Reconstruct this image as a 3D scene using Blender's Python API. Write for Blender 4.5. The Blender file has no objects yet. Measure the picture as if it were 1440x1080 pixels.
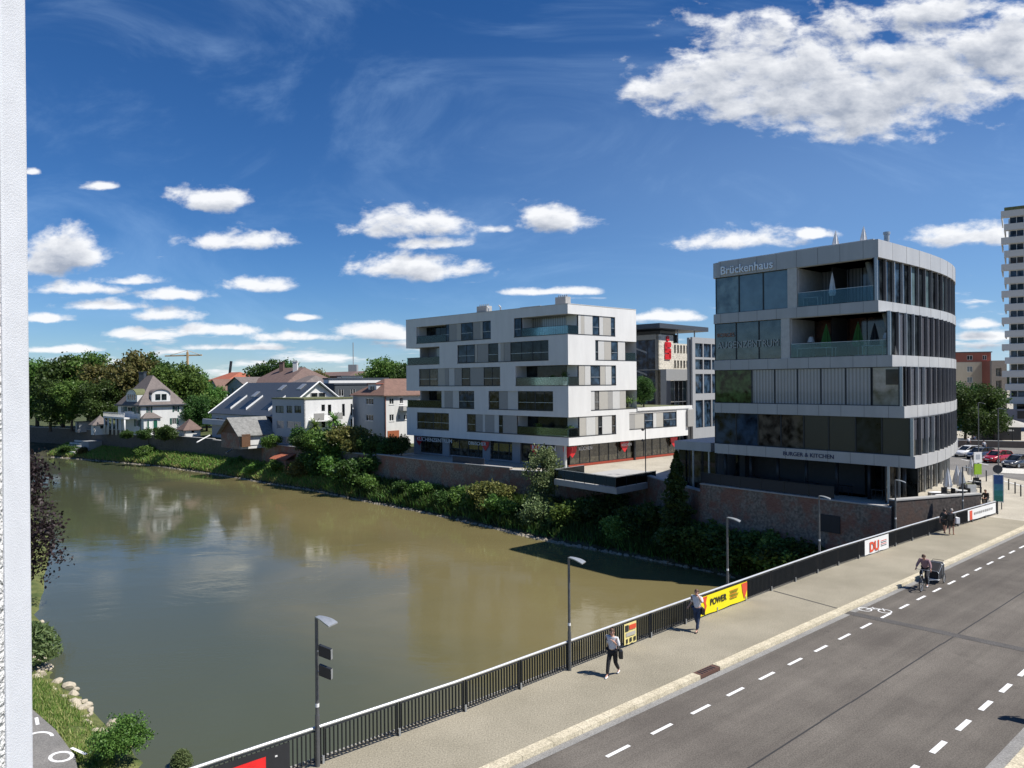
import bpy, bmesh, math, random
import numpy as np
from math import sin, cos, tan, radians, pi, atan2, sqrt, hypot
from mathutils import Vector, Matrix
sc = bpy.context.scene
COL = sc.collection
# ------------------------------------------------------------------ camera
H = 10.4; FPX = 1040.0
PITCH = radians(0.15); ROLL = radians(0.49)
_f = Vector((0, cos(PITCH), -sin(PITCH))); _u0 = Vector((0, sin(PITCH), cos(PITCH))); _r0 = Vector((1, 0, 0))
_R = _r0 * cos(ROLL) - _u0 * sin(ROLL); _U = _r0 * sin(ROLL) + _u0 * cos(ROLL)
cam = bpy.data.cameras.new('camera'); camo = bpy.data.objects.new('camera', cam); COL.objects.link(camo)
cam.sensor_width = 36; cam.lens = 36 * FPX / 1440; cam.clip_start = 0.05; cam.clip_end = 20000
m = Matrix((( _R.x, _U.x, -_f.x, 0), (_R.y, _U.y, -_f.y, 0), (_R.z, _U.z, -_f.z, H), (0, 0, 0, 1)))
camo.matrix_world = m
sc.camera = camo
# survey helpers: sight lines measured on the photograph give real positions in the place
def ray(px, py): return _f + _R * ((px - 720) / FPX) + _U * ((540 - py) / FPX)
def gp(px, py, z=0.0):
    d = ray(px, py); t = (z - H) / d.z; return Vector((d.x * t, d.y * t, z))
def atY(px, py, Y):
    d = ray(px, py); t = Y / d.y; return Vector((d.x * t, Y, H + d.z * t))
WZ = -5.6   # water level
class Fac:
    """vertical facade frame: u runs along, n is outward, z up"""
    def __init__(s, P, ang, out=1):
        s.P = Vector((P[0], P[1], 0)); a = radians(ang)
        s.d = Vector((sin(a), cos(a), 0)); s.o = Vector((cos(a), -sin(a), 0)) * out
    def pt(s, u, z, n=0.0):
        v = s.P + s.d * u + s.o * n; return (v.x, v.y, z)
    def uz(s, px, py):
        d = ray(px, py); dx, dy = s.d.x, s.d.y
        det = -d.x * dy + d.y * dx
        t = (-s.P.x * dy + s.P.y * dx) / det
        u = (d.x * s.P.y - d.y * s.P.x) / det
        return u, H + d.z * t
    def u(s, px, py=540): return s.uz(px, py)[0]
# ------------------------------------------------------------------ objects
ORG = {}
def tag(o, label=None, cat=None, group=None, kind=None):
    if label: o['label'] = label
    if cat: o['category'] = cat
    if group: o['group'] = group
    if kind: o['kind'] = kind
    return o
def empty(name, loc=(0, 0, 0), label=None, cat=None, group=None, rz=0.0):
    o = bpy.data.objects.new(name, None); COL.objects.link(o); o.empty_display_size = .2
    o.location = loc; o.rotation_euler = (0, 0, rz); ORG[o.name] = Vector(loc)
    return tag(o, label, cat, group)
def kids(o): return [c for c in bpy.data.objects if c.parent == o]
class MB:
    def __init__(s): s.v = []; s.f = []; s.m = []
    def quad(s, a, b, c, d, mi=0):
        n = len(s.v); s.v += [tuple(a), tuple(b), tuple(c), tuple(d)]; s.f.append((n, n + 1, n + 2, n + 3)); s.m.append(mi)
    def poly(s, pts, mi=0):
        n = len(s.v); s.v += [tuple(p) for p in pts]; s.f.append(tuple(range(n, n + len(pts)))); s.m.append(mi)
    def hexa(s, p, mi=0):
        n = len(s.v); s.v += [tuple(q) for q in p]
        for f in ((0, 3, 2, 1), (4, 5, 6, 7), (0, 1, 5, 4), (1, 2, 6, 5), (2, 3, 7, 6), (3, 0, 4, 7)):
            s.f.append(tuple(n + i for i in f)); s.m.append(mi)
    def box(s, x0, x1, y0, y1, z0, z1, mi=0):
        s.hexa([(x0, y0, z0), (x1, y0, z0), (x1, y1, z0), (x0, y1, z0), (x0, y0, z1), (x1, y0, z1), (x1, y1, z1), (x0, y1, z1)], mi)
    def fbox(s, F, u0, u1, z0, z1, n0, n1, mi=0):
        s.hexa([F.pt(u0, z0, n0), F.pt(u1, z0, n0), F.pt(u1, z0, n1), F.pt(u0, z0, n1), F.pt(u0, z1, n0), F.pt(u1, z1, n0), F.pt(u1, z1, n1), F.pt(u0, z1, n1)], mi)
    def prism(s, pts, z0, z1, mi=0):
        n = len(s.v); k = len(pts)
        s.v += [(p[0], p[1], z0) for p in pts] + [(p[0], p[1], z1) for p in pts]
        s.f.append(tuple(range(n + k - 1, n - 1, -1))); s.f.append(tuple(range(n + k, n + 2 * k))); s.m += [mi, mi]
        for i in range(k):
            j = (i + 1) % k; s.f.append((n + i, n + j, n + k + j, n + k + i)); s.m.append(mi)
    def tube(s, path, r, k=8, mi=0, cap=True):
        path = [Vector(p) for p in path]; rs = r if isinstance(r, (list, tuple)) else [r] * len(path)
        n = len(s.v)
        for i, p in enumerate(path):
            d = (path[min(i + 1, len(path) - 1)] - path[max(i - 1, 0)]).normalized()
            a = Vector((0, 0, 1)) if abs(d.z) < .9 else Vector((1, 0, 0))
            x = d.cross(a).normalized(); y = d.cross(x)
            for j in range(k):
                t = 2 * pi * j / k; q = p + (x * cos(t) + y * sin(t)) * rs[i]; s.v.append(tuple(q))
        for i in range(len(path) - 1):
            for j in range(k):
                j2 = (j + 1) % k; s.f.append((n + i * k + j, n + i * k + j2, n + (i + 1) * k + j2, n + (i + 1) * k + j)); s.m.append(mi)
        if cap:
            s.f.append(tuple(range(n, n + k))); s.m.append(mi)
            e = n + (len(path) - 1) * k; s.f.append(tuple(range(e, e + k))); s.m.append(mi)
    def lathe(s, prof, c=(0, 0, 0), k=16, mi=0):
        n = len(s.v)
        for r, z in prof:
            for j in range(k):
                t = 2 * pi * j / k; s.v.append((c[0] + r * cos(t), c[1] + r * sin(t), c[2] + z))
        for i in range(len(prof) - 1):
            for j in range(k):
                j2 = (j + 1) % k; s.f.append((n + i * k + j, n + i * k + j2, n + (i + 1) * k + j2, n + (i + 1) * k + j)); s.m.append(mi)
    def ell(s, c, r, k=12, q=8, mi=0, M=None):
        n = len(s.v)
        for i in range(q + 1):
            a = pi * i / q
            for j in range(k):
                t = 2 * pi * j / k; p = Vector((r[0] * sin(a) * cos(t), r[1] * sin(a) * sin(t), r[2] * cos(a)))
                if M: p = M @ p
                s.v.append((c[0] + p.x, c[1] + p.y, c[2] + p.z))
        for i in range(q):
            for j in range(k):
                j2 = (j + 1) % k; s.f.append((n + i * k + j, n + (i + 1) * k + j, n + (i + 1) * k + j2, n + i * k + j2)); s.m.append(mi)
    def build(s, name, mats, parent=None, smooth=False, recalc=True, kind=None, bevel=0):
        me = bpy.data.meshes.new(name)
        off = ORG.get(parent.name, Vector((0, 0, 0))) if parent else Vector((0, 0, 0))
        me.from_pydata([(a - off.x, b - off.y, c - off.z) for a, b, c in s.v], [], s.f)
        for mm in (mats if isinstance(mats, (list, tuple)) else [mats]): me.materials.append(mm)
        if len(me.materials) > 1: me.polygons.foreach_set('material_index', s.m)
        bm = bmesh.new(); bm.from_mesh(me)
        bmesh.ops.remove_doubles(bm, verts=bm.verts, dist=1e-5) if smooth or bevel else None
        if recalc: bmesh.ops.recalc_face_normals(bm, faces=bm.faces)
        if bevel: bmesh.ops.bevel(bm, geom=bm.edges[:], offset=bevel, segments=2, affect='EDGES', profile=.6)
        bm.to_mesh(me); bm.free()
        if smooth: me.polygons.foreach_set('use_smooth', [True] * len(me.polygons))
        o = bpy.data.objects.new(name, me); COL.objects.link(o)
        if parent: o.parent = parent; ORG[o.name] = off
        if kind: o['kind'] = kind
        return o
def copy_tree(o, parent=None):
    c = o.copy(); COL.objects.link(c)
    if parent: c.parent = parent
    for ch in kids(o): copy_tree(ch, c)
    return c
# ------------------------------------------------------------------ materials
def nm(name):
    m = bpy.data.materials.new(name); m.use_nodes = True
    return m, m.node_tree.nodes, m.node_tree.links, m.node_tree.nodes['Principled BSDF']
MATS = {}
def mat(name, col, rough=.6, metal=0, var=.12, scale=3., bump=0., bscale=40., spec=.5, coat=0, alpha=1):
    """plain procedural surface: colour broken up by two noises, optional bump"""
    if name in MATS: return MATS[name]
    m, N, L, P = nm(name)
    tc = N.new('ShaderNodeTexCoord')
    n1 = N.new('ShaderNodeTexNoise'); n1.inputs['Scale'].default_value = scale; n1.inputs['Detail'].default_value = 6; n1.inputs['Roughness'].default_value = .65
    st = N.new('ShaderNodeMapping'); st.inputs['Scale'].default_value = (1, 1, .22 if ('render' in name or 'fascia' in name or 'plaster' in name) else 1); L.new(tc.outputs['Object'], st.inputs['Vector']); L.new(st.outputs[0], n1.inputs['Vector'])
    mr = N.new('ShaderNodeMapRange'); mr.inputs[1].default_value = .3; mr.inputs[2].default_value = .7; mr.inputs[3].default_value = 1 - var; mr.inputs[4].default_value = 1 + var
    L.new(n1.outputs['Fac'], mr.inputs[0])
    mx = N.new('ShaderNodeVectorMath'); mx.operation = 'SCALE'; mx.inputs[0].default_value = col[:3]
    L.new(mr.outputs[0], mx.inputs['Scale']); L.new(mx.outputs[0], P.inputs['Base Color'])
    P.inputs['Roughness'].default_value = rough; P.inputs['Metallic'].default_value = metal
    P.inputs['Specular IOR Level'].default_value = spec; P.inputs['Coat Weight'].default_value = coat
    if bump:
        n2 = N.new('ShaderNodeTexNoise'); n2.inputs['Scale'].default_value = bscale; n2.inputs['Detail'].default_value = 4
        L.new(tc.outputs['Object'], n2.inputs['Vector'])
        b = N.new('ShaderNodeBump'); b.inputs['Strength'].default_value = bump; b.inputs['Distance'].default_value = .02
        L.new(n2.outputs['Fac'], b.inputs['Height']); L.new(b.outputs[0], P.inputs['Normal'])
    MATS[name] = m; return m
def leafmat(name, col, col2, trans=.35):
    m, N, L, P = nm(name)
    g = N.new('ShaderNodeNewGeometry'); oi = N.new('ShaderNodeObjectInfo')
    mix = N.new('ShaderNodeMix'); mix.data_type = 'RGBA'
    mix.inputs[6].default_value = (*col, 1); mix.inputs[7].default_value = (*col2, 1)
    L.new(g.outputs['Random Per Island'], mix.inputs[0])
    hs = N.new('ShaderNodeHueSaturation'); L.new(mix.outputs[2], hs.inputs['Color'])
    mr = N.new('ShaderNodeMapRange'); mr.inputs[3].default_value = .475; mr.inputs[4].default_value = .52; L.new(oi.outputs['Random'], mr.inputs[0]); L.new(mr.outputs[0], hs.inputs['Hue'])
    mr2 = N.new('ShaderNodeMapRange'); mr2.inputs[3].default_value = .8; mr2.inputs[4].default_value = 1.2; L.new(oi.outputs['Random'], mr2.inputs[0]); L.new(mr2.outputs[0], hs.inputs['Value'])
    P.inputs['Roughness'].default_value = .5; P.inputs['Specular IOR Level'].default_value = .3
    L.new(hs.outputs[0], P.inputs['Base Color'])
    tr = N.new('ShaderNodeBsdfTranslucent'); L.new(hs.outputs[0], tr.inputs['Color'])
    ms = N.new('ShaderNodeMixShader'); ms.inputs[0].default_value = trans
    L.new(P.outputs[0], ms.inputs[1]); L.new(tr.outputs[0], ms.inputs[2]); L.new(ms.outputs[0], N['Material Output'].inputs[0])
    return m
def brickmat(name, c1, c2, mortar, patch=None, sx=4.2, k=1.0):
    m, N, L, P = nm(name)
    tc = N.new('ShaderNodeTexCoord'); sp = N.new('ShaderNodeSeparateXYZ'); L.new(tc.outputs['Object'], sp.inputs[0])
    a = N.new('ShaderNodeMath'); a.operation = 'SUBTRACT'; L.new(sp.outputs[1], a.inputs[0]); L.new(sp.outputs[0], a.inputs[1])
    cb = N.new('ShaderNodeCombineXYZ'); L.new(a.outputs[0], cb.inputs[0]); L.new(sp.outputs[2], cb.inputs[1])
    br = N.new('ShaderNodeTexBrick'); br.inputs['Scale'].default_value = sx * k; br.inputs['Color1'].default_value = (*c1, 1); br.inputs['Color2'].default_value = (*c2, 1); br.inputs['Mortar'].default_value = (*mortar, 1)
    br.inputs['Mortar Size'].default_value = .03; br.inputs['Row Height'].default_value = .35; br.inputs['Brick Width'].default_value = .9; br.inputs['Bias'].default_value = .1
    L.new(cb.outputs[0], br.inputs['Vector'])
    n = N.new('ShaderNodeTexNoise'); n.inputs['Scale'].default_value = .45; n.inputs['Detail'].default_value = 8; n.inputs['Roughness'].default_value = .7; L.new(tc.outputs['Object'], n.inputs['Vector'])
    cr = N.new('ShaderNodeValToRGB'); cr.color_ramp.elements[0].position = .44; cr.color_ramp.elements[1].position = .54
    L.new(n.outputs['Fac'], cr.inputs[0])
    mix = N.new('ShaderNodeMix'); mix.data_type = 'RGBA'; L.new(cr.outputs[0], mix.inputs[0]); L.new(br.outputs['Color'], mix.inputs[6])
    n3 = N.new('ShaderNodeTexNoise'); n3.inputs['Scale'].default_value = 5; n3.inputs['Detail'].default_value = 8; L.new(tc.outputs['Object'], n3.inputs['Vector'])
    c3 = N.new('ShaderNodeValToRGB'); p = patch or mortar
    c3.color_ramp.elements[0].position = .35; c3.color_ramp.elements[0].color = (*[x * .55 for x in p], 1); c3.color_ramp.elements[1].position = .65; c3.color_ramp.elements[1].color = (*[x * 1.25 for x in p], 1)
    L.new(n3.outputs['Fac'], c3.inputs[0]); L.new(c3.outputs[0], mix.inputs[7])
    L.new(mix.outputs[2], P.inputs['Base Color']); P.inputs['Roughness'].default_value = .9
    b = N.new('ShaderNodeBump'); b.inputs['Strength'].default_value = .6; b.inputs['Distance'].default_value = .03
    L.new(n3.outputs['Fac'], b.inputs['Height']); L.new(b.outputs[0], P.inputs['Normal'])
    return m
def tilemat(name, col, scale=3.0, var=.3):
    """roof tiles: wavy rows running down the slope"""
    m, N, L, P = nm(name)
    tc = N.new('ShaderNodeTexCoord')
    w = N.new('ShaderNodeTexWave'); w.bands_direction = 'Z'; w.inputs['Scale'].default_value = scale; w.inputs['Distortion'].default_value = .6; L.new(tc.outputs['Object'], w.inputs['Vector'])
    n = N.new('ShaderNodeTexNoise'); n.inputs['Scale'].default_value = 1.6; n.inputs['Detail'].default_value = 9; n.inputs['Roughness'].default_value = .75; L.new(tc.outputs['Object'], n.inputs['Vector'])
    mr = N.new('ShaderNodeMapRange'); mr.inputs[1].default_value = .3; mr.inputs[2].default_value = .7; mr.inputs[3].default_value = 1 - var; mr.inputs[4].default_value = 1 + var; L.new(n.outputs['Fac'], mr.inputs[0])
    mr2 = N.new('ShaderNodeMapRange'); mr2.inputs[3].default_value = .75; mr2.inputs[4].default_value = 1.1; L.new(w.outputs['Fac'], mr2.inputs[0])
    mu = N.new('ShaderNodeMath'); mu.operation = 'MULTIPLY'; L.new(mr.outputs[0], mu.inputs[0]); L.new(mr2.outputs[0], mu.inputs[1])
    sc_ = N.new('ShaderNodeVectorMath'); sc_.operation = 'SCALE'; sc_.inputs[0].default_value = col; L.new(mu.outputs[0], sc_.inputs['Scale']); L.new(sc_.outputs[0], P.inputs['Base Color'])
    P.inputs['Roughness'].default_value = .8
    return m
def glassdark(name, col=(.014, .018, .021), rough=.03, spec=.28, var=.9, scale=1.1):
    """window glass with a dim room behind it"""
    m, N, L, P = nm(name)
    tc = N.new('ShaderNodeTexCoord'); n = N.new('ShaderNodeTexNoise'); n.inputs['Scale'].default_value = scale; n.inputs['Detail'].default_value = 5; L.new(tc.outputs['Object'], n.inputs['Vector'])
    mr = N.new('ShaderNodeMapRange'); mr.inputs[1].default_value = .35; mr.inputs[2].default_value = .65; mr.inputs[3].default_value = 1 - var; mr.inputs[4].default_value = 1 + var; L.new(n.outputs['Fac'], mr.inputs[0])
    s_ = N.new('ShaderNodeVectorMath'); s_.operation = 'SCALE'; s_.inputs[0].default_value = col; L.new(mr.outputs[0], s_.inputs['Scale']); L.new(s_.outputs[0], P.inputs['Base Color'])
    P.inputs['Roughness'].default_value = rough; P.inputs['Specular IOR Level'].default_value = spec; P.inputs['IOR'].default_value = 1.52
    b = N.new('ShaderNodeBump'); b.inputs['Strength'].default_value = .04; b.inputs['Distance'].default_value = .1
    n2 = N.new('ShaderNodeTexNoise'); n2.inputs['Scale'].default_value = .8; L.new(tc.outputs['Object'], n2.inputs['Vector']); L.new(n2.outputs['Fac'], b.inputs['Height']); L.new(b.outputs[0], P.inputs['Normal'])
    return m
def glassclear(name, col, fac=.8):
    m, N, L, P = nm(name)
    N.remove(P)
    t = N.new('ShaderNodeBsdfTransparent'); t.inputs[0].default_value = (*col, 1)
    g = N.new('ShaderNodeBsdfGlossy'); g.inputs['Roughness'].default_value = .04; g.inputs[0].default_value = (.8, .9, .9, 1)
    d = N.new('ShaderNodeBsdfDiffuse'); d.inputs[0].default_value = (.10, .15, .15, 1)
    a = N.new('ShaderNodeAddShader'); 
    fr = N.new('ShaderNodeFresnel'); fr.inputs[0].default_value = 1.5
    m1 = N.new('ShaderNodeMixShader'); L.new(fr.outputs[0], m1.inputs[0]); L.new(t.outputs[0], m1.inputs[1]); L.new(g.outputs[0], m1.inputs[2])
    m2 = N.new('ShaderNodeMixShader'); m2.inputs[0].default_value = fac; L.new(d.outputs[0], m2.inputs[1]); L.new(m1.outputs[0], m2.inputs[2])
    L.new(m2.outputs[0], N['Material Output'].inputs[0])
    return m
def groundmat(name, cols, scales=(.5, 30.), rough=.9, bump=.3, streak=None):
    """cols: (dark, light) broad mottling plus fine grain"""
    m, N, L, P = nm(name)
    tc = N.new('ShaderNodeTexCoord')
    a = N.new('ShaderNodeTexNoise'); a.inputs['Scale'].default_value = scales[0]; a.inputs['Detail'].default_value = 8; a.inputs['Roughness'].default_value = .6; L.new(tc.outputs['Object'], a.inputs['Vector'])
    b = N.new('ShaderNodeTexNoise'); b.inputs['Scale'].default_value = scales[1]; b.inputs['Detail'].default_value = 3; L.new(tc.outputs['Object'], b.inputs['Vector'])
    cr = N.new('ShaderNodeValToRGB'); cr.color_ramp.elements[0].position = .36; cr.color_ramp.elements[0].color = (*cols[0], 1); cr.color_ramp.elements[1].position = .64; cr.color_ramp.elements[1].color = (*cols[1], 1); L.new(a.outputs['Fac'], cr.inputs[0])
    mr = N.new('ShaderNodeMapRange'); mr.inputs[1].default_value = .3; mr.inputs[2].default_value = .7; mr.inputs[3].default_value = .68; mr.inputs[4].default_value = 1.32; L.new(b.outputs['Fac'], mr.inputs[0])
    s_ = N.new('ShaderNodeVectorMath'); s_.operation = 'SCALE'; L.new(cr.outputs[0], s_.inputs[0]); L.new(mr.outputs[0], s_.inputs['Scale']); L.new(s_.outputs[0], P.inputs['Base Color'])
    P.inputs['Roughness'].default_value = rough; P.inputs['Specular IOR Level'].default_value = .25
    bp = N.new('ShaderNodeBump'); bp.inputs['Strength'].default_value = bump; bp.inputs['Distance'].default_value = .02; L.new(b.outputs['Fac'], bp.inputs['Height']); L.new(bp.outputs[0], P.inputs['Normal'])
    return m
def stone(name, c, m_, w=1.0, h=.5):
    """ashlar facing: big rectangular panels"""
    return brickmat(name, c, [x * .88 for x in c], m_, sx=1, k=1)
M = dict(
    white=mat('white_render', (.65, .65, .635), .85, var=.06, scale=1.1, bump=.1, bscale=60),
    white2=mat('old_white_render', (.60, .60, .585), .9, var=.10, scale=.9, bump=.15),
    lightpanel=mat('off_white_panel', (.52, .52, .50), .6, var=.04),
    greypanel=mat('warm_grey_panel', (.30, .295, .28), .6, var=.05),
    beige=mat('beige_panel', (.40, .385, .345), .6, var=.04),
    alu=mat('fascia_panel', (.42, .42, .415), .42, metal=.1, var=.09, scale=.9),
    alu_joint=mat('panel_joint', (.12, .12, .125), .6),
    pillar=mat('pale_cladding', (.5, .5, .48), .6),
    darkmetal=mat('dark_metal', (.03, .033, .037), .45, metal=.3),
    rail=mat('railing_paint', (.032, .034, .037), .5, metal=.2, var=.2, scale=8),
    galv=mat('galvanised_steel', (.42, .44, .45), .4, metal=.6, var=.15, scale=9),
    handrail=mat('steel_handrail', (.75, .75, .74), .32, metal=.5, var=.08),
    black=mat('black_plastic', (.012, .012, .014), .4),
    rubber=mat('rubber', (.015, .015, .016), .8),
    floor=mat('balcony_floor', (.25, .24, .23), .8),
    ceil=mat('soffit', (.45, .44, .42), .8),
    glass=glassdark('window_glass'), glassblue=glassdark('blue_window_glass', (.022, .04, .065)),
    glassbrown=glassdark('brown_window_glass', (.07, .06, .045), var=.8, scale=1.6),
    glasscurt=glassdark('curtained_glass', (.10, .15, .165), rough=.06, spec=1.0, var=.2),
    glassgreen=glassdark('garden_tint_glass', (.04, .075, .025), var=.9, scale=1.8),  # glassgreen: green tint stands in for the garden's reflection
    bal=glassclear('balustrade_glass', (.80, .89, .89), .97),
    baldark=glassclear('tinted_balustrade', (.10, .115, .13), .99),
    red=mat('red_paint', (.55, .015, .02), .4, var=.05), orange=mat('orange_wall', (.3, .09, .035), .7),
    roofbrown=tilemat('brown_tiles', (.145, .095, .08)), roofgrey=tilemat('grey_brown_tiles', (.15, .125, .115)),
    roofred=tilemat('red_tiles', (.36, .11, .06)), roofrust=tilemat('rust_tiles', (.175, .10, .075)),
    roofdark=mat('slate_sheet', (.045, .055, .07), .5, var=.15), roofslate=tilemat('worn_slate', (.2, .2, .19), 6, .5),
    bluegrey=mat('blue_grey_render', (.36, .38, .41), .9, var=.04), grey=mat('grey_render', (.27, .28, .29), .9, var=.05),  # bluegrey also paints the shaded walls of two white houses
    green=mat('green_shutter', (.01, .06, .045), .6), greengl=mat('green_roof', (.12, .13, .06), .95, var=.3),
    frame=mat('white_frame', (.7, .7, .68), .5), wood=mat('brown_wood', (.12, .06, .03), .7, var=.3, scale=6),
    concrete=mat('concrete', (.36, .355, .34), .9, var=.12, scale=1.2, bump=.2), brown=mat('bark', (.07, .055, .042), .9, var=.3, scale=5),
    cream=mat('cream_render', (.42, .38, .30), .9, var=.05), terracotta=mat('brick_red_render', (.28, .1, .07), .9),
    skin=mat('skin', (.5, .28, .2), .55, var=.05),
)
LIMESTONE = brickmat('limestone_cladding', (.64, .60, .50), (.56, .52, .44), (.42, .40, .34), (.6, .56, .47), 1.0, 1.0)
# ------------------------------------------------------------------ wall with openings
def wall(F, u0, u1, z0, z1, ops, name, m_, parent, depth=.35, skipjamb=(), n=0.):
    """front skin with real holes and reveals; ops = [(ua,ub,za,zb)]"""
    us = sorted({u0, u1, *[min(max(o[i], u0), u1) for o in ops for i in (0, 1)]})
    zs = sorted({z0, z1, *[min(max(o[i], z0), z1) for o in ops for i in (2, 3)]})
    def hole(i, j):
        if i < 0 or j < 0 or i >= len(us) - 1 or j >= len(zs) - 1: return None
        uc = (us[i] + us[i + 1]) / 2; zc = (zs[j] + zs[j + 1]) / 2
        return any(o[0] < uc < o[1] and o[2] < zc < o[3] for o in ops)
    mb = MB()
    for i in range(len(us) - 1):
        for j in range(len(zs) - 1):
            a, b, c, d = us[i], us[i + 1], zs[j], zs[j + 1]
            if not hole(i, j):
                mb.quad(F.pt(a, c, n), F.pt(b, c, n), F.pt(b, d, n), F.pt(a, d, n))
                for di, dj, (p, q) in ((-1, 0, ((a, c), (a, d))), (1, 0, ((b, c), (b, d))), (0, -1, ((a, c), (b, c))), (0, 1, ((a, d), (b, d)))):
                    h = hole(i + di, j + dj)
                    if h or (h is None and not ((di == -1 and 'L' in skipjamb) or (di == 1 and 'R' in skipjamb))):
                        mb.quad(F.pt(*p, n), F.pt(*q, n), F.pt(*q, n - depth), F.pt(*p, n - depth))
    return mb.build(name, m_, parent, recalc=False)
def window(F, u0, u1, z0, z1, parent, glass=None, n=-.12, frame=None, mull=0, cross=False, fw=.06, name='window', sill=False):
    fr = MB(); frame = frame or M['frame']
    for a, b, c, d in ((u0, u0 + fw, z0, z1), (u1 - fw, u1, z0, z1), (u0 + fw, u1 - fw, z0, z0 + fw), (u0 + fw, u1 - fw, z1 - fw, z1)): fr.fbox(F, a, b, c, d, n - .06, n)
    for k in range(mull):
        uc = u0 + (u1 - u0) * (k + 1) / (mull + 1); fr.fbox(F, uc - fw / 2, uc + fw / 2, z0 + fw, z1 - fw, n - .06, n - .004)
    if cross: fr.fbox(F, u0 + fw, u1 - fw, z0 + (z1 - z0) * .66, z0 + (z1 - z0) * .66 + fw * .7, n - .05, n - .008)
    if sill: fr.fbox(F, u0 - .08, u1 + .08, z0 - .08, z0 - .003, n - .05, .08)
    o = fr.build(name, frame, parent)
    g = MB(); g.quad(F.pt(u0 + fw / 2, z0 + fw / 2, n - .04), F.pt(u1 - fw / 2, z0 + fw / 2, n - .04), F.pt(u1 - fw / 2, z1 - fw / 2, n - .04), F.pt(u0 + fw / 2, z1 - fw / 2, n - .04))
    g.build('pane', glass or M['glass'], o); return o
def panel(F, u0, u1, z0, z1, m_, parent, n=-.12, name='shutter', t=.05):
    b = MB(); b.fbox(F, u0 + .01, u1 - .01, z0, z1, n - t, n); return b.build(name, m_, parent)
def text(body, F, u, z, n, size, m_, parent, name='lettering', rev=False, ext=.03, bold=.0, xs=1.0, align='LEFT'):
    cu = bpy.data.curves.new(name, 'FONT'); cu.body = body; cu.size = size; cu.extrude = ext; cu.offset = bold; cu.align_x = align
    o = bpy.data.objects.new(name, cu); COL.objects.link(o); cu.materials.append(m_)
    p = Vector(F.pt(u, z, n)); off = ORG.get(parent.name, Vector()) if parent else Vector()
    ax = F.d * (-1 if rev else 1); 
    R_ = Matrix(((ax.x * xs, 0, F.o.x, p.x - off.x), (ax.y * xs, 0, F.o.y, p.y - off.y), (0, 1, 0, p.z - off.z), (0, 0, 0, 1)))
    if parent: o.parent = parent
    o.matrix_local = R_
    dg = bpy.context.evaluated_depsgraph_get(); me = bpy.data.meshes.new_from_object(o.evaluated_get(dg))
    w = bpy.data.objects.new(name, me); COL.objects.link(w)
    if parent: w.parent = parent; ORG[w.name] = off
    w.matrix_local = R_
    bpy.data.objects.remove(o); w.name = name
    return w
# ------------------------------------------------------------------ world: sky with clouds, sun
SUN = Vector((.96, -.28, tan(radians(54)))).normalized()
w = bpy.data.worlds.new('World'); sc.world = w; w.use_nodes = True
N = w.node_tree.nodes; L = w.node_tree.links; N.clear()
def mathn(nt, op, a, b=None, c=None, clamp=False):
    n = nt.nodes.new('ShaderNodeMath'); n.operation = op; n.use_clamp = clamp
    for i, x in enumerate((a, b, c)):
        if x is None: continue
        if isinstance(x, (int, float)): n.inputs[i].default_value = x
        else: nt.links.new(x, n.inputs[i])
    return n.outputs[0]
def vm(nt, op, a, b=None, c=None, out=0):
    n = nt.nodes.new('ShaderNodeVectorMath'); n.operation = op
    for i, x in enumerate((a, b, c)):
        if x is None: continue
        if isinstance(x, tuple): n.inputs[i].default_value = x
        else: nt.links.new(x, n.inputs[i])
    return n.outputs[out]
CLOUDS = [(985,118,120,42),(1060,62,100,55),(1160,95,190,95),(1300,85,190,85),(1410,60,130,70),(1215,165,110,38),(1330,10,90,30),(1100,140,130,40),
 (298,278,50,20),(335,335,74,18),(578,312,84,26),(608,341,56,12),(578,371,98,24),(775,305,62,24),(702,320,26,10),(85,350,84,32),(40,370,60,22),
 (1045,335,76,18),(1152,328,30,9),(1355,330,80,20),(145,259,26,9),(48,241,12,6),(180,393,48,9),(250,412,66,11),(352,398,48,13),(110,404,80,11),(150,428,70,10),(235,441,54,13),
 (180,467,40,9),(60,446,40,8),(300,461,66,11),(430,445,26,6),(520,462,58,12),(420,472,60,9),(560,470,60,8),(765,409,70,7),(935,443,60,10),(1375,453,30,9),(1392,472,40,7),(90,490,80,7),(340,487,90,6),(620,455,40,6)]
g = bpy.data.node_groups.new('cloud_density', 'ShaderNodeTree')
g.interface.new_socket('P', in_out='INPUT', socket_type='NodeSocketVector'); g.interface.new_socket('D', in_out='OUTPUT', socket_type='NodeSocketFloat')
gi = g.nodes.new('NodeGroupInput'); go = g.nodes.new('NodeGroupOutput'); P0 = gi.outputs[0]
best = None
for cx, cy, rx, ry in CLOUDS:
    rx *= 1.12; ry *= 1.2
    u_ = (cx - 720) / FPX; v_ = (537.3 + (720 - cx) * .0086 - cy - ry * .25) / FPX; sx_ = FPX / rx; sy_ = FPX / ry
    a = vm(g, 'MULTIPLY_ADD', P0, (sx_, sy_, 0.), (-u_ * sx_, -v_ * sy_, 0.))
    b = vm(g, 'MULTIPLY', a, (1., 1.75, 1.)); c = vm(g, 'MINIMUM', a, b)
    r = vm(g, 'LENGTH', c, out=1)
    best = r if best is None else mathn(g, 'SMOOTH_MIN', best, r, .12)
nz = g.nodes.new('ShaderNodeTexNoise'); nz.inputs['Scale'].default_value = 19; nz.inputs['Detail'].default_value = 10; nz.inputs['Roughness'].default_value = .60; nz.inputs['Distortion'].default_value = .15
g.links.new(vm(g, 'MULTIPLY', P0, (.75, 1.35, 1.)), nz.inputs['Vector'])
nn = mathn(g, 'MULTIPLY', mathn(g, 'SUBTRACT', nz.outputs['Fac'], .5), 2.9)
cl = mathn(g, 'MINIMUM', mathn(g, 'SUBTRACT', 1.0, best), .72)
dd = mathn(g, 'ADD', cl, nn)
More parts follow.
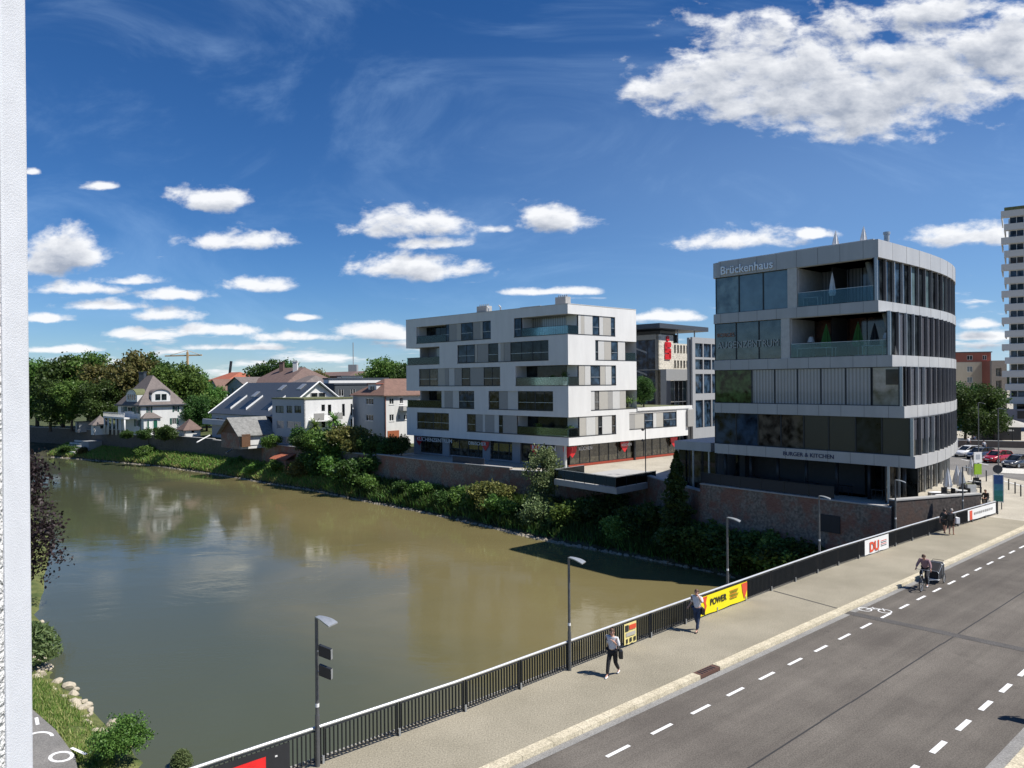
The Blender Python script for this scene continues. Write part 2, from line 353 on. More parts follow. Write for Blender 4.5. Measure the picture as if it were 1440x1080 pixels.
# low bank of small cumulus toward the horizon
nl = g.nodes.new('ShaderNodeTexNoise'); nl.inputs['Scale'].default_value = 9; nl.inputs['Detail'].default_value = 9; nl.inputs['Roughness'].default_value = .55
g.links.new(vm(g, 'MULTIPLY', P0, (1.0, 5.5, 1.)), nl.inputs['Vector'])
sv = g.nodes.new('ShaderNodeSeparateXYZ'); g.links.new(P0, sv.inputs[0])
band = g.nodes.new('ShaderNodeMapRange'); band.inputs[1].default_value = .16; band.inputs[2].default_value = .06; band.inputs[3].default_value = -.9; band.inputs[4].default_value = .02; g.links.new(sv.outputs[1], band.inputs[0])
low = mathn(g, 'ADD', mathn(g, 'MULTIPLY', mathn(g, 'SUBTRACT', nl.outputs['Fac'], .525), 4.6), band.outputs[0])
g.links.new(mathn(g, 'MAXIMUM', dd, low), go.inputs[0])
nt = w.node_tree
tc = N.new('ShaderNodeTexCoord'); se = N.new('ShaderNodeSeparateXYZ'); L.new(tc.outputs['Generated'], se.inputs[0])
yy = mathn(nt, 'MAXIMUM', mathn(nt, 'ABSOLUTE', se.outputs[1]), .05)
co = N.new('ShaderNodeCombineXYZ'); L.new(mathn(nt, 'DIVIDE', se.outputs[0], yy), co.inputs[0]); L.new(mathn(nt, 'DIVIDE', se.outputs[2], yy), co.inputs[1])
pv = co.outputs[0]
def dens(vec):
    n = N.new('ShaderNodeGroup'); n.node_tree = g; L.new(vec, n.inputs[0]); return n.outputs[0]
D0 = dens(pv); D1 = dens(vm(nt, 'ADD', pv, (.006, .016, 0.)))
mr = N.new('ShaderNodeMapRange'); mr.interpolation_type = 'SMOOTHSTEP'; mr.inputs[1].default_value = -.06; mr.inputs[2].default_value = .62; L.new(D0, mr.inputs[0])
sh = N.new('ShaderNodeMapRange'); sh.inputs[1].default_value = .05; sh.inputs[2].default_value = 1.15; L.new(D1, sh.inputs[0])
sky = N.new('ShaderNodeTexSky'); sky.sky_type = 'NISHITA'; sky.sun_disc = False; sky.sun_elevation = radians(54); sky.sun_rotation = atan2(SUN.x, SUN.y)
sky.air_density = 1.0; sky.dust_density = 0.0; sky.ozone_density = 3.0; sky.altitude = 300
hs = N.new('ShaderNodeHueSaturation'); hs.inputs['Saturation'].default_value = 1.16; hs.inputs['Value'].default_value = 1.0; 
hz = N.new('ShaderNodeMapRange'); hz.interpolation_type = 'SMOOTHSTEP'; hz.inputs[1].default_value = .30; hz.inputs[2].default_value = .0; L.new(se.outputs[2], hz.inputs[0])
tn = N.new('ShaderNodeMix'); tn.data_type = 'RGBA'; tn.blend_type = 'MULTIPLY'; L.new(hz.outputs[0], tn.inputs[0]); L.new(sky.outputs[0], tn.inputs[6]); tn.inputs[7].default_value = (1.0, 1.06, 1.08, 1)
tn2 = N.new('ShaderNodeMix'); tn2.data_type = 'RGBA'; tn2.blend_type = 'MULTIPLY'; tn2.inputs[0].default_value = 1; L.new(tn.outputs[2], tn2.inputs[6]); tn2.inputs[7].default_value = (.84, .98, 1.27, 1); L.new(tn2.outputs[2], hs.inputs['Color'])
# high thin cirrus veils
ci = N.new('ShaderNodeTexNoise'); ci.inputs['Scale'].default_value = 2.6; ci.inputs['Detail'].default_value = 7; ci.inputs['Roughness'].default_value = .62; ci.inputs['Distortion'].default_value = 1.2
L.new(vm(nt, 'MULTIPLY', pv, (1.0, 2.1, 1.)), ci.inputs['Vector'])
cm = N.new('ShaderNodeMapRange'); cm.interpolation_type = 'SMOOTHSTEP'; cm.inputs[1].default_value = .44; cm.inputs[2].default_value = .80; cm.inputs[4].default_value = .22; L.new(ci.outputs['Fac'], cm.inputs[0])
SK = 16.0   # cloud radiance relative to sky texture units
cc = N.new('ShaderNodeMix'); cc.data_type = 'RGBA'; cc.inputs[6].default_value = (.84 * SK, .85 * SK, .87 * SK, 1); cc.inputs[7].default_value = (.33 * SK, .37 * SK, .45 * SK, 1); L.new(sh.outputs[0], cc.inputs[0])
m1 = N.new('ShaderNodeMix'); m1.data_type = 'RGBA'; 
sxy = N.new('ShaderNodeSeparateXYZ'); L.new(pv, sxy.inputs[0])
vr = N.new('ShaderNodeMapRange'); vr.interpolation_type = 'SMOOTHSTEP'; vr.inputs[1].default_value = -.35; vr.inputs[2].default_value = .5; vr.inputs[4].default_value = .17; L.new(sxy.outputs[0], vr.inputs[0])
vv = N.new('ShaderNodeMapRange'); vv.interpolation_type = 'SMOOTHSTEP'; vv.inputs[1].default_value = .52; vv.inputs[2].default_value = .25; L.new(sxy.outputs[1], vv.inputs[0])
L.new(mathn(nt, 'ADD', cm.outputs[0], mathn(nt, 'MULTIPLY', vr.outputs[0], vv.outputs[0])), m1.inputs[0]); L.new(hs.outputs[0], m1.inputs[6]); m1.inputs[7].default_value = (.47 * SK, .68 * SK, .96 * SK, 1)
fade = mathn(nt, 'MULTIPLY', mr.outputs[0], .96)
m2 = N.new('ShaderNodeMix'); m2.data_type = 'RGBA'; L.new(fade, m2.inputs[0]); L.new(m1.outputs[2], m2.inputs[6]); L.new(cc.outputs[2], m2.inputs[7])
bg = N.new('ShaderNodeBackground'); bg.inputs[1].default_value = .055; L.new(m2.outputs[2], bg.inputs[0])
wo = N.new('ShaderNodeOutputWorld'); L.new(bg.outputs[0], wo.inputs[0])
w.cycles.sampling_method = 'MANUAL'; w.cycles.sample_map_resolution = 512
sl = bpy.data.lights.new('sun', 'SUN'); sl.energy = 5.0; sl.angle = radians(.53); sl.color = (1, .955, .89)
so = bpy.data.objects.new('sun', sl); COL.objects.link(so); so.rotation_euler = (-SUN).to_track_quat('-Z', 'Y').to_euler()
sc.view_settings.view_transform = 'Standard'; sc.view_settings.look = 'None'; sc.view_settings.exposure = .42; sc.view_settings.gamma = 1
sc.cycles.use_denoising = True; sc.cycles.max_bounces = 6; sc.cycles.transparent_max_bounces = 12; sc.cycles.sample_clamp_indirect = 6
# ------------------------------------------------------------------ bridge frame
BA = radians(49); BD = Vector((sin(BA), cos(BA), 0)); BN = Vector((cos(BA), -sin(BA), 0))
def bp(s, t, z=0.): v = BD * s + BN * t; return (v.x, v.y, z)
_TS = [(-60, -18.8), (7, -18.8), (14, -18.68), (19, -18.86), (25, -19.02), (33, -19.2), (40, -19.3), (50, -19.05), (58, -18.7), (65, -18.35), (90, -18.3)]
def TR(s):
    for (a, ta), (b, tb) in zip(_TS, _TS[1:]):
        if s <= b: 
            k = max(0, (s - a) / (b - a)); return ta + (tb - ta) * k
    return _TS[-1][1]
KL, KR = -15.66, -6.3
RZ = -.12
# ------------------------------------------------------------------ ground, water, banks
from mathutils.geometry import tessellate_polygon
SHORE = [(44, 30), (33, 40), (27, 47.6), (21.5, 54.2), (16.5, 61.6), (11.4, 66.7), (5.4, 71.9), (1.5, 76), (-1.7, 80.1), (-10.6, 90.5), (-19.2, 99), (-30, 110.7), (-38, 117.5), (-47.6, 126.6), (-59, 136.5), (-71.3, 146.7), (-84, 154.5), (-97, 162.4), (-107, 167.5), (-140, 185), (-300, 230)]
WALL = [(48, 44), (34.7, 55.2), (26.9, 52.5), (24.3, 55.7), (20.4, 60.6), (16.7, 65.3), (13.9, 76.5), (5, 84.6), (-.2, 87.2), (-9, 94.6), (-19.5, 105.5), (-32.6, 118), (-43.2, 128), (-56.5, 140), (-65, 146.5), (-75, 153), (-84.5, 160), (-95, 168), (-107, 176), (-140, 195), (-300, 245)]
G_grass = groundmat('meadow', ((.035, .05, .018), (.09, .10, .04)), (.4, 12))
G_pave = groundmat('plaza_paving', ((.34, .31, .25), (.42, .385, .315)), (.3, 18), bump=.1)
G_walk = groundmat('walkway_asphalt', ((.235, .212, .158), (.305, .275, .208)), (.3, 22), bump=.35)
G_road = groundmat('road_asphalt', ((.103, .091, .078), (.142, .127, .108)), (.28, 24), bump=.35)
def wear(m):
    # wheel tracks, dribbles and patches running along the lanes
    N = m.node_tree.nodes; L = m.node_tree.links; P = N['Principled BSDF']; src = P.inputs['Base Color'].links[0].from_socket
    tc = N.new('ShaderNodeTexCoord'); mp = N.new('ShaderNodeMapping'); mp.inputs['Rotation'].default_value = (0, 0, -radians(41)); L.new(tc.outputs['Object'], mp.inputs['Vector'])
    m2 = N.new('ShaderNodeMapping'); m2.inputs['Scale'].default_value = (.035, 1.1, 1); L.new(mp.outputs[0], m2.inputs['Vector'])
    n = N.new('ShaderNodeTexNoise'); n.inputs['Scale'].default_value = 1.0; n.inputs['Detail'].default_value = 5; n.inputs['Roughness'].default_value = .65; L.new(m2.outputs[0], n.inputs['Vector'])
    a = N.new('ShaderNodeMapRange'); a.inputs[1].default_value = .35; a.inputs[2].default_value = .65; a.inputs[3].default_value = .82; a.inputs[4].default_value = 1.14; L.new(n.outputs['Fac'], a.inputs[0])
    v = N.new('ShaderNodeTexNoise'); v.inputs['Scale'].default_value = .9; v.inputs['Detail'].default_value = 3; L.new(tc.outputs['Object'], v.inputs['Vector'])
    b = N.new('ShaderNodeMapRange'); b.inputs[1].default_value = .66; b.inputs[2].default_value = .74; b.inputs[3].default_value = 1.0; b.inputs[4].default_value = .80; L.new(v.outputs['Fac'], b.inputs[0])
    mu = N.new('ShaderNodeMath'); mu.operation = 'MULTIPLY'; L.new(a.outputs[0], mu.inputs[0]); L.new(b.outputs[0], mu.inputs[1])
    s_ = N.new('ShaderNodeVectorMath'); s_.operation = 'SCALE'; L.new(src, s_.inputs[0]); L.new(mu.outputs[0], s_.inputs['Scale']); L.new(s_.outputs[0], P.inputs['Base Color'])
wear(G_road)
G_gutter = groundmat('gutter_concrete', ((.21, .205, .195), (.26, .255, .24)), (.5, 30))
G_kerb = groundmat('kerb_granite', ((.44, .39, .28), (.56, .50, .37)), (1.6, 22), bump=.3)
G_earth = groundmat('bank_earth', ((.03, .033, .018), (.075, .07, .04)), (.5, 9))
def sheet(pts, z, name, m_, kind='structure'):
    tri = tessellate_polygon([[Vector((p[0], p[1], 0)) for p in pts]])
    me = bpy.data.meshes.new(name); me.from_pydata([(p[0], p[1], z if len(p) < 3 or p[2] is None else p[2]) for p in pts], [], [tuple(t) for t in tri])
    me.materials.append(m_); bm = bmesh.new(); bm.from_mesh(me); bmesh.ops.recalc_face_normals(bm, faces=bm.faces)
    if bm.faces[0].normal.z < 0: bmesh.ops.reverse_faces(bm, faces=bm.faces)
    bm.to_mesh(me); bm.free()
    o = bpy.data.objects.new(name, me); COL.objects.link(o); o['kind'] = kind; return o
LZ = -.012
land = [(*p, LZ) for p in WALL[2:]] + [(-3000, 1500, LZ), (-5000, 9000, LZ), (9000, 9000, LZ), bp(1500, KL, LZ), bp(63.2, KL, LZ), bp(63.2, -18.4, LZ)]
go_ = sheet(land, 0, 'ground', G_pave)
sheet([bp(63.2, KR + .35), bp(1500, KR + .35), (9000, 2000), (900, -400), bp(63.2, 60)], LZ, 'ground_right', G_pave)
# lawns and gardens on the far shore
sheet([(-13, 112), (-19.5, 106), (-32, 118.5), (-43, 128.6), (-56, 140.6), (-75, 153.7), (-95, 168.7), (-107, 176.7), (-140, 196), (-300, 247), (-900, 700), (-200, 900), (30, 300), (0, 150)], 0.0, 'lawn', G_grass)
# water
def watermat():
    m, N, L, P = nm('river_water')
    tc = N.new('ShaderNodeTexCoord')
    P.inputs['Roughness'].default_value = .03; P.inputs['IOR'].default_value = 1.34; P.inputs['Specular IOR Level'].default_value = .55
    a = N.new('ShaderNodeTexNoise'); a.inputs['Scale'].default_value = .035; a.inputs['Detail'].default_value = 7; a.inputs['Distortion'].default_value = 1.5; L.new(tc.outputs['Object'], a.inputs['Vector'])
    cr = N.new('ShaderNodeValToRGB'); cr.color_ramp.elements[0].position = .3; cr.color_ramp.elements[0].color = (.145, .122, .055, 1); cr.color_ramp.elements[1].position = .72; cr.color_ramp.elements[1].color = (.175, .148, .068, 1)
    L.new(a.outputs['Fac'], cr.inputs[0])
    # mirrored buildings and sky put into the colour: far right browner, near left greener
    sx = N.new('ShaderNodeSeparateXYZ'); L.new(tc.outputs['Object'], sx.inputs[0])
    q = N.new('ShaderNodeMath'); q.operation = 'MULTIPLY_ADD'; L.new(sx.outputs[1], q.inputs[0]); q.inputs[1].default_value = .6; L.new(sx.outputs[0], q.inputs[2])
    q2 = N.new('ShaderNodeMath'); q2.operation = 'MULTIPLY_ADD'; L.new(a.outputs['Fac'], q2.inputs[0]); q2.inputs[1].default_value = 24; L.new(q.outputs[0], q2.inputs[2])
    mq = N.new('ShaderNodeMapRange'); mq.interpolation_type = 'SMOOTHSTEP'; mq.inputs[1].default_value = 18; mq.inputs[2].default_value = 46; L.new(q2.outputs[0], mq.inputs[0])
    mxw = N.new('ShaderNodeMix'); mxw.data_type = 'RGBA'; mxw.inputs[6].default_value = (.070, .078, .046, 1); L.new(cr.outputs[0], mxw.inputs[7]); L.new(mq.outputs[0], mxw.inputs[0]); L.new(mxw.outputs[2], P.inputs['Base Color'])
    mp = N.new('ShaderNodeMapping'); mp.inputs['Rotation'].default_value = (0, 0, radians(-42)); mp.inputs['Scale'].default_value = (1, 1.8, 1); L.new(tc.outputs['Object'], mp.inputs['Vector'])
    n1 = N.new('ShaderNodeTexNoise'); n1.inputs['Scale'].default_value = 1.5; n1.inputs['Detail'].default_value = 5; n1.inputs['Roughness'].default_value = .6; L.new(mp.outputs[0], n1.inputs['Vector'])
    n2 = N.new('ShaderNodeTexNoise'); n2.inputs['Scale'].default_value = .12; n2.inputs['Detail'].default_value = 4; n2.inputs['Distortion'].default_value = 1.; L.new(mp.outputs[0], n2.inputs['Vector'])
    mr = N.new('ShaderNodeMapRange'); mr.inputs[1].default_value = .42; mr.inputs[2].default_value = .66; mr.inputs[3].default_value = .25; mr.inputs[4].default_value = 1; L.new(n2.outputs['Fac'], mr.inputs[0])
    mu = N.new('ShaderNodeMath'); mu.operation = 'MULTIPLY'; L.new(n1.outputs['Fac'], mu.inputs[0]); L.new(mr.outputs[0], mu.inputs[1])
    ad = N.new('ShaderNodeMath'); ad.operation = 'ADD'; L.new(mu.outputs[0], ad.inputs[0]); L.new(n2.outputs['Fac'], ad.inputs[1])
    b = N.new('ShaderNodeBump'); b.inputs['Strength'].default_value = .5; b.inputs['Distance'].default_value = .022; L.new(ad.outputs[0], b.inputs['Height']); L.new(b.outputs[0], P.inputs['Normal'])
    return m
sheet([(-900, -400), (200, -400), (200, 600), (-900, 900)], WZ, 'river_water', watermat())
# far bank slope between shore and walls
def lofted(A, B, za, zb, name, m_, seg=6, steps=5, amp=.18, seed=1):
    rnd = random.Random(seed); vs = []; fs = []; P = []; n = 0
    for i in range(len(A) - 1):
        for k in range(seg):
            t = k / seg; P.append((Vector(A[i]).lerp(Vector(A[i + 1]), t), Vector(B[i]).lerp(Vector(B[i + 1]), t)))
    P.append((Vector(A[-1]), Vector(B[-1])))
    for a, b in P:
        for j in range(steps + 1):
            t = j / steps; q = a.lerp(b, t); zz = za + (zb - za) * t ** .7 + (rnd.uniform(-amp, amp) if 0 < j < steps else 0)
            vs.append((q.x + rnd.uniform(-.2, .2) * (j < steps), q.y + rnd.uniform(-.2, .2) * (j < steps), zz))
    w_ = steps + 1
    for i in range(len(P) - 1):
        for j in range(steps): fs.append((i * w_ + j, i * w_ + j + 1, (i + 1) * w_ + j + 1, (i + 1) * w_ + j))
    me = bpy.data.meshes.new(name); me.from_pydata(vs, [], fs); me.materials.append(m_)
    o = bpy.data.objects.new(name, me); COL.objects.link(o); o['kind'] = 'structure'; return o, P
bank, BP = lofted(SHORE, WALL, WZ - .25, -3.3, 'river_bank', G_earth)
# near bank on the left with the riverside path
NSH = [(0, 4), (-8, 20), (-14.2, 29.2), (-16.6, 33.0), (-20.2, 36.4), (-22.3, 38.6), (-25.4, 41.3), (-27.6, 43.5), (-34, 54), (-48, 78), (-90, 130), (-260, 210)]
NIN = [(-4, 2), (-13, 17.5), (-17.4, 27.0), (-19.2, 30.5), (-22.6, 34.2), (-25.0, 36.2), (-28.2, 39.0), (-30.6, 41.0), (-38, 52), (-52, 76), (-96, 128), (-262, 200)]
nb, NP = lofted(NSH, NIN, WZ - .25, -4.75, 'near_bank', groundmat('bank_grass', ((.06, .085, .025), (.15, .16, .055)), (.9, 20)), amp=.1, seed=5)
sheet([(*p, -4.75) for p in NIN] + [(-900, 200, -4.75), (-900, -300, -4.75), (0, -60, -4.75)], -4.75, 'near_ground', groundmat('near_grass', ((.06, .085, .025), (.15, .16, .055)), (.9, 20)))
pe = [(-7, 12), (-12.5, 19.5), (-16.2, 27.6), (-18.0, 30.2), (-20.3, 32.6), (-22.6, 34.6), (-26.3, 37.2), (-31, 41), (-41, 54), (-70, 90)]
sheet(pe + [(-74, 87), (-46, 50), (-36, 36), (-24, 24), (-15, 10)], -4.735, 'riverside_path', groundmat('path_asphalt', ((.16, .155, .145), (.22, .21, .195)), (.6, 25)))
# ------------------------------------------------------------------ bridge: deck, road, kerbs, markings
def strip(t0, t1, z, name, m_, s0=-45, s1=63.2, kind='structure', step=2.):
    mb = MB(); n = int((s1 - s0) / step)
    for i in range(n):
        a = s0 + (s1 - s0) * i / n; b = s0 + (s1 - s0) * (i + 1) / n
        f0 = (lambda s: t0(s)) if callable(t0) else (lambda s: t0); f1 = (lambda s: t1(s)) if callable(t1) else (lambda s: t1)
        mb.quad(bp(a, f0(a), z), bp(b, f0(b), z), bp(b, f1(b), z), bp(a, f1(a), z))
    o = mb.build(name, m_, None, recalc=False); 
    if kind: o['kind'] = kind
    return o
strip(lambda s: TR(s) - .32, KL, 0.0, 'pavement', G_walk)
strip(KL + .35, KR, RZ, 'road', G_road, s1=400)
strip(KR + .35, KR + 5, 0.0, 'pavement_right', G_walk)
strip(KL + .352, KL + .62, RZ + .005, 'gutter', G_gutter, s1=150)
strip(KR - .42, KR - .002, RZ + .005, 'gutter_right', G_gutter, s1=150)
def kerb(t0, name, s1=150, skip=()):
    mb = MB(); s = -20.0
    while s < s1:
        if not any(a < s + .6 < b for a, b in skip):
            mb.hexa([bp(s + .006, t0, -.3), bp(s + 1.194, t0, -.3), bp(s + 1.194, t0 + .35, -.3), bp(s + .006, t0 + .35, -.3), bp(s + .006, t0, .018), bp(s + 1.194, t0, .018), bp(s + 1.194, t0 + .33, .018), bp(s + .006, t0 + .33, .018)])
        s += 1.2
    o = mb.build(name, G_kerb); o['kind'] = 'structure'; return o
kerb(KL, 'kerb', skip=[(22.5, 22.9)]); kerb(KR, 'kerb_right', skip=[(20.0, 20.5)])
rust = mat('rusty_iron', (.10, .05, .035), .8, var=.3, scale=12)
def drain(s, t, lab):
    e = empty('kerb_drain', bp(s, t, 0), lab, 'drain', 'drains set in the kerbs')
    mb = MB(); mb.hexa([bp(s - .58, t - .17, -.11), bp(s + .58, t - .17, -.11), bp(s + .58, t + .16, -.11), bp(s - .58, t + .16, -.11), bp(s - .58, t - .17, .012), bp(s + .58, t - .17, .012), bp(s + .58, t + .16, .012), bp(s - .58, t + .16, .012)]); mb.build('housing', rust, e)
    g = MB()
    for k in range(6): g.hexa([bp(s - .42 + k * .15, t - .12, .012), bp(s - .36 + k * .15, t - .12, .012), bp(s - .36 + k * .15, t + .12, .012), bp(s - .42 + k * .15, t + .12, .012), bp(s - .42 + k * .15, t - .12, .022), bp(s - .36 + k * .15, t - .12, .022), bp(s - .36 + k * .15, t + .12, .022), bp(s - .42 + k * .15, t + .12, .022)])
    g.build('grate', M['darkmetal'], e)
drain(22.6, KL + .175, 'rusty brown drain in the far kerb below the woman in white shoes'); drain(20.2, KR + .175, 'rusty brown drain in the near kerb at bottom right')
paint = mat('road_paint', (.74, .74, .72), .6, var=.1, scale=14)
mk = MB()
for k in range(-6, 60):
    s = 15.5 + 2.0 * k; mk.quad(bp(s, -13.99, RZ + .006), bp(s + .98, -13.99, RZ + .006), bp(s + .98, -13.87, RZ + .006), bp(s, -13.87, RZ + .006))
for k in range(-6, 60):
    s = 22.45 + 2.02 * k; mk.quad(bp(s, -8.06, RZ + .006), bp(s + .98, -8.06, RZ + .006), bp(s + .98, -7.9, RZ + .006), bp(s, -7.9, RZ + .006))
mk.quad(bp(15.9, -9.9, RZ + .006), bp(16.1, -9.75, RZ + .006), bp(16.13, -9.79, RZ + .006), bp(15.93, -9.94, RZ + .006))
# bicycle symbol
def ring(mb, cs, ct, r, wd=.055, z=RZ + .006, k=22, sx=1.0):
    for i in range(k):
        a = 2 * pi * i / k; b = 2 * pi * (i + 1) / k
        mb.quad(bp(cs + sx * r * cos(a), ct + r * sin(a), z), bp(cs + sx * r * cos(b), ct + r * sin(b), z), bp(cs + sx * (r - wd) * cos(b), ct + (r - wd) * sin(b), z), bp(cs + sx * (r - wd) * cos(a), ct + (r - wd) * sin(a), z))
def seg(mb, a, b, wd=.05, z=RZ + .0065):
    d = Vector((b[0] - a[0], b[1] - a[1])).normalized(); q = Vector((-d.y, d.x)) * wd / 2
    mb.quad(bp(a[0] + q.x, a[1] + q.y, z), bp(b[0] + q.x, b[1] + q.y, z), bp(b[0] - q.x, b[1] - q.y, z), bp(a[0] - q.x, a[1] - q.y, z))
cs, ct = 34.6, -14.65
ring(mk, cs - .36, ct - .30, .30); ring(mk, cs + .02, ct + .42, .30)
for a, b in (((-.36, -.3), (.12, -.16)), ((.12, -.16), (.2, .26)), ((.2, .26), (.02, .42)), ((-.36, -.3), (.0, -.02)), ((0, -.02), (.2, .26)), ((.2, .26), (.34, .2)), ((.12, -.16), (.22, -.2)), ((0, -.02), (.12, -.16))): seg(mk, (cs + a[0], ct + a[1]), (cs + b[0], ct + b[1]))
o = mk.build('road_markings', paint, recalc=False); o['kind'] = 'structure'
tar = mat('joint_tar', (.03, .029, .028), .7); tar2 = groundmat('joint_band', ((.075, .07, .066), (.1, .095, .09)), (1, 30))
sm = MB(); s = -20
rnd = random.Random(3)
while s < 120:
    t = -10.97 + rnd.uniform(-.012, .012); sm.quad(bp(s, t - .028, RZ + .004), bp(s + 2, t - .028, RZ + .004), bp(s + 2, t + .028, RZ + .004), bp(s, t + .028, RZ + .004)); s += 2
sm.quad(bp(33.05, KL - .0, .004), bp(33.13, KL - .0, .004), bp(33.6, TR(33) + .1, .004), bp(33.5, TR(33) + .1, .004))
o = sm.build('road_joint', tar, recalc=False); o['kind'] = 'structure'
bb = MB(); bb.quad(bp(32.95, KL + .36, RZ + .0075), bp(33.45, KL + .36, RZ + .0075), bp(34.0, KR - .01, RZ + .0075), bp(33.5, KR - .01, RZ + .0075)); o = bb.build('expansion_joint', tar2, recalc=False); o['kind'] = 'structure'
# path lettering on the riverside path
pm = MB()
def prect(c, l, wd, a):
    d = Vector((cos(a), sin(a))); q = Vector((-d.y, d.x)); c = Vector(c); z = -4.727
    pm.quad(*[(p.x, p.y, z) for p in (c - d * l / 2 - q * wd / 2, c + d * l / 2 - q * wd / 2, c + d * l / 2 + q * wd / 2, c - d * l / 2 + q * wd / 2)])
def parc(c, r, a0, a1, wd=.13, k=12, sx=1.4, rot=2.3):
    for i in range(k):
        A = a0 + (a1 - a0) * i / k; B = a0 + (a1 - a0) * (i + 1) / k; P = []
        for ang, rr in ((A, r), (B, r), (B, r - wd), (A, r - wd)):
            x, y = sx * rr * cos(ang), rr * sin(ang); P.append((c[0] + x * cos(rot) - y * sin(rot), c[1] + x * sin(rot) + y * cos(rot), -4.727))
        pm.quad(*P)
c1 = gp(86, 1064, -4.73); c2 = gp(55, 1037, -4.73); c3 = gp(52, 1014, -4.73)
parc(c1, .42, 0, 2 * pi, rot=2.6); prect((c1.x + .45, c1.y + .45), 1.1, .13, 2.6); parc(c2, .5, -2.2, 1.0, rot=2.6); prect((c3.x, c3.y), .9, .14, 2.2)
o = pm.build('path_lettering', paint, recalc=False); o['kind'] = 'structure'
# bridge body under the deck
eb = MB()
for i in range(54):
    a = -45 + 2 * i; b = a + 2.004
    eb.hexa([bp(a, TR(a) - .32, -1.3), bp(b, TR(b) - .32, -1.3), bp(b, -1.3, -1.3), bp(a, -1.3, -1.3), bp(a, TR(a) - .32, -.15), bp(b, TR(b) - .32, -.15), bp(b, -1.3, -.15), bp(a, -1.3, -.15)])
o = eb.build('bridge_deck', M['concrete']); o['kind'] = 'structure'
ed = MB()
for i in range(54):
    a = -45 + 2 * i; b = a + 2.0; ed.hexa([bp(a, TR(a) - .34, -.8), bp(b, TR(b) - .34, -.8), bp(b, TR(b) - .322, -.8), bp(a, TR(a) - .322, -.8), bp(a, TR(a) - .34, .03), bp(b, TR(b) - .34, .03), bp(b, TR(b) - .322, .03), bp(a, TR(a) - .322, .03)])
o = ed.build('deck_edge', M['concrete']); o['kind'] = 'structure'
# ------------------------------------------------------------------ railing
RA = empty('bridge_railing', bp(9.3, TR(9.3)), 'long dark steel railing with vertical bars and pale round handrail along the bridge', 'railing')
mb = MB(); mb.tube([bp(s, TR(s), 1.02) for s in [-2 + 1.21 * k for k in range(56)]], .042, 10); mb.build('handrail', M['handrail'], RA, smooth=True)
PS = [9.3 + 2.42 * k for k in range(-4, 24)]
for s in PS:
    if s > 66: break
    mb = MB()
    for ds in (-.045, .045): 
        mb.hexa([bp(s + ds - .008, TR(s) - .04, -.02), bp(s + ds + .008, TR(s) - .04, -.02), bp(s + ds + .008, TR(s) + .04, -.02), bp(s + ds - .008, TR(s) + .04, -.02), bp(s + ds - .008, TR(s) - .04, .98), bp(s + ds + .008, TR(s) - .04, .98), bp(s + ds + .008, TR(s) + .04, .98), bp(s + ds - .008, TR(s) + .04, .98)])
    mb.build('post', M['rail'], RA)
    fm = MB(); fm.hexa([bp(s - .03, TR(s) + .045, .0), bp(s + .03, TR(s) + .045, .0), bp(s + .03, TR(s) + .075, .0), bp(s - .03, TR(s) + .075, .0), bp(s - .03, TR(s) + .045, .22), bp(s + .03, TR(s) + .045, .22), bp(s + .03, TR(s) + .075, .22), bp(s - .03, TR(s) + .075, .22)]); fm.build('post_foot', M['galv'], RA)
def bx(mb, s0, s1, to0, to1, z0, z1):
    mb.hexa([bp(s0, TR(s0) + to0, z0), bp(s1, TR(s1) + to0, z0), bp(s1, TR(s1) + to1, z0), bp(s0, TR(s0) + to1, z0), bp(s0, TR(s0) + to0, z1), bp(s1, TR(s1) + to0, z1), bp(s1, TR(s1) + to1, z1), bp(s0, TR(s0) + to1, z1)])
for a, b in zip(PS, PS[1:]):
    if a > 63.5: break
    mb = MB(); bx(mb, a + .06, b - .06, -.02, .02, .92, .95); bx(mb, a + .06, b - .06, -.02, .02, .09, .12)
    n = 19
    for k in range(n):
        s = a + .1 + (b - a - .2) * k / (n - 1); bx(mb, s - .008, s + .008, -.036, .036, .123, .917)
    mb.build('baluster_panel', M['rail'], RA)
# banners on the railing
yel = mat('yellow_print', (.80, .68, .005), .45, var=.02); redp = mat('red_print', (.62, .07, .03), .45); whitep = mat('white_print', (.72, .72, .70), .5, var=.03); blk = mat('black_print', (.02, .02, .02), .5); paleyel = mat('pale_yellow_print', (.72, .62, .25), .5)
def banner(s0, s1, z0, z1, m_, label, name='banner', cat='banner', off=.05):
    e = empty(name, bp((s0 + s1) / 2, TR((s0 + s1) / 2) + off, z0), label, cat)
    mb = MB(); n = 14; rn = random.Random(int(s0 * 7))
    top = []; bot = []
    for i in range(n + 1):
        s = s0 + (s1 - s0) * i / n; wv = .012 * sin(i * 1.9) + rn.uniform(-.004, .004)
        top.append(bp(s, TR(s) + off, z1)); bot.append(bp(s, TR(s) + off + wv * .5, z0 + .015 * sin(i * .9)))
    for i in range(n):
        mb.quad(bot[i], bot[i + 1], top[i + 1], top[i])
        k = Vector((BN.x, BN.y, 0)) * -.006
        mb.quad(*[tuple(Vector(p) + k) for p in (bot[i], bot[i + 1], top[i + 1], top[i])])
    mb.build('sheet', m_, e, recalc=False); return e
class RF:  # railing facade frame at a place (text reads toward +s)
    pass
def RFr(s): 
    F = Fac((0, 0), 49); F.P = Vector(bp(s, TR(s))); return F
e = banner(27.35, 31.2, .07, .90, yel, 'yellow banner with the black word POWER tied to the railing')
F = RFr(27.35); F.d = (Vector(bp(31.2, TR(31.2))) - Vector(bp(27.35, TR(27.35)))).normalized(); F.o = Vector((F.d.y, -F.d.x, 0))
text('POWER', F, .72, .42, .075, .40, blk, e, bold=.009, xs=.95, ext=.003)
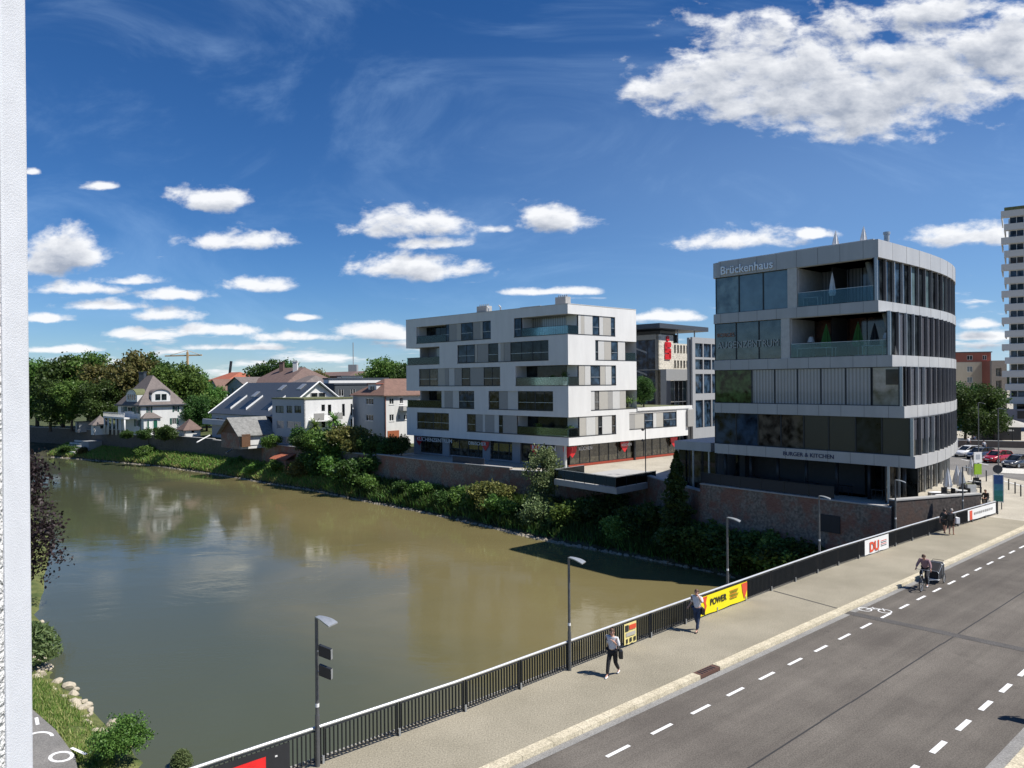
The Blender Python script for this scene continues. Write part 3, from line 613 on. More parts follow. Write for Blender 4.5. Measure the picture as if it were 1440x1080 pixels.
for k in range(8): mb = MB(); mb.fbox(F, 2.3 + .03 * (k % 3), 3.08 - .05 * (k % 4), .73 - .055 * k, .748 - .055 * k, .066, .07); mb.build('small_print', redp if k % 3 == 0 else blk, e)
for u0, u1, sgn in ((.0, .5, 1), (3.35, 3.84, -1)):
    mb = MB(); uu = [(u0 + .1, .88), (u1, .88), (u1 - .12, .6), (u1 - .05, .45), (u0 + .25, .1), (u0 + .3, .5)] if sgn > 0 else [(u0, .88), (u1, .88), (u1, .55), (u1 - .25, .12), (u0 + .08, .5)]
    mb.poly([F.pt(a, z, .068) for a, z in uu]); mb.poly([F.pt(a, z, .066) for a, z in uu]); mb.build('red_figure', redp, e, recalc=False)
e = banner(22.1, 22.85, .1, .92, paleyel, 'small pale yellow poster with black print on the railing', 'poster', 'poster')
F = RFr(22.1)
for a, b, c, d, mm in ((.05, .25, .62, .86, blk), (.3, .7, .66, .84, redp), (.1, .66, .42, .56, M['beige']), (.1, .2, .16, .32, blk), (.32, .44, .18, .34, blk), (.56, .68, .18, .34, blk)):
    mb = MB(); mb.fbox(F, a, b, c, d, .058, .066); mb.build('print', mm, e)
e = banner(43.9, 47.0, .06, .93, whitep, 'white banner with big red letters DU on the railing')
F = RFr(43.9); F.d = (Vector(bp(47, TR(47))) - Vector(bp(43.9, TR(43.9)))).normalized(); F.o = Vector((F.d.y, -F.d.x, 0))
text('DU', F, .55, .2, .08, .78, redp, e, bold=.03, xs=1.1, ext=.003)
for k in range(4): mb = MB(); mb.fbox(F, 2.05, 2.8, .62 - .1 * k, .65 - .1 * k, .064, .07); mb.build('small_print', blk if k % 2 else redp, e)
e = banner(59.3, 64.5, .16, .93, whitep, 'long white banner with a red mark at the railing end')
F = RFr(59.3); F.d = (Vector(bp(64.5, TR(64.5))) - Vector(bp(59.3, TR(59.3)))).normalized(); F.o = Vector((F.d.y, -F.d.x, 0))
mb = MB(); mb.fbox(F, .3, .75, .2, .85, .06, .07); mb.build('red_mark', redp, e)
for k in range(9): mb = MB(); mb.fbox(F, 1.1 + k * .4, 1.38 + k * .4, .5, .66, .06, .07); mb.build('print', M['greypanel'], e)
e = banner(4.6, 8.35, .0, .9, mat('black_board', (.02, .022, .026), .4), 'black board with a red square on the railing at bottom left', 'sign_board', 'sign')
F = RFr(4.6)
mb = MB(); mb.fbox(F, 1.2, 3.1, .12, .72, .058, .066); mb.build('red_square', mat('bright_red_print', (.75, .02, .02), .4), e)
mb = MB(); mb.fbox(F, 3.35, 3.62, .62, .665, .058, .066); mb.build('white_mark', whitep, e)
mb = MB(); mb.poly([F.pt(a, z, .06) for a, z in ((3.37, .70), (3.6, .70), (3.6, .86), (3.54, .78), (3.46, .84), (3.4, .76))]); mb.build('white_mark', whitep, e, recalc=False)
# ------------------------------------------------------------------ bridge street lamps
def lamp(s, label, boxes=False, h=4.07, group='street lamps along the bridge', loc=None):
    p = Vector(loc) if loc else Vector(bp(s, TR(s) + (.09 if s < 20 else -.12)))
    e = empty('street_lamp', p, label, 'street lamp', group)
    mb = MB(); mb.tube([p + Vector((0, 0, 0)), p + Vector((0, 0, 1.4))], .065, 10); mb.tube([p + Vector((0, 0, 1.4)), p + Vector((0, 0, h))], [.052, .045], 10); mb.build('pole', mat('lamp_pole', (.13, .135, .14), .45, metal=.5, var=.2, scale=6), e, smooth=False)
    hd = MB(); d = BN * .92 + BD * .38; d.normalize(); q = Vector((-d.y, d.x, 0)); prev = None
    for i in range(7):
        t = i / 6; c = p + d * (.02 + .56 * t) + Vector((0, 0, h + .0 - .14 * t ** 2 + .02)); wd = .075 + .11 * min(1, t * 1.4)
        cur = [c + q * wd, c - q * wd, c - q * wd - Vector((0, 0, .035)), c + q * wd - Vector((0, 0, .035))]
        if prev: 
            for a in range(4): b = (a + 1) % 4; hd.quad(prev[a], prev[b], cur[b], cur[a])
        else: hd.poly(cur)
        prev = cur
    hd.poly(prev); hd.build('lamp_head', M['galv'], e)
    st = MB(); st.tube([p + Vector((0, 0, 1.62)), p + Vector((0, 0, 1.72))], .0545, 10); st.build('sticker', whitep, e)
    if boxes:
        for z in (3.15, 2.62):
            b = MB(); c = p + BN * .3 + BD * .1 + Vector((0, 0, z)); ax = (BN * .8 + BD * .6).normalized(); ay = Vector((-ax.y, ax.x, 0))
            P = []
            for zz in (-.13, .16):
                for sx, sy in ((-1, -1), (1, -1), (1, 1), (-1, 1)): P.append(c + ax * .17 * sx + ay * .05 * sy + Vector((0, 0, zz - .05 * sx)))
            b.hexa(P); b.build('box_sign', M['darkmetal'], e)
            b2 = MB(); b2.tube([p + Vector((0, 0, z - .02)), c], .018, 6); b2.build('bracket', M['galv'], e)
            b3 = MB(); P = [c + ax * .178 * 1 + ay * .052 * sy + Vector((0, 0, zz)) for sy, zz in ((-1, -.17), (1, -.17), (1, .1), (-1, .1))]; b3.poly(P); b3.poly([x + ax * .012 for x in P]); b3.build('edge_strip', M['galv'], e, recalc=False)
    return e
lamp(9.12, 'tall grey lamp pole carrying two small box signs in the foreground', boxes=True)
lamp(18.95, 'grey street lamp behind the woman in white shoes, over the brown water')
lamp(29.8, 'grey street lamp behind the yellow POWER banner')
lamp(38.9, 'grey street lamp between the POWER banner and the DU banner')
lamp(48.4, 'grey street lamp just right of the DU banner')
lamp(58.9, 'grey street lamp at the left end of the long white banner')
# ------------------------------------------------------------------ the building the photograph is taken from: window jamb at the left
jm = mat('grey_painted_jamb', (.58, .595, .62), .75, var=.05, scale=30, bump=.2, bscale=700); jp = mat('white_rough_plaster', (.78, .77, .74), .95, var=.06, scale=20, bump=.9, bscale=150)
e = empty('window_jamb', (-.48, .72, 8.0), 'pale grey painted window jamb with rough white plaster edge beside the viewpoint', 'window jamb')
mb = MB(); mb.box(-.60, -.521, .757, .80, 8.9, 12.2); mb.build('jamb', jm, e, bevel=.004)
mb = MB(); mb.box(-.75, -.5225, .50, .7565, 8.9, 12.2); mb.build('plaster', jp, e)
# ------------------------------------------------------------------ curved office building with grey fascia bands
BH = Fac((28.71, 52.64), -40.8, out=-1)
ULEFT = 16.92
def bez(p0, p1, p2, p3, n):
    return [tuple((1 - t) ** 3 * a + 3 * (1 - t) ** 2 * t * b + 3 * (1 - t) * t * t * c + t ** 3 * d for a, b, c, d in zip(p0, p1, p2, p3)) for t in [i / n for i in range(n + 1)]]
def bh_curve(u0, n=16, inset=0.):
    c = BH.pt(u0, 0)[:2]
    P = bez(c, (c[0] + 5.65, c[1] + 4.87), (39.3, 64.7), (43.15, 71.9), n)
    return P
BACK = [(43.4, 74.4), (42.1, 78.3), (38.7, 82.2), (33.9, 84.4)]
def bh_foot(u0, inset=0., rl=.6):
    """footprint polygon: river front, curved street front, back, left side"""
    P = bh_curve(u0) + BACK
    L0 = Vector(BH.pt(ULEFT, 0)[:2]); back = L0 + Vector((.757, .653)) * 14
    P += [tuple(back)]
    P += [tuple(L0 + Vector((.757, .653)) * rl), tuple(L0 + Vector((.757, .653)) * rl * .3 + Vector(BH.d[:2]) * -rl * .25), tuple(L0 - Vector(BH.d[:2]) * rl)]
    if inset:
        Q = []; n = len(P)
        for i in range(n):
            a = Vector(P[i - 1]); b = Vector(P[i]); c = Vector(P[(i + 1) % n])
            n1 = (b - a).normalized(); n2 = (c - b).normalized(); v = Vector((-n1.y, n1.x)) + Vector((-n2.y, n2.x))
            v.normalize(); k = max(.5, v.dot(Vector((-n1.y, n1.x)))); Q.append(tuple(b + v * inset / k))
        return Q
    return P
SL = [(3.99, 4.83, .05), (7.56, 8.41, .75), (11.29, 12.14, 1.56), (15.38, 16.21, 2.52), (19.40, 20.72, 2.50)]
OB = empty('office_building', (31.5, 65, 0), 'five storey office building with light grey fascia bands and a curved street side', 'building')
for i, (z0, z1, u0) in enumerate(SL):
    mb = MB(); mb.prism(bh_foot(u0), z0, z1); o = mb.build('fascia_band', M['alu'], OB)
    u = u0 + 1.1
    while u < ULEFT - .3:
        jn = MB(); jn.fbox(BH, u - .012, u + .012, z0 + .0, z1 - .0, .0, .006); jn.build('panel_joint', M['alu_joint'], o); u += 1.76
    C = bh_curve(u0, 9)
    for p, q in zip(C[1:-1], C[2:]):
        d = (Vector(q) - Vector(p)).normalized(); nr = Vector((d.y, -d.x)); a = Vector(p); t = .012; jn = MB()
        jn.hexa([(*(a - d * t + nr * -.05), z0), (*(a + d * t + nr * -.05), z0), (*(a + d * t + nr * .006), z0), (*(a - d * t + nr * .006), z0), (*(a - d * t + nr * -.05), z1), (*(a + d * t + nr * -.05), z1), (*(a + d * t + nr * .006), z1), (*(a - d * t + nr * .006), z1)]); jn.build('panel_joint', M['alu_joint'], o)
# upper setback rim of the roof
mb = MB(); mb.fbox(BH, 2.9, 16.2, 20.722, 20.81, -1.2, -.12); mb.build('roof_edge', M['alu'], OB)
mb = MB(); mb.fbox(BH, 7.4, 12.5, 20.75, 21.35, -5.0, -3.0); mb.fbox(BH, 4., 7.0, 20.75, 21.2, -8, -5); mb.build('roof_plant', M['darkmetal'], OB)
mb = MB(); mb.fbox(BH, 7.8, 12.0, 21.22, 21.35, -4.12, -2.9); mb.build('roof_rail', M['galv'], OB)
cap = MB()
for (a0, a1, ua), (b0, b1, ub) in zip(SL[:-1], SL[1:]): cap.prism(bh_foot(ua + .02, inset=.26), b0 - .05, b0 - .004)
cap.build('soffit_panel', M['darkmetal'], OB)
# cores
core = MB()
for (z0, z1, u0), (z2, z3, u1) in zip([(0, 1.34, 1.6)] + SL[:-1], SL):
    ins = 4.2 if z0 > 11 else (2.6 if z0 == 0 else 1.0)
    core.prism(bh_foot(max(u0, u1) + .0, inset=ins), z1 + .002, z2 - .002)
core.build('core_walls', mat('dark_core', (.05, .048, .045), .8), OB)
def glz(F, u0, u1, z0, z1, m_, n=-.28, name='window_bay', fr=.05):
    b = MB(); b.fbox(F, u0 + .02, u1 - .02, z0 + .02, z1 - .02, n - .03, n); o = b.build(name, m_, OB)
    f = MB()
    for a, c, d, e in ((u0, u0 + fr, z0, z1), (u1 - fr, u1, z0, z1), (u0 + fr, u1 - fr, z0, z0 + fr), (u0 + fr, u1 - fr, z1 - fr, z1)): f.fbox(F, a, c, d, e, n - .05, n + .045)
    f.build('frame', M['darkmetal'], o); return o
def bu(px, py): return BH.u(px, py)
curt = mat('white_blind', (.42, .43, .46), .7); curtd = mat('grey_blind', (.13, .13, .145), .6)
def slatmat(name, col, sc_=11, horiz=False):
    m, N, L, P = nm(name)
    tc = N.new('ShaderNodeTexCoord'); w_ = N.new('ShaderNodeTexWave'); w_.inputs['Scale'].default_value = sc_; w_.inputs['Distortion'].default_value = .15; w_.bands_direction = 'Z' if horiz else 'DIAGONAL'
    mp = N.new('ShaderNodeMapping'); mp.inputs['Rotation'].default_value = (0, 0, 0); mp.inputs['Scale'].default_value = (-1 if not horiz else 1, 1, 0 if not horiz else 1); L.new(tc.outputs['Object'], mp.inputs[0]); L.new(mp.outputs[0], w_.inputs['Vector'])
    cr = N.new('ShaderNodeMapRange'); cr.inputs[3].default_value = .55; cr.inputs[4].default_value = 1.1; L.new(w_.outputs['Fac'], cr.inputs[0])
    s_ = N.new('ShaderNodeVectorMath'); s_.operation = 'SCALE'; s_.inputs[0].default_value = col; L.new(cr.outputs[0], s_.inputs['Scale']); L.new(s_.outputs[0], P.inputs['Base Color'])
    P.inputs['Roughness'].default_value = .25; P.inputs['Coat Weight'].default_value = .8; P.inputs['Coat Roughness'].default_value = .04
    return m
BL1 = slatmat('vertical_blinds', (.27, .28, .31), 1.6); BL2 = slatmat('venetian_blinds', (.105, .105, .122), 14, True); BL3 = slatmat('dark_venetian_blinds', (.03, .03, .032), 16, True)
# storey five
z0, z1 = 16.21, 19.40
for a, b, mm in ((1004, 1037, glassdark('church_tint_glass', (.10, .13, .12), .05, 1., .7, 1.2)), (1037, 1071, M['glasscurt']), (1071, 1107, M['glasscurt'])): glz(BH, bu(b, 410), bu(a, 410), z0, z1, mm)  # first pane's tint stands in for a reflected church
mb = MB(); mb.fbox(BH, bu(1120, 410), bu(1107, 410), z0, z1, -.6, -.04); mb.build('pillar', M['pillar'], OB)
# loggia on storey five: soffit, back, balustrade, slanted strut
def loggia(ua, ub, z0, z1, backm, depth=4.1):
    mb = MB(); mb.fbox(BH, ua + .35, ub, z0 + .003, z0 + .05, -depth, -.3); mb.build('loggia_floor', M['floor'], OB)
    mb = MB(); mb.fbox(BH, ua + .35, ub, z1 - .05, z1 - .003, -depth, -.12); mb.build('loggia_soffit', M['ceil'], OB)
    mb = MB(); n = 5
    for k in range(n):
        a = ua + .5 + (ub - ua - .5) * k / n; b = ua + .5 + (ub - ua - .5) * (k + 1) / n; mb.fbox(BH, a + .04, b - .04, z0 + .05, z1 - .05, -depth - .05, -depth + .0)
    mb.build('loggia_back_glazing', backm, OB)
    mb = MB(); mb.fbox(BH, ub - .05, ub, z0 + .05, z1 - .05, -depth, -.3); mb.build('loggia_side_wall', M['pillar'], OB)
    mb = MB(); mb.fbox(BH, ua + .25, ub - .05, z0 + .05, z0 + 1.12, -.17, -.15); o = mb.build('glass_balustrade', M['bal'], OB)
    mb = MB(); mb.fbox(BH, ua + .25, ub - .05, z0 + 1.12, z0 + 1.16, -.19, -.13)
    mb.build('balustrade_rail', M['galv'], o)
loggia(bu(1232, 400), bu(1120, 400), z0, z1, BL1)
loggia(bu(1252, 475), bu(1110, 475), 12.14, 15.38, glassdark('loggia_back_glass', (.09, .035, .02), .1, .8, .9, .7))
for (ua, za, ub, zb) in ((bu(1222, 400), 16.23, bu(1208, 370), 19.36), (bu(1247, 490), 12.16, bu(1232, 440), 15.36)):
    mb = MB(); mb.tube([BH.pt(ua, za, -1.6), BH.pt(ub, zb, -1.6)], .24, 10); mb.build('slanted_column', M['concrete'], OB, smooth=True)
# storey four
for a, b in ((1003, 1033), (1033, 1065), (1065, 1098)): glz(BH, bu(b, 480), bu(a, 480), 12.14, 15.38, glassdark('eye_clinic_glass', (.035, .045, .045), .04, 1., .9, 1.4))
mb = MB(); mb.fbox(BH, bu(1110, 480), bu(1098, 480), 12.14, 15.38, -.6, -.04); mb.build('pillar', M['pillar'], OB)
# storey three
ed3 = [1003, 1055, 1087, 1119, 1152, 1187, 1223]
glz(BH, bu(1055, 540), bu(1003, 540), 8.41, 11.29, M['glassgreen'])
for a, b in zip(ed3[1:], ed3[2:]): glz(BH, bu(b, 540), bu(a, 540), 8.41, 11.29, BL1)
glz(BH, bu(1266, 540), bu(1224, 540), 8.41, 11.29, glassdark('reflection_tint_glass', (.16, .165, .17), .04, 1., .6, 1.1))  # grey tint stands in for the reflection in this pane
mb = MB(); mb.fbox(BH, bu(1262, 540), bu(1244, 540), 9.97, 11.1, -.22, -.2); mb.build('dark_reflection_pane', M['glass'], OB)  # dark patch laid over the glass as a painted reflection
glz(BH, bu(1272, 540), bu(1267, 540), 8.41, 11.29, M['glass'])
# storey two
for a, b, mm in ((1003, 1033, M['glassblue']), (1033, 1064, M['glassblue']), (1064, 1096, M['glassbrown']), (1096, 1128, M['glassbrown']), (1128, 1163, BL3), (1163, 1201, BL3), (1201, 1238, M['glass']), (1238, 1281, BL3)):
    glz(BH, bu(b, 610), bu(a, 610), 4.83, 7.56, mm)
# street side bays along the curve on each storey
def fr_of(p, q):
    F = Fac((p[0], p[1]), 0); d = Vector((q[0] - p[0], q[1] - p[1], 0)); F.len = d.length; F.d = d.normalized(); F.o = Vector((F.d.y, -F.d.x, 0)); return F
finm = mat('fin_grey', (.15, .15, .155), .45, metal=.2); NB = 15; rb = random.Random(11)
def bays(u0, z0, z1, pick, ins=.3, n=NB, back=True):
    C = bh_curve(u0, n) + BACK
    for i, (p, q) in enumerate(zip(C[:-1], C[1:])):
        if i >= n and (q[0] - p[0]) < -4.9: break
        F = fr_of(p, q); ln = F.len
        if i < n:
            glz(F, .0, ln, z0, z1, pick(i), n=-ins, fr=.05)
            fn = MB(); fn.fbox(F, -.035, .035, z0 + .001, z1 - .001, -ins + .05, -.05); fn.build('fin', M['galv'] if i in (0, 2, 3) else finm, OB)
        else: glz(F, 0, ln, z0, z1, M['glass'], n=-ins)
bays(2.52, 16.21, 19.40, lambda i: M['glass'] if i in (0, 1, 3, 5, 7, 8) else (M['glasscurt'] if i in (4, 6, 9) else M['glassblue']))
bays(1.62, 12.14, 15.38, lambda i: M['glass'] if i in (0, 2, 3) else BL2)
bays(.80, 8.41, 11.29, lambda i: BL2)
bays(.1, 4.83, 7.56, lambda i: BL2)
# half drawn blinds on storey two: dark lower panes
C = bh_curve(.1, NB)
for i in range(0, 9):
    F = fr_of(C[i], C[i + 1]); b = MB(); b.fbox(F, .06, F.len - .06, 4.88, 5.96 if i in (0, 1, 2, 3) else 4.88 + (2.0 if i in (5, 6) else .5), -.27, -.25); b.build('open_pane', M['glass'], OB)
# ground floor: recessed dark glazing, columns, street-side glass
z0, z1 = 1.31, 3.99
C = bh_curve(1.2, 12)
CI = [(p[0] - .25, p[1] + .3) for p in C]
for i, (p, q) in enumerate(zip(CI[:-1], CI[1:])):
    F = fr_of(p, q); glz(F, 0, F.len, z0, z1, M['glass'] if i % 3 else M['glassbrown'], n=-.5)
    mb = MB(); mb.fbox(F, -.07, .07, z0, z1, -.36, -.22); mb.build('column', M['galv'], OB)
for k in range(7):
    u = 1.2 + 2.5 * k; mb = MB(); mb.tube([BH.pt(u, 1.3, -1.0), BH.pt(u, 3.99, -1.0)], .14, 12); mb.build('column', M['darkmetal'], OB, smooth=True)
for k in range(6):
    glz(BH, 1.1 + 2.6 * k, 3.7 + 2.6 * k, 1.36, 3.99, M['glass'], n=-3.3)
# lettering
lit = mat('steel_letters', (.8, .8, .8), .35, metal=.3)
text('Brückenhaus', BH, bu(1013.5, 383), 19.62, .06, .97, lit, OB, rev=True, ext=.05, bold=.014, xs=1.0)
gl = mat('frosted_letters', (.36, .40, .40), .5)
text('AUGENZENTRUM', BH, bu(1007, 483), 13.18, -.2, .84, gl, OB, rev=True, ext=.004, xs=.87)
text('BORGES', BH, bu(1006, 470), 14.18, -.2, .48, mat('orange_print', (.3, .1, .04), .5), OB, rev=True, ext=.004)
bl = mat('blue_letters', (.02, .03, .09), .5)
text('BURGER & KITCHEN', BH, bu(1101, 638), 4.25, .012, .44, bl, OB, rev=True, ext=.02, bold=.006, xs=1.06)
C = bh_curve(.05, 9); F = fr_of(C[7], C[8]); text('Café', F, -.3, 4.42, .06, .36, bl, OB, ext=.01, bold=.004); text('Bar', F, .2, 4.12, .06, .34, bl, OB, ext=.01, bold=.004)
# pipes on the roof
mb = MB(); c = atY(1247, 340, 62); mb.tube([(c.x, c.y, 20.7), (c.x, c.y, 22.5)], .22, 12); mb.tube([(c.x, c.y, 22.5), (c.x, c.y, 22.7)], .28, 12); mb.build('chimney_pipe', M['galv'], OB)
# river terrace below the office: rail, tables
TER = empty('terrace_railing', BH.pt(10, 0, 1.4), 'dark tinted glass railing of the terrace on top of the brick river wall', 'railing')
wl = [WALL[3], WALL[4], WALL[5]]
for p, q in zip(wl[:-1], wl[1:]):
    F = fr_of(q, p); n = int(F.len / 1.6)
    for k in range(n):
        a = F.len * k / n; b = F.len * (k + 1) / n; mb = MB(); mb.fbox(F, a + .03, b - .03, 1.4, 2.25, .12, .14); mb.build('glass_panel', mat('navy_terrace_panel', (.012, .015, .022), .55), TER)
        mb = MB(); mb.fbox(F, a - .025, a + .025, 1.35, 2.27, .1, .16); mb.build('post', M['darkmetal'], TER)
    mb = MB(); mb.fbox(F, 0, F.len, 2.27, 2.31, .1, .16); mb.build('top_rail', M['darkmetal'], TER)
# closed parasols and lamps on the loggias
def parasol_closed(p, h, m_, label, group, r=.22):
    e = empty('closed_parasol', p, label, 'parasol', group)
    mb = MB(); mb.tube([p, Vector(p) + Vector((0, 0, h))], .025, 8); mb.build('pole', M['galv'], e)
    mb = MB(); prof = []
    k = 14; n0 = len(mb.v)
    zs = [(h * .28, .75), (h * .38, 1.0), (h * .6, .72), (h * .8, .42), (h * .97, .12), (h * 1.02, .02)]
    for z, rr in zs:
        for j in range(k):
            t = 2 * pi * j / k; q = r * rr * (1 + .28 * cos(j * pi)); mb.v.append((p[0] + q * cos(t), p[1] + q * sin(t), p[2] + z))
    for i in range(len(zs) - 1):
        for j in range(k): mb.f.append((n0 + i * k + j, n0 + i * k + (j + 1) % k, n0 + (i + 1) * k + (j + 1) % k, n0 + (i + 1) * k + j)); mb.m.append(0)
    mb.build('canopy', m_, e)
    mb = MB(); mb.lathe([(.0, .0), (.3, .0), (.28, .06), (.04, .09)], p, 12); mb.build('base', M['concrete'], e)
    return e
cw = mat('white_canvas', (.72, .72, .72), .8); cg = mat('green_canvas', (.03, .12, .015), .7); cd = mat('dark_canvas', (.02, .022, .025), .8)
def onu(px, z, n): u = bu(px, 400 if z > 15 else 480); return Vector(BH.pt(u + n * .0, z, n))
parasol_closed(Vector(BH.pt(bu(1162, 400), 16.26, -1.0)), 2.55, cw, 'white closed parasol on the top loggia of the office building', None)
parasol_closed(Vector(BH.pt(bu(1151, 480), 12.19, -1.3)), 2.6, cg, 'green closed parasol in the middle of the fourth floor loggia', None, .34)
parasol_closed(Vector(BH.pt(bu(1196, 480), 12.19, -1.3)), 2.6, cg, 'green closed parasol on the right of the fourth floor loggia', None, .34)
parasol_closed(Vector(BH.pt(bu(1217, 480), 12.19, -1.6)), 2.5, cd, 'dark closed parasol right of the two green parasols', None, .3)
parasol_closed(Vector(BH.pt(bu(1150, 345), 20.72, -3.0)), 1.7, cw, 'left one of two closed parasols on the office roof', None)
parasol_closed(Vector(BH.pt(bu(1190, 340), 20.72, -3.0)), 1.7, cw, 'right one of two closed parasols on the office roof', None)
def floorlamp(px, label):
    p = Vector(BH.pt(bu(px, 480), 12.19, -1.9)); e = empty('standing_lamp', p, label, 'lamp')
    mb = MB(); mb.tube([p, p + Vector((0, 0, 1.3))], .03, 8); mb.lathe([(0, 0), (.18, 0), (.16, .04), (.02, .06)], p, 12); mb.build('stand', M['darkmetal'], e)
    mb = MB(); mb.lathe([(.3, 1.25), (.14, 1.7)], p, 14); mb.build('lamp_shade', cw, e)
floorlamp(1124, 'standing lamp with white shade at the left end of the loggia'); floorlamp(1231, 'standing lamp with white shade at the right end of the loggia')
def desk(u, z, n, F, label, m_, w=1.3, cat='table', name='table'):
    p = Vector(F.pt(u, z, n)); e = empty(name, p, label, cat)
    mb = MB(); mb.fbox(F, u - w / 2, u + w / 2, z + .70, z + .74, n - .35, n + .35); mb.build('table_top', m_, e)
    for a in (-1, 1):
        for b in (-1, 1): mb = MB(); mb.fbox(F, u + a * (w / 2 - .06) - .02, u + a * (w / 2 - .06) + .02, z, z + .70, n + b * .3 - .02, n + b * .3 + .02); mb.build('leg', m_, e)
desk(bu(1132, 400), 16.26, -1.2, BH, 'white table at the left end of the top loggia', M['frame'])
desk(bu(1140, 480), 12.19, -.9, BH, 'long white table behind the balustrade of the fourth floor loggia', M['frame'], 3.0)
desk(bu(1222, 480), 12.19, -.9, BH, 'white table at the right of the fourth floor loggia', M['frame'], 1.6)

# raised terrace podium under and in front of the office building
b = MB(); b.prism([WALL[2], WALL[3], WALL[4], WALL[5], (22, 76), (33, 80), (42, 76), (44.6, 71.6), (38.7, 61.6), (34.9, 55.5)], -.4, 1.3); b.build('podium', G_pave, OB)

for m_ in (BL3,): m_.node_tree.nodes['Principled BSDF'].inputs['Coat Weight'].default_value = .25
for k, (u, n) in enumerate(((3, -.7), (5.6, -.8), (8.2, -.6), (10.9, -.9), (13.5, -.7))):
    desk(u, 1.36, n - .3, BH, ('dark terrace table under the office building, nearest the bridge', 'dark terrace table second from the bridge under the office building', 'dark terrace table in the middle under the office building', 'dark terrace table second from the left under the office building', 'dark terrace table at the far left under the office building')[k], M['darkmetal'], .9)
# ------------------------------------------------------------------ white apartment block
WF = Fac((6.7, 88.0), -46.3, out=-1); VF = Fac((6.7, 88.0), 48.5, out=1)
AB = empty('apartment_building', (6.7, 98, 0), 'white six storey apartment block with staggered window bands and red shop signs below', 'building')
LW, LV, LV1 = 30.85, 12.75, 24.0
def wu(x, y=540): return WF.u(x, y)
def vu(x, y=540): return VF.u(x, y)
def w1(x): return wu(565 + x / 6, 540)      # columns measured on an enlargement of the river front
def v1(x): return vu(780 + x * .2407, 560)
# storey levels: (opening bottom, opening top)
L5, L4, L3, L2, L1 = (16.12, 18.5), (13.05, 15.5), (9.95, 12.4), (6.87, 9.25), (3.78, 6.13)
NOT = w1(148)      # the end of the building is cut back here on storeys four and two
ops = [(w1(755), w1(125), *L5), (-1, w1(950), *L5), (w1(320), LW + 1, *L4), (w1(1240), w1(470), *L4), (w1(830), w1(145), *L3), (-1, w1(960), *L3),
       (w1(610), LW + 1, *L2), (w1(1275), w1(730), *L2), (w1(395), w1(125), *L1), (-1, w1(545), *L1)]
wall(WF, 0, LW, 2.72, 19.66, ops, 'river_wall', M['white'], AB, skipjamb=('L',))
vops = [(-1, v1(357), *L5), (v1(240), LV + 1, *L4), (-1, v1(360), *L3), (v1(212), LV + 1, *L2), (-1, v1(358), *L1)]
wall(VF, 0, LV, 6.5, 19.66, vops[:4], 'street_wall', M['white'], AB, skipjamb=('L',))
wall(VF, 0, LV1, 2.72, 6.5, [vops[4], (v1(435), v1(712), 4.15, 6.35)], 'street_wall_lower', M['white'], AB, skipjamb=('L',))
# floor slabs and cores
def foot(n, lw=LW, lv=LV, ul=0.):
    a = Vector(WF.pt(0, 0, 0)); d1 = WF.d; d2 = VF.d
    k = n
    return [tuple((a + d1 * (k) + d2 * (k))[:2]), tuple((a + d1 * k + d2 * (lv - k))[:2]), tuple((a + d1 * (lw - k) + d2 * (lv - k))[:2]), tuple((a + d1 * (lw - k) + d2 * k)[:2])]
mb = MB()
for z0, z1, lv in ((2.74, 3.78, LV1), (6.14, 6.86, LV1), (9.26, 9.94, LV), (12.41, 13.04, LV), (15.51, 16.11, LV), (18.51, 19.45, LV)): mb.prism(foot(.04, LW, lv), z0, z1)
mb.build('floor_slabs', M['ceil'], AB)
mb = MB(); mb.prism(foot(2.6), 3.0, 19.3); mb.prism([tuple((WF.P + WF.d * a + VF.d * c_)[:2]) for a, c_ in ((.4, 13.2), (.4, LV1 - .4), (LW - 1, LV1 - .4), (LW - 1, 13.2))], 3.0, 6.5); mb.build('core_walls', M['white2'], AB)
mb = MB()
P = foot(0., LW, LV); c = [Vector(p) for p in P]
mb.quad((*c[1], 6.5), (*c[2], 6.5), (*c[2], 19.66), (*c[1], 19.66)); mb.quad((*c[2], 2.72), (*c[3], 2.72), (*c[3], 6.8), (*c[2], 6.8)); mb.quad((*c[2], 9.3), (*c[3], 9.3), (*c[3], 13.0), (*c[2], 13.0)); mb.quad((*c[2], 15.5), (*c[3], 15.5), (*c[3], 19.66), (*c[2], 19.66))
Q = [Vector(p) for p in foot(0., LW, LV1)]; mb.quad((*Q[1], 2.72), (*Q[2], 2.72), (*Q[2], 6.5), (*Q[1], 6.5)); mb.build('rear_walls', M['white'], AB)
# roof terrace deck and parapet coping
mb = MB(); mb.prism(foot(.3, LW, LV1), 6.87, 6.93); mb.build('roof_terrace', M['greengl'], AB)
mb = MB()
for F, ln in ((WF, LW), (VF, LV)): mb.fbox(F, 0.0, ln, 19.662, 19.73, -.35, .03)
mb.build('parapet_coping', M['lightpanel'], AB)
mb = MB(); mb.fbox(VF, LV, LV1 + .9, 6.502, 6.9, -.3, .12); mb.fbox(VF, LV1 + .0, LV1 + 1.0, 6.35, 6.5, -6, .1); mb.build('terrace_parapet', M['white'], AB)
mb = MB(); mb.fbox(VF, v1(768), v1(805), 3.95, 6.34, -3, .3); mb.build('bay_window', M['greypanel'], AB)
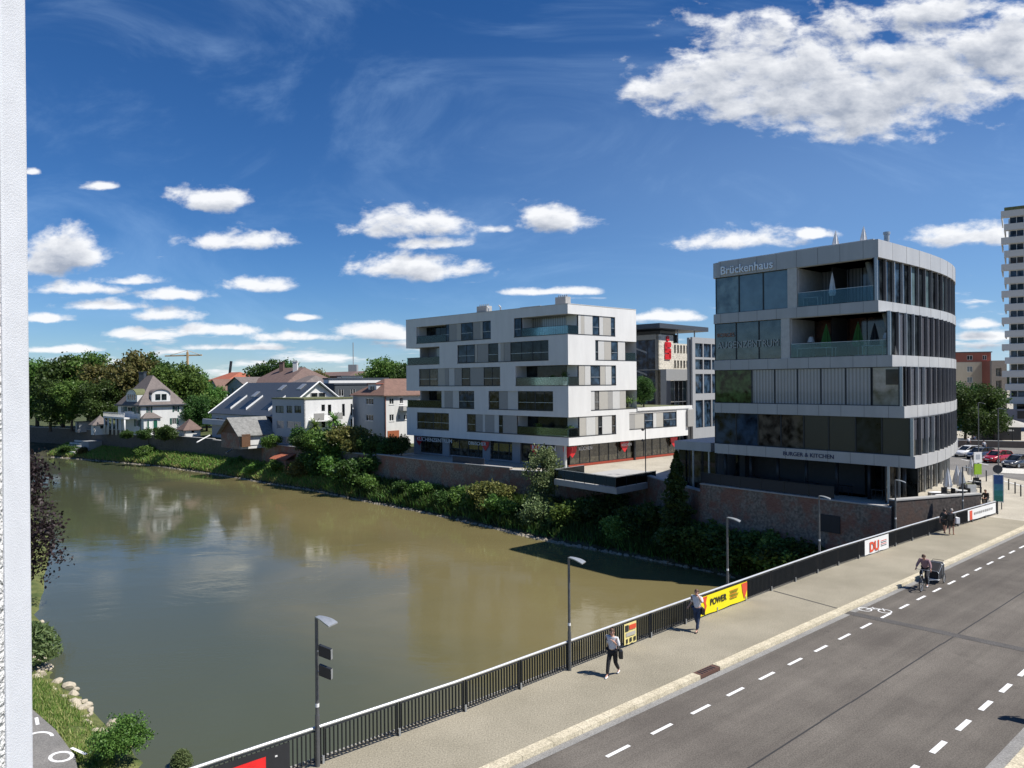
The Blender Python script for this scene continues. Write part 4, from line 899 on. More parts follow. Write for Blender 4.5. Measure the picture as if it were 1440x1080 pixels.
# window band fillings
G, GB = M['glass'], M['glassblue']
LP, GP, BP_ = M['lightpanel'], M['greypanel'], M['beige']
gcu = glassdark('drawn_curtain_glass', (.11, .11, .105), .05, .5, .3, 2.5); gin = glassdark('furnished_room_glass', (.035, .032, .028), .03, .4, 1.0, 2.2)
def fill(F, f, L_, items):
    for a, b, kind in items:
        ua, ub = sorted((f(a), f(b)))
        if kind in ('w', 'W'):
            rw = random.Random(int(ua * 37 + L_[0] * 11)); g_ = rw.choice([G, G, G, gcu, gin]) if kind == 'w' else GB
            o_ = window(F, ua, ub, L_[0] + .02, L_[1] - .02, AB, glass=g_, n=-.10, frame=M['darkmetal'], mull=1 if ub - ua > 2.4 else 0, fw=.07)
            rb_ = MB(); rb_.fbox(F, ua + .08, ub - .08, L_[0] + .95, L_[0] + 1.0, -.075, -.05); rb_.build('guard_rail', M['galv'], o_)
        elif kind in 'lgb': panel(F, ua, ub, L_[0] + .02, L_[1] - .02, {'l': LP, 'g': GP, 'b': BP_}[kind], AB, n=-.09)
        else: loggia2(F, ua, ub, L_, kind)
def loggia2(F, ua, ub, L_, kind):
    z0, z1 = L_
    b = MB(); n = max(2, int((ub - ua) / 1.4))
    for k in range(n):
        a = ua + (ub - ua) * k / n; c = ua + (ub - ua) * (k + 1) / n; b.fbox(F, a + .03, c - .03, z0 + .03, z1 - .03, -1.95, -1.9)
    b.build('loggia_glazing', slat_l if kind == 'C' else G, AB)
    if ua > .1: b = MB(); b.fbox(F, ua, ua + .1, z0 + .01, z1 - .01, -1.9, -.38); b.build('loggia_side', M['white'], AB)
    b = MB(); b.fbox(F, ub - .1, ub, z0 + .01, z1 - .01, -1.9, -.38); b.build('loggia_side', M['white'], AB)
    b = MB(); b.fbox(F, ua + .02, ub - .02, z0 + .02, z0 + 1.0, -.14, -.12); o = b.build('glass_balustrade', M['bal'], AB)
    b = MB(); b.fbox(F, ua + .02, ub - .02, z0 + 1.0, z0 + 1.04, -.16, -.1); b.build('balustrade_rail', M['darkmetal'], o)
slat_l = slatmat('loggia_curtains', (.33, .33, .32), 1.2)
fill(WF, w1, L5, [(125, 372, 'L'), (372, 400, 'W'), (400, 462, 'g'), (462, 500, 'b'), (500, 600, 'W'), (602, 662, 'g'), (662, 682, 'b'), (682, 755, 'W'), (950, 1008, 'W')])
fill(WF, w1, L4, [(472, 615, 'W'), (615, 636, 'b'), (638, 728, 'g'), (728, 812, 'w'), (812, 832, 'l'), (832, 860, 'b'), (862, 915, 'g'), (915, 1100, 'w'), (1100, 1240, 'w')])
fill(WF, w1, L3, [(145, 230, 'w'), (230, 302, 'w'), (302, 360, 'b'), (360, 392, 'g'), (394, 442, 'l'), (444, 502, 'g'), (502, 572, 'w'), (574, 688, 'g'), (688, 830, 'w')])
fill(WF, w1, L2, [(330, 355, 'l'), (355, 426, 'g'), (426, 478, 'l'), (478, 610, 'W'), (732, 816, 'w'), (816, 890, 'g'), (890, 975, 'l'), (975, 1120, 'w'), (1120, 1276, 'w')])
fill(WF, w1, L1, [(125, 260, 'w'), (260, 395, 'w'), (545, 617, 'w'), (617, 676, 'g'), (676, 696, 'l'), (696, 774, 'g'), (774, 812, 'l'), (812, 846, 'w'), (846, 966, 'g')])
fill(VF, v1, L5, [(145, 160, 'l'), (160, 180, 'b'), (180, 228, 'l'), (228, 266, 'W'), (268, 290, 'l'), (290, 335, 'b'), (335, 357, 'W')])
fill(VF, v1, L4, [(240, 260, 'w'), (260, 295, 'l'), (295, 335, 'b'), (335, 373, 'W'), (375, 417, 'l')])
fill(VF, v1, L3, [(146, 180, 'b'), (181, 214, 'l'), (214, 270, 'W'), (270, 300, 'b'), (301, 336, 'l'), (336, 360, 'W')])
fill(VF, v1, L2, [(212, 237, 'l'), (237, 263, 'w'), (263, 315, 'b'), (315, 340, 'g'), (341, 384, 'l'), (384, 419, 'b')])
fill(VF, v1, L1, [(147, 185, 'b'), (186, 240, 'l'), (240, 256, 'b'), (256, 279, 'w'), (280, 336, 'l'), (336, 358, 'w')])
fill(VF, v1, (4.15, 6.35), [(435, 470, 'g'), (470, 525, 'b'), (525, 577, 'W'), (578, 597, 'l'), (597, 636, 'b'), (636, 712, 'W')])
# corner loggias and end balconies
def corner(L_, uw, uv, curt_=False):
    z0, z1 = L_
    for F, e in ((WF, uw), (VF, uv)):
        b = MB(); b.fbox(F, 2.0, e + .3, z0 + .01, z1 - .01, -2.2, -2.1); b.build('loggia_glazing', slat_l if curt_ else G, AB)
        b = MB(); b.fbox(F, .05, e - .02, z0 + .02, z0 + 1.0, -.12, -.10); o = b.build('glass_balustrade', M['bal'], AB)
        b = MB(); b.fbox(F, .16, e - .02, z0 + 1.0, z0 + 1.04, -.14, -.08); b.build('balustrade_rail', M['darkmetal'], o)
        b = MB(); b.fbox(F, e, e + .1, z0 + .01, z1 - .01, -2.1, -.38); b.build('loggia_side', M['white'], AB)
corner(L5, w1(1008), v1(145), True); corner(L3, w1(960), v1(146)); corner(L1, w1(966), v1(147))
for L_ in (L4, L2):
    x = w1(320 if L_ is L4 else 330); b = MB(); b.fbox(WF, x, w1(150), L_[0] + .01, L_[1] - .01, -1.9, -1.8); b.build('loggia_glazing', G if L_ is L2 else BL1, AB)
    b = MB(); b.fbox(WF, x, LW - .05, L_[0] + .02, L_[0] + 1.0, -.12, -.10); o = b.build('glass_balustrade', M['bal'], AB)
    b = MB(); b.fbox(WF, x, LW - .02, L_[0] + 1.0, L_[0] + 1.04, -.14, -.08); b.build('balustrade_rail', M['darkmetal'], o)
    b = MB(); b.fbox(WF, w1(150), w1(140), L_[0] + .01, L_[1] - .01, -2.5, -.3); b.build('end_pier', M['greypanel'], AB)
b = MB(); b.fbox(VF, v1(419), LV - .1, L4[0] + .01, L4[1] - .01, -2.2, -2.1); b.build('loggia_glazing', M['greypanel'], AB)
b = MB(); b.fbox(VF, v1(430), v1(455), L4[0] + .9, L4[1] - .4, -2.09, -2.05); b.build('dark_window', G, AB)
b = MB(); b.fbox(VF, v1(419), LV - .05, L4[0] + .02, L4[0] + 1.0, -.12, -.10); b.build('glass_balustrade', M['bal'], AB)
# dark sills under all bands
b = MB()
for o_ in ops: b.fbox(WF, max(o_[0], 0) + .0, min(o_[1], LW), o_[2] - .06, o_[2] + .012, -.3, .03)
b.build('sills', M['darkmetal'], AB)
b = MB()
for o_ in vops + [(v1(435), v1(712), 4.15, 6.35)]: b.fbox(VF, max(o_[0], .04), min(o_[1], LV1), o_[2] - .06, o_[2] + .012, -.3, .03)
b.build('sills', M['darkmetal'], AB)
# ground floor shop, set back under the block
SH = .8
b = MB(); b.prism(foot(1.3, LW, LV1), 0.0, 2.74); b.build('shop_core', mat('shop_dark', (.03, .028, .03), .5), AB)
k = 0; u = 1.2
gsh = glassdark('shop_glass', (.035, .032, .022), .03, 1.0, .9, 2.2)
while u < LW - 1.6:
    window(WF, u, u + 1.9, .25, 2.4, AB, glass=gsh if int(u * 3) % 5 else M['glassbrown'], n=-1.0, frame=M['darkmetal'], name='shop_window'); u += 1.93
u = 1.2
while u < LV1 - 1.6:
    window(VF, u, u + 1.75, .3, 2.6, AB, glass=gsh, n=-1.0, frame=M['darkmetal'], name='shop_window'); u += 1.78
b = MB(); b.fbox(VF, .9, LV1 - 1, .02, .28, -1.02, -.85); b.build('red_plinth', mat('dull_red', (.28, .045, .02), .6), AB)
b = MB(); b.fbox(WF, .9, LW - 1, .02, .24, -1.02, -.9); b.build('plinth', M['grey'], AB)
for F, uu in ((WF, (2.0, 9.3, 14.8, 23.0, 29.4)), (VF, (.25, 13.2, 23.0))):
    for u in uu: b = MB(); b.fbox(F, u - (.7 if F is WF else .12), u + (.7 if F is WF else .12), .0, 2.74, -.95, -.7); b.build('pier', M['grey'] if F is WF else (M['lightpanel'] if u < 1 else M['darkmetal']), AB)
def heart(F, u, z, r, n):
    b = MB(); pts = [(u - r, z + r * .7), (u + r, z + r * .7), (u + r * .9, z), (u + r * .45, z - r * .55), (u, z - r), (u - r * .45, z - r * .55), (u - r * .9, z)]
    P = [F.pt(a, c, n) for a, c in pts]; P2 = [F.pt(a, c, n - .05) for a, c in pts]
    b.poly(P); b.poly(P2[::-1])
    for i in range(len(P)): j = (i + 1) % len(P); b.quad(P[i], P2[i], P2[j], P[j])
    b.build('red_sign', M['red'], AB)
for px in (585, 678, 748, 790): heart(WF, wu(px, 620) if px < 790 else .65, 1.98, .74, -.55)
for u in (1.25, 11.0, 21.6): heart(VF, u, 1.98, .8, -.62)
wl_ = mat('white_letters', (.7, .7, .7), .5)
for s_, px, sz in (('KÜCHENZENTRUM', 582.5, .78), ('DRESCHER', 655, .62), ('KÜCHEN', 744, .85)): text(s_, WF, wu(px, 620), 1.95, -.48, sz, wl_, AB, rev=True, ext=.02, bold=.006, xs=1.15)
text('KÜCHEN', VF, 2.2, 2.0, -.48, .6, wl_, AB, ext=.02); text('KÜCHEN', VF, 10.2, 2.0, -.48, .5, wl_, AB, ext=.02)
# roof machinery
for px, w_, d_, h_ in ((655, 2.0, -3, 1.3), (766, 1.7, -3, 1.35)):
    u = wu(px, 445); b = MB(); b.fbox(WF, u - w_ / 2, u + w_ / 2, 19.4, 19.66 + h_, d_ - 1, d_); o = b.build('chimney', M['concrete'], AB)
    b = MB()
    for k in range(5): c = WF.pt(u - w_ / 2 + .2 + k * (w_ - .4) / 4, 19.66 + h_, d_ - .5); b.tube([c, (c[0], c[1], c[2] + .28)], .09, 8)
    b.build('pots', M['galv'], o)
b = MB(); b.fbox(WF, wu(740, 440), wu(712, 440) , 19.4, 20.15, -4, -2.6); b.fbox(WF, wu(668, 440), wu(643, 440), 19.4, 20.1, -4, -2.6); b.build('roof_box', M['grey'], AB)
for px in (672, 689):
    u = wu(px, 440); c = Vector(WF.pt(u, 19.4, -2)); b = MB(); b.tube([c, c + Vector((0, 0, 1.0)), c + Vector((-.25, 0, 1.25))], .11, 8); b.build('vent_pipe', M['galv'], AB)
# cantilevered terrace in front
PL = empty('terrace_platform', (8, 78, 0), 'concrete terrace platform jutting out over the brick wall beside the shop', 'terrace')
c1 = gp(779, 674, -.05); c2 = gp(867, 687, -.05); bk = Vector((.70, .71, 0)); pts = [c1, c2, c2 + bk * 14, c1 + bk * 12]
b = MB(); b.prism([(p.x, p.y) for p in pts], -.62, .0); b.build('slab', M['concrete'], PL)
b = MB()
PP = [(c1 + bk * 5, c1), (c1, c2), (c2, c2 + bk * 7)]
for p, q in PP:
    F = fr_of(p, q); n = max(2, int(F.len / 1.5))
    for k in range(n):
        a = F.len * k / n; c = F.len * (k + 1) / n; mb = MB(); mb.fbox(F, a + .03, c - .03, .06, 1.0, -.1, -.08); mb.build('glass_panel', M['baldark'], PL)
        mb = MB(); mb.fbox(F, a - .02, a + .02, .0, 1.02, -.12, -.06); mb.build('post', M['darkmetal'], PL)
    mb = MB(); mb.fbox(F, 0, F.len, 1.02, 1.06, -.13, -.05); mb.build('top_rail', M['galv'], PL)
# ------------------------------------------------------------------ river walls (each brick wall stretch is its own thing)
BR1 = brickmat('river_brick', (.19, .075, .05), (.26, .13, .085), (.17, .14, .12), (.22, .185, .15)); BR2 = brickmat('old_stone_wall', (.09, .08, .07), (.13, .115, .095), (.06, .055, .05), (.1, .09, .075))
def rwall(pts, zt, zb, label, m_, name='brick_wall', th=.5, cap=M['concrete'], uneven=0):
    e = empty(name, (*pts[0], zb), label, 'wall'); b = MB(); c = MB(); rr = random.Random(7)
    for p, q in zip(pts[:-1], pts[1:]):
        F = fr_of(p, q); b.fbox(F, 0, F.len, zb, zt, -th / 2, th / 2); c.fbox(F, -.02, F.len + .02, zt + .002, zt + .1, -th / 2 - .05, th / 2 + .05)
    b.build('masonry', m_, e); c.build('coping', cap, e); return e
e = rwall([WALL[1], WALL[2]], 1.75, -6.2, 'dark brick parapet wall between the office terrace and the bridge', brickmat('shaded_brick', (.055, .032, .026), (.08, .048, .036), (.06, .052, .045), (.06, .05, .045)))  # darker brick: shade put into the colour of this wall end
rwall(WALL[2:6], 1.25, -6.2, 'tall brick river wall with red patches below the office terrace', BR1)
rwall(WALL[5:7], .6, -6.2, 'short dark brick return wall beside the conical tree', BR1)
rwall(WALL[6:9], .0, -6.2, 'brick river wall behind the light green tree below the shop', BR1)
rwall(WALL[8:11], .25, -6.2, 'brick river wall with worn grey lower half below the left of the white block', BR1)
rwall(WALL[10:13], .1, -6.2, 'brick garden wall below the white modern houses', BR1)
rwall(WALL[12:14], -.1, -6.2, 'brown wall stretch in front of the slate roofed barn', BR2)
rwall(WALL[13:16], .1, -6.2, 'old dark stone wall right below the villa garden', BR2, 'stone_wall')
rwall(WALL[15:18], .7, -6.2, 'tall dark stone wall in front of the villa', BR2, 'stone_wall', th=.8)
rwall(WALL[17:20], .3, -6.2, 'distant stone wall under the park trees at the far left', BR2, 'stone_wall')
b = MB(); F = fr_of(WALL[3], WALL[4]); 
e = empty('wall_opening', F.pt(1.5, -4, -.3), 'dark rectangular shutter in the brick river wall', 'shutter'); Fw = fr_of(WALL[4], WALL[3]); uw = Fw.u(1156, 740); b.fbox(Fw, uw, Fw.u(1184, 740), -1.15, .15, .255, .32); b.build('shutter', mat('navy_shutter', (.014, .017, .024), .6), e)
e = empty('balcony_screen', (*WALL[8], .3), 'dark navy screen on the wall edge below the shop', 'screen'); F = fr_of(WALL[9], WALL[8]); b = MB(); b.fbox(F, F.len * .15, F.len * .62, .1, 1.1, -.2, -.1); b.build('panel', mat('navy_panel', (.015, .02, .035), .5), e)

# plants and furniture on the loggias of the white block
def pot(F, u, z, n, h, lab, leaf='sb', wide=.4):
    p = Vector(F.pt(u, z, n)); e = empty('potted_plant', p, lab, 'plant'); b = MB(); b.lathe([(0, 0), (.22, 0), (.3, .5), (.26, .5), (.0, .46)], p, 14); b.build('pot', M['galv'], e)
    rg = np.random.default_rng(int(u * 10)); C_ = rg.normal(size=(420, 3)) * np.array([wide, wide, h * .3]) * .5 + np.array([0, 0, .5 + h * .45]); me = quads_mesh('foliage', leaves(rg, C_, .11), [lm['fresh' if leaf == 'f' else 'mid']]); o = bpy.data.objects.new('foliage', me); COL.objects.link(o); o.parent = e
def lchair(F, u, z, n, lab):
    e = empty('balcony_chair', F.pt(u, z, n), lab, 'chair')
    for nm_, a in (('seat', (u - .25, u + .25, z + .4, z + .45, n - .25, n + .25)), ('backrest', (u - .25, u + .25, z + .45, z + .9, n - .28, n - .24))): b = MB(); b.fbox(F, *a); b.build(nm_, M['frame'], e)
    for i in (-1, 1):
        for j in (-1, 1): b = MB(); b.fbox(F, u + i * .22 - .02, u + i * .22 + .02, z, z + .4, n + j * .22 - .02, n + j * .22 + .02); b.build('leg', M['frame'], e)
LOGGIA_ITEMS = True
# ------------------------------------------------------------------ houses along the far shore
def corner_frames(px, y, D, pxL, pxR, aL=-46., aR=44.):
    P = atY(px, y, D); FL = Fac((P.x, P.y), aL, -1); FR = Fac((P.x, P.y), aR, 1)
    return FL, FR, FL.u(pxL, y), FR.u(pxR, y)
def zat(px, y, D): return atY(px, y, D).z
def body(FL, FR, lL, lR, z0, z1, mL, parent, opsL=(), opsR=(), mR=None):
    wall(FL, 0, lL, z0, z1, list(opsL), 'wall', mL, parent, depth=.2); wall(FR, 0, lR, z0, z1, list(opsR), 'wall', mR or mL, parent, depth=.2)
    P = FL.P; b = MB(); A = P + FL.d * lL; B = P + FL.d * lL + FR.d * lR; C = P + FR.d * lR
    b.quad((*A[:2], z0), (*B[:2], z0), (*B[:2], z1), (*A[:2], z1)); b.quad((*B[:2], z0), (*C[:2], z0), (*C[:2], z1), (*B[:2], z1))
    b.poly([(*P[:2], z1 - .02), (*A[:2], z1 - .02), (*B[:2], z1 - .02), (*C[:2], z1 - .02)]); b.build('rear_wall', mL, parent, recalc=False)
def roof(FL, FR, lL, lR, ze, zr, m_, parent, axis='L', over=.45, hip=0., hipb=None, th=.14, name='roof', bell=0):
    """axis L: ridge parallel to the left (river) facade; R: parallel to the right facade"""
    A, B = (FL, FR) if axis == 'L' else (FR, FL); la, lb = (lL, lR) if axis == 'L' else (lR, lL); P = FL.P
    def q(a, b_, z): v = P + A.d * a + B.d * b_; return (v.x, v.y, z)
    hipb = hip if hipb is None else hipb; h0 = hip * la if hip else -over; h1 = la - hipb * la if hipb else la + over
    zz = ze - over * (zr - ze) / (lb / 2) * .6
    mb = MB(); r0, r1 = q(h0, lb / 2, zr), q(h1, lb / 2, zr)
    c = [q(-over, -over, zz), q(la + over, -over, zz), q(la + over, lb + over, zz), q(-over, lb + over, zz)]
    def slab(pts):
        n = len(mb.v); k = len(pts); mb.v += [tuple(p) for p in pts] + [(p[0], p[1], p[2] - th) for p in pts]
        mb.f.append(tuple(range(n, n + k))); mb.m.append(0); mb.f.append(tuple(range(n + 2 * k - 1, n + k - 1, -1))); mb.m.append(0)
        for i in range(k): j = (i + 1) % k; mb.f.append((n + i, n + k + i, n + k + j, n + j)); mb.m.append(0)
    slab([c[0], c[1], r1, r0]); slab([c[2], c[3], r0, r1])
    if hip: slab([c[3], c[0], r0])
    if hipb: slab([c[1], c[2], r1])
    o = mb.build(name, m_, parent, recalc=False)
    for hh, a in ((hip, .005), (hipb, la - .005)):
        if not hh: g = MB(); g.poly([q(a, 0, ze), q(a, lb, ze), q(a, lb / 2, zr - th)]); g.build('gable', gable_m, parent, recalc=False)
    return o
gable_m = M['white2']
def rect_px(F, x0, x1, y0, y1, D=None):
    a, z1 = F.uz(x0, y0); b, z0 = F.uz(x1, y1)
    return (min(a, b), max(a, b), min(z0, z1), max(z0, z1))
def win_list(F, L_, parent, glass=None, frame=None, mull=1, shut=None, sill=False, name='window'):
    for r in L_:
        window(F, *r, parent, glass=glass, frame=frame, n=-.06, mull=mull, fw=.07, sill=sill, name=name)
        if shut:
            wd = (r[1] - r[0]) * .5
            for a, b in ((r[0] - wd - .03, r[0] - .03), (r[1] + .03, r[1] + wd + .03)):
                s_ = MB(); s_.fbox(F, a, b, r[2], r[3], .01, .05); s_.build('shutter', shut, parent)
def chimney(p, w_, z0, z1, m_, parent):
    b = MB(); b.box(p[0] - w_, p[0] + w_, p[1] - w_, p[1] + w_, z0, z1); b.box(p[0] - w_ * 1.2, p[0] + w_ * 1.2, p[1] - w_ * 1.2, p[1] + w_ * 1.2, z1, z1 + .15); b.build('chimney', m_, parent)
# villa
FL, FR, lL, lR = corner_frames(197, 585, 152, 166, 260)
VI = empty('villa', (*FL.P[:2], 0), 'white villa with steep brown mansard roof, round dormers and green shutters', 'house')
oR = [rect_px(FR, 245, 249.5, 571, 579), rect_px(FR, 242, 248, 588, 596.5), rect_px(FR, 208, 212, 571, 581)]
oL = [rect_px(FL, 191, 195, 572, 582), rect_px(FL, 179, 186, 572, 579), rect_px(FL, 172, 174, 572, 580), rect_px(FL, 191, 195, 590, 600)]
body(FL, FR, lL, lR, 0, 6.45, M['white2'], VI, oL, oR)
win_list(FR, oR, VI, shut=M['green']); win_list(FL, oL, VI, shut=M['green'])
RO = roof(FL, FR, lL, lR, 6.5, 12.5, M['roofgrey'], VI, axis='L', over=.5, hip=.40, hipb=.35)
mb = MB()
for F, ln in ((FL, lL), (FR, lR)): mb.fbox(F, -.6, ln + .6, 6.1, 6.32, .35, .6)
mb.build('gutter', M['roofdark'], VI)
def round_dormer(F, ua, ub, z0, z1, nf, nb, label_m, parent, wins=2, roofm=None):
    b = MB(); k = 10; pts = [(ua, z0), (ub, z0)] + [((ua + ub) / 2 + (ub - ua) / 2 * cos(pi * i / k), z0 + (z1 - z0) * (.55 + .45 * sin(pi * i / k))) for i in range(k + 1)]
    P = [F.pt(a, z, nf) for a, z in pts]; b.poly(P); o = b.build('dormer', label_m, parent, recalc=False)
    b = MB(); arc = pts[2:]; e = .22
    for (a, z), (c, d) in zip(arc[:-1], arc[1:]): b.hexa([F.pt(a, z, nf + e), F.pt(c, d, nf + e), F.pt(c, d, nb), F.pt(a, z, nb), F.pt(a, z + .16, nf + e), F.pt(c, d + .16, nf + e), F.pt(c, d + .16, nb), F.pt(a, z + .16, nb)])
    b.build('dormer_roof', roofm or M['roofgrey'], parent)
    b = MB(); b.quad(F.pt(ua, z0, nf), F.pt(ua, z0, nb), F.pt(ua, z0 + (z1 - z0) * .55, nb), F.pt(ua, z0 + (z1 - z0) * .55, nf)); b.quad(F.pt(ub, z0, nf), F.pt(ub, z0, nb), F.pt(ub, z0 + (z1 - z0) * .55, nb), F.pt(ub, z0 + (z1 - z0) * .55, nf)); b.build('dormer_cheeks', label_m, parent, recalc=False)
    for i in range(wins):
        c = ua + (ub - ua) * (i + 1) / (wins + 1); wd = min(.5, (ub - ua) / wins * .3); window(F, c - wd, c + wd, z0 + .35, z0 + (z1 - z0) * .62, parent, n=nf + .07, fw=.06, frame=M['green'] if wins == 2 else None)
r = rect_px(FR, 213.5, 240, 549, 563); round_dormer(FR, r[0], r[1], 6.95, 9.5, -.2, -4.0, M['white2'], VI)
r = rect_px(FL, 192, 177, 549, 563); round_dormer(FL, r[0] , r[1], 6.95, 9.5, -.1, -3.6, M['white2'], VI, 4, M['greengl'])
chimney((FL.P + FL.d * lL * .75 + FR.d * 4)[:2], .55, 6.5, 13.2, M['roofdark'], VI)
# bay on the front and columned balcony on the river side
mb = MB(); ba, bb_ = FR.u(198.5, 590), FR.u(222, 590); mb.fbox(FR, ba, bb_, 0, 3.6, 0.01, 1.4); mb.build('bay', M['white2'], VI)
mb = MB(); mb.poly([FR.pt(ba - .3, 3.6, 1.8), FR.pt(bb_ + .3, 3.6, 1.8), FR.pt(bb_ - .9, 4.7, .02), FR.pt(ba + .9, 4.7, .02)]); mb.poly([FR.pt(ba - .3, 3.6, 1.8), FR.pt(ba - .3, 3.6, .01), FR.pt(ba + .9, 4.7, .02)]); mb.poly([FR.pt(bb_ + .3, 3.6, 1.8), FR.pt(bb_ + .3, 3.6, .01), FR.pt(bb_ - .9, 4.7, .02)]); mb.poly([FR.pt(ba - .3, 3.58, 1.8), FR.pt(bb_ + .3, 3.58, 1.8), FR.pt(bb_ + .3, 3.58, .01), FR.pt(ba - .3, 3.58, .01)]); mb.build('bay_roof', M['roofgrey'], VI, recalc=False)
for a, b_ in ((.18, .32), (.55, .82)): window(FR, ba + (bb_ - ba) * a, ba + (bb_ - ba) * b_, 1.1, 3.2, VI, glass=mat('green_blind_glass', (.02, .10, .07), .2), n=1.47, fw=.06)
ua, ub = lL * .12, lL + 1.2
mb = MB(); mb.fbox(FL, ua, ub, 3.45, 3.75, .01, 2.6); mb.build('balcony_slab', M['white2'], VI)
mb = MB(); mb.fbox(FL, ua, ub, 3.76, 3.85, 2.45, 2.6); mb.fbox(FL, ua, ub, 4.6, 4.7, 2.45, 2.6); k = 22
for i in range(k + 1): u = ua + (ub - ua) * i / k; mb.fbox(FL, u - .04, u + .04, 3.85, 4.6, 2.48, 2.56)
mb.build('balcony_balustrade', M['white2'], VI)
for i in range(6): u = ua + .2 + (ub - ua - .4) * i / 5; mb = MB(); mb.tube([FL.pt(u, 0, 2.4), FL.pt(u, 3.45, 2.4)], .16, 10); mb.build('column', M['white2'], VI, smooth=True)
# garden house right of the villa, pavilion left of it
def hut(px, y, D, pxL, pxR, ze, zr, label, m_, rm, cat='garden house', name='garden_house', wins=None):
    FL, FR, lL, lR = corner_frames(px, y, D, pxL, pxR); e = empty(name, (*FL.P[:2], 0), label, cat)
    body(FL, FR, lL, lR, -.3, ze, m_, e); roof(FL, FR, lL, lR, ze, zr, rm, e, hip=.45, hipb=.45, over=.4)
    window(FR, lR * .4, lR * .4 + .7, ze * .45, ze * .8, e, n=.05, fw=.05)
    return e
hut(259.5, 605, 147, 251, 282, 1.7, 3.5, 'small white garden house with brown hipped roof right of the villa', M['white2'], M['roofbrown'])
hut(132, 600, 160, 128, 153, 2.2, 3.9, 'small white pavilion with brown pyramid roof left of the villa', M['white2'], M['roofgrey'], 'pavilion', 'pavilion')
# grey wooden shed between pavilion and steps
FL, FR, lL, lR = corner_frames(109, 602, 168, 106, 128); e = empty('shed', (*FL.P[:2], 0), 'grey shed wall under the trees left of the pavilion', 'shed'); body(FL, FR, lL, lR, -.2, 2.1, M['grey'], e); mb = MB(); mb.fbox(FR, -.2, lR + .2, 2.1, 2.25, -lL - .3, .3); mb.build('roof', M['roofdark'], e)
# terraced grey house with long dark roof
FL, FR, lL, lR = corner_frames(392, 600, 129, 298, 452)
gable_m = M['white']
TH = empty('terraced_house', (*FL.P[:2], 0), 'grey house with long dark roof, skylights and glazed white gable', 'house')
lR = 15.5
body(FL, FR, lL, lR, 0, 5.0, M['bluegrey'], TH, [rect_px(FL, 303, 314, 587, 598), rect_px(FL, 320, 332, 588, 598)], [])
win_list(FL, [rect_px(FL, 303, 314, 587, 598), rect_px(FL, 320, 332, 588, 598)], TH, glass=M['glass'])
RO = roof(FL, FR, lL, lR, 5.0, 10.7, M['roofdark'], TH, over=.5)
# white verge boards, glazed gable, roof cuts
P = FL.P
def rp(a, b_): # point on the river slope: a along, b_ from eave 0 to ridge 1
    v = P + FL.d * a + FR.d * (lR / 2 * b_); return Vector((v.x, v.y, 5.0 + 5.7 * b_ + .08))
mb = MB(); 
for a in (-.62, lL + .35):
    p0, p1 = rp(a, -.07), rp(a, 1.0); mb.tube([p0, p1], .17, 4)
q0 = P + FR.d * (lR + .5) + FL.d * -.5; mb.tube([rp(-.62, 1.0), (q0.x, q0.y, 4.8)], .17, 4)
mb.build('verge_boards', M['frame'], TH)
for i in range(4):
    u0 = lR / 2 - 3.1 + 1.6 * i; zt = 10.2 - abs(u0 + .7 - lR / 2) * .74 - .8; window(FR, u0, u0 + 1.45, 7.4, max(8.0, zt), TH, n=.12, fw=.07)
for a, b_ in ((lL * .35, .72), (lL * .10, .75), (lL * .62, .5)):
    k = MB(); c = [rp(a, b_), rp(a + 1.4, b_), rp(a + 1.4, b_ + .16), rp(a, b_ + .16)]; k.hexa([p + Vector((0, 0, .02)) for p in c] + [p + Vector((0, 0, .16)) for p in c]); k.build('skylight', M['galv'], TH)
for a in (lL * .18, lL * .50, lL * .74):
    k = MB(); p0, p1 = rp(a, .08), rp(a, .52); w_ = Vector(FL.d) * .12; top = Vector((p0.x, p0.y, p1.z - .6)); k.hexa([p0, p0 + w_, p1 + w_, p1, Vector((p0.x, p0.y, p0.z + .45)), Vector((p0.x, p0.y, p0.z + .45)) + w_, p1 + w_ + Vector((0, 0, .3)), p1 + Vector((0, 0, .3))]); k.build('loggia_cheek', M['white'], TH)
    k = MB(); p0, p1, p2, p3 = rp(a + .4, .1), rp(a + 3.2, .1), rp(a + 3.2, .5), rp(a + .4, .5); u = Vector((0, 0, .06)); k.hexa([p0, p1, p2, p3, p0 + u, p1 + u, p2 + u, p3 + u]); k.build('roof_cut', M['glass'], TH)
mb = MB(); mb.fbox(FL, lL * .2, lL + 1.4, 2.6, 3.6, .1, 1.3); mb.build('balcony', M['bluegrey'], TH)
mb = MB(); mb.fbox(FL, 0, lL * .5, 3.0, 4.6, .05, .15); mb.build('shaded_loggia', M['glass'], TH)
# slate roofed barn with brick gable
gable_m = M['wood']
FL, FR, lL, lR = corner_frames(337, 612, 124, 311, 385)
lR = min(lR, 13.5)
BA_ = empty('barn', (*FL.P[:2], 0), 'old barn with worn slate roof and dark brick gable above the river wall', 'barn')
body(FL, FR, lL, lR, -.5, 2.1, BR1, BA_, mR=M['white2']); roof(FL, FR, lL, lR, 2.1, 4.75, M['roofslate'], BA_, axis='R', over=.6)
mb = MB(); mb.fbox(FR, .3, lR - 2, .1, 1.9, .05, .12); mb.build('white_boarding', M['white2'], BA_)
mb = MB(); mb.fbox(FR, .1, 1.6, -.1, 2.0, .13, .6); mb.build('porch', M['wood'], BA_)
e = empty('lean_to', (FL.P.x, FL.P.y, -2), 'small lean-to with orange tiles stepping down from the barn to the river', 'lean-to')
F = fr_of(WALL[12], WALL[11]); mb = MB(); u = F.len * .45; mb.fbox(F, u, u + 4.5, -3.5, -1.9, -.0, 2.0); mb.build('wall', BR1, e)
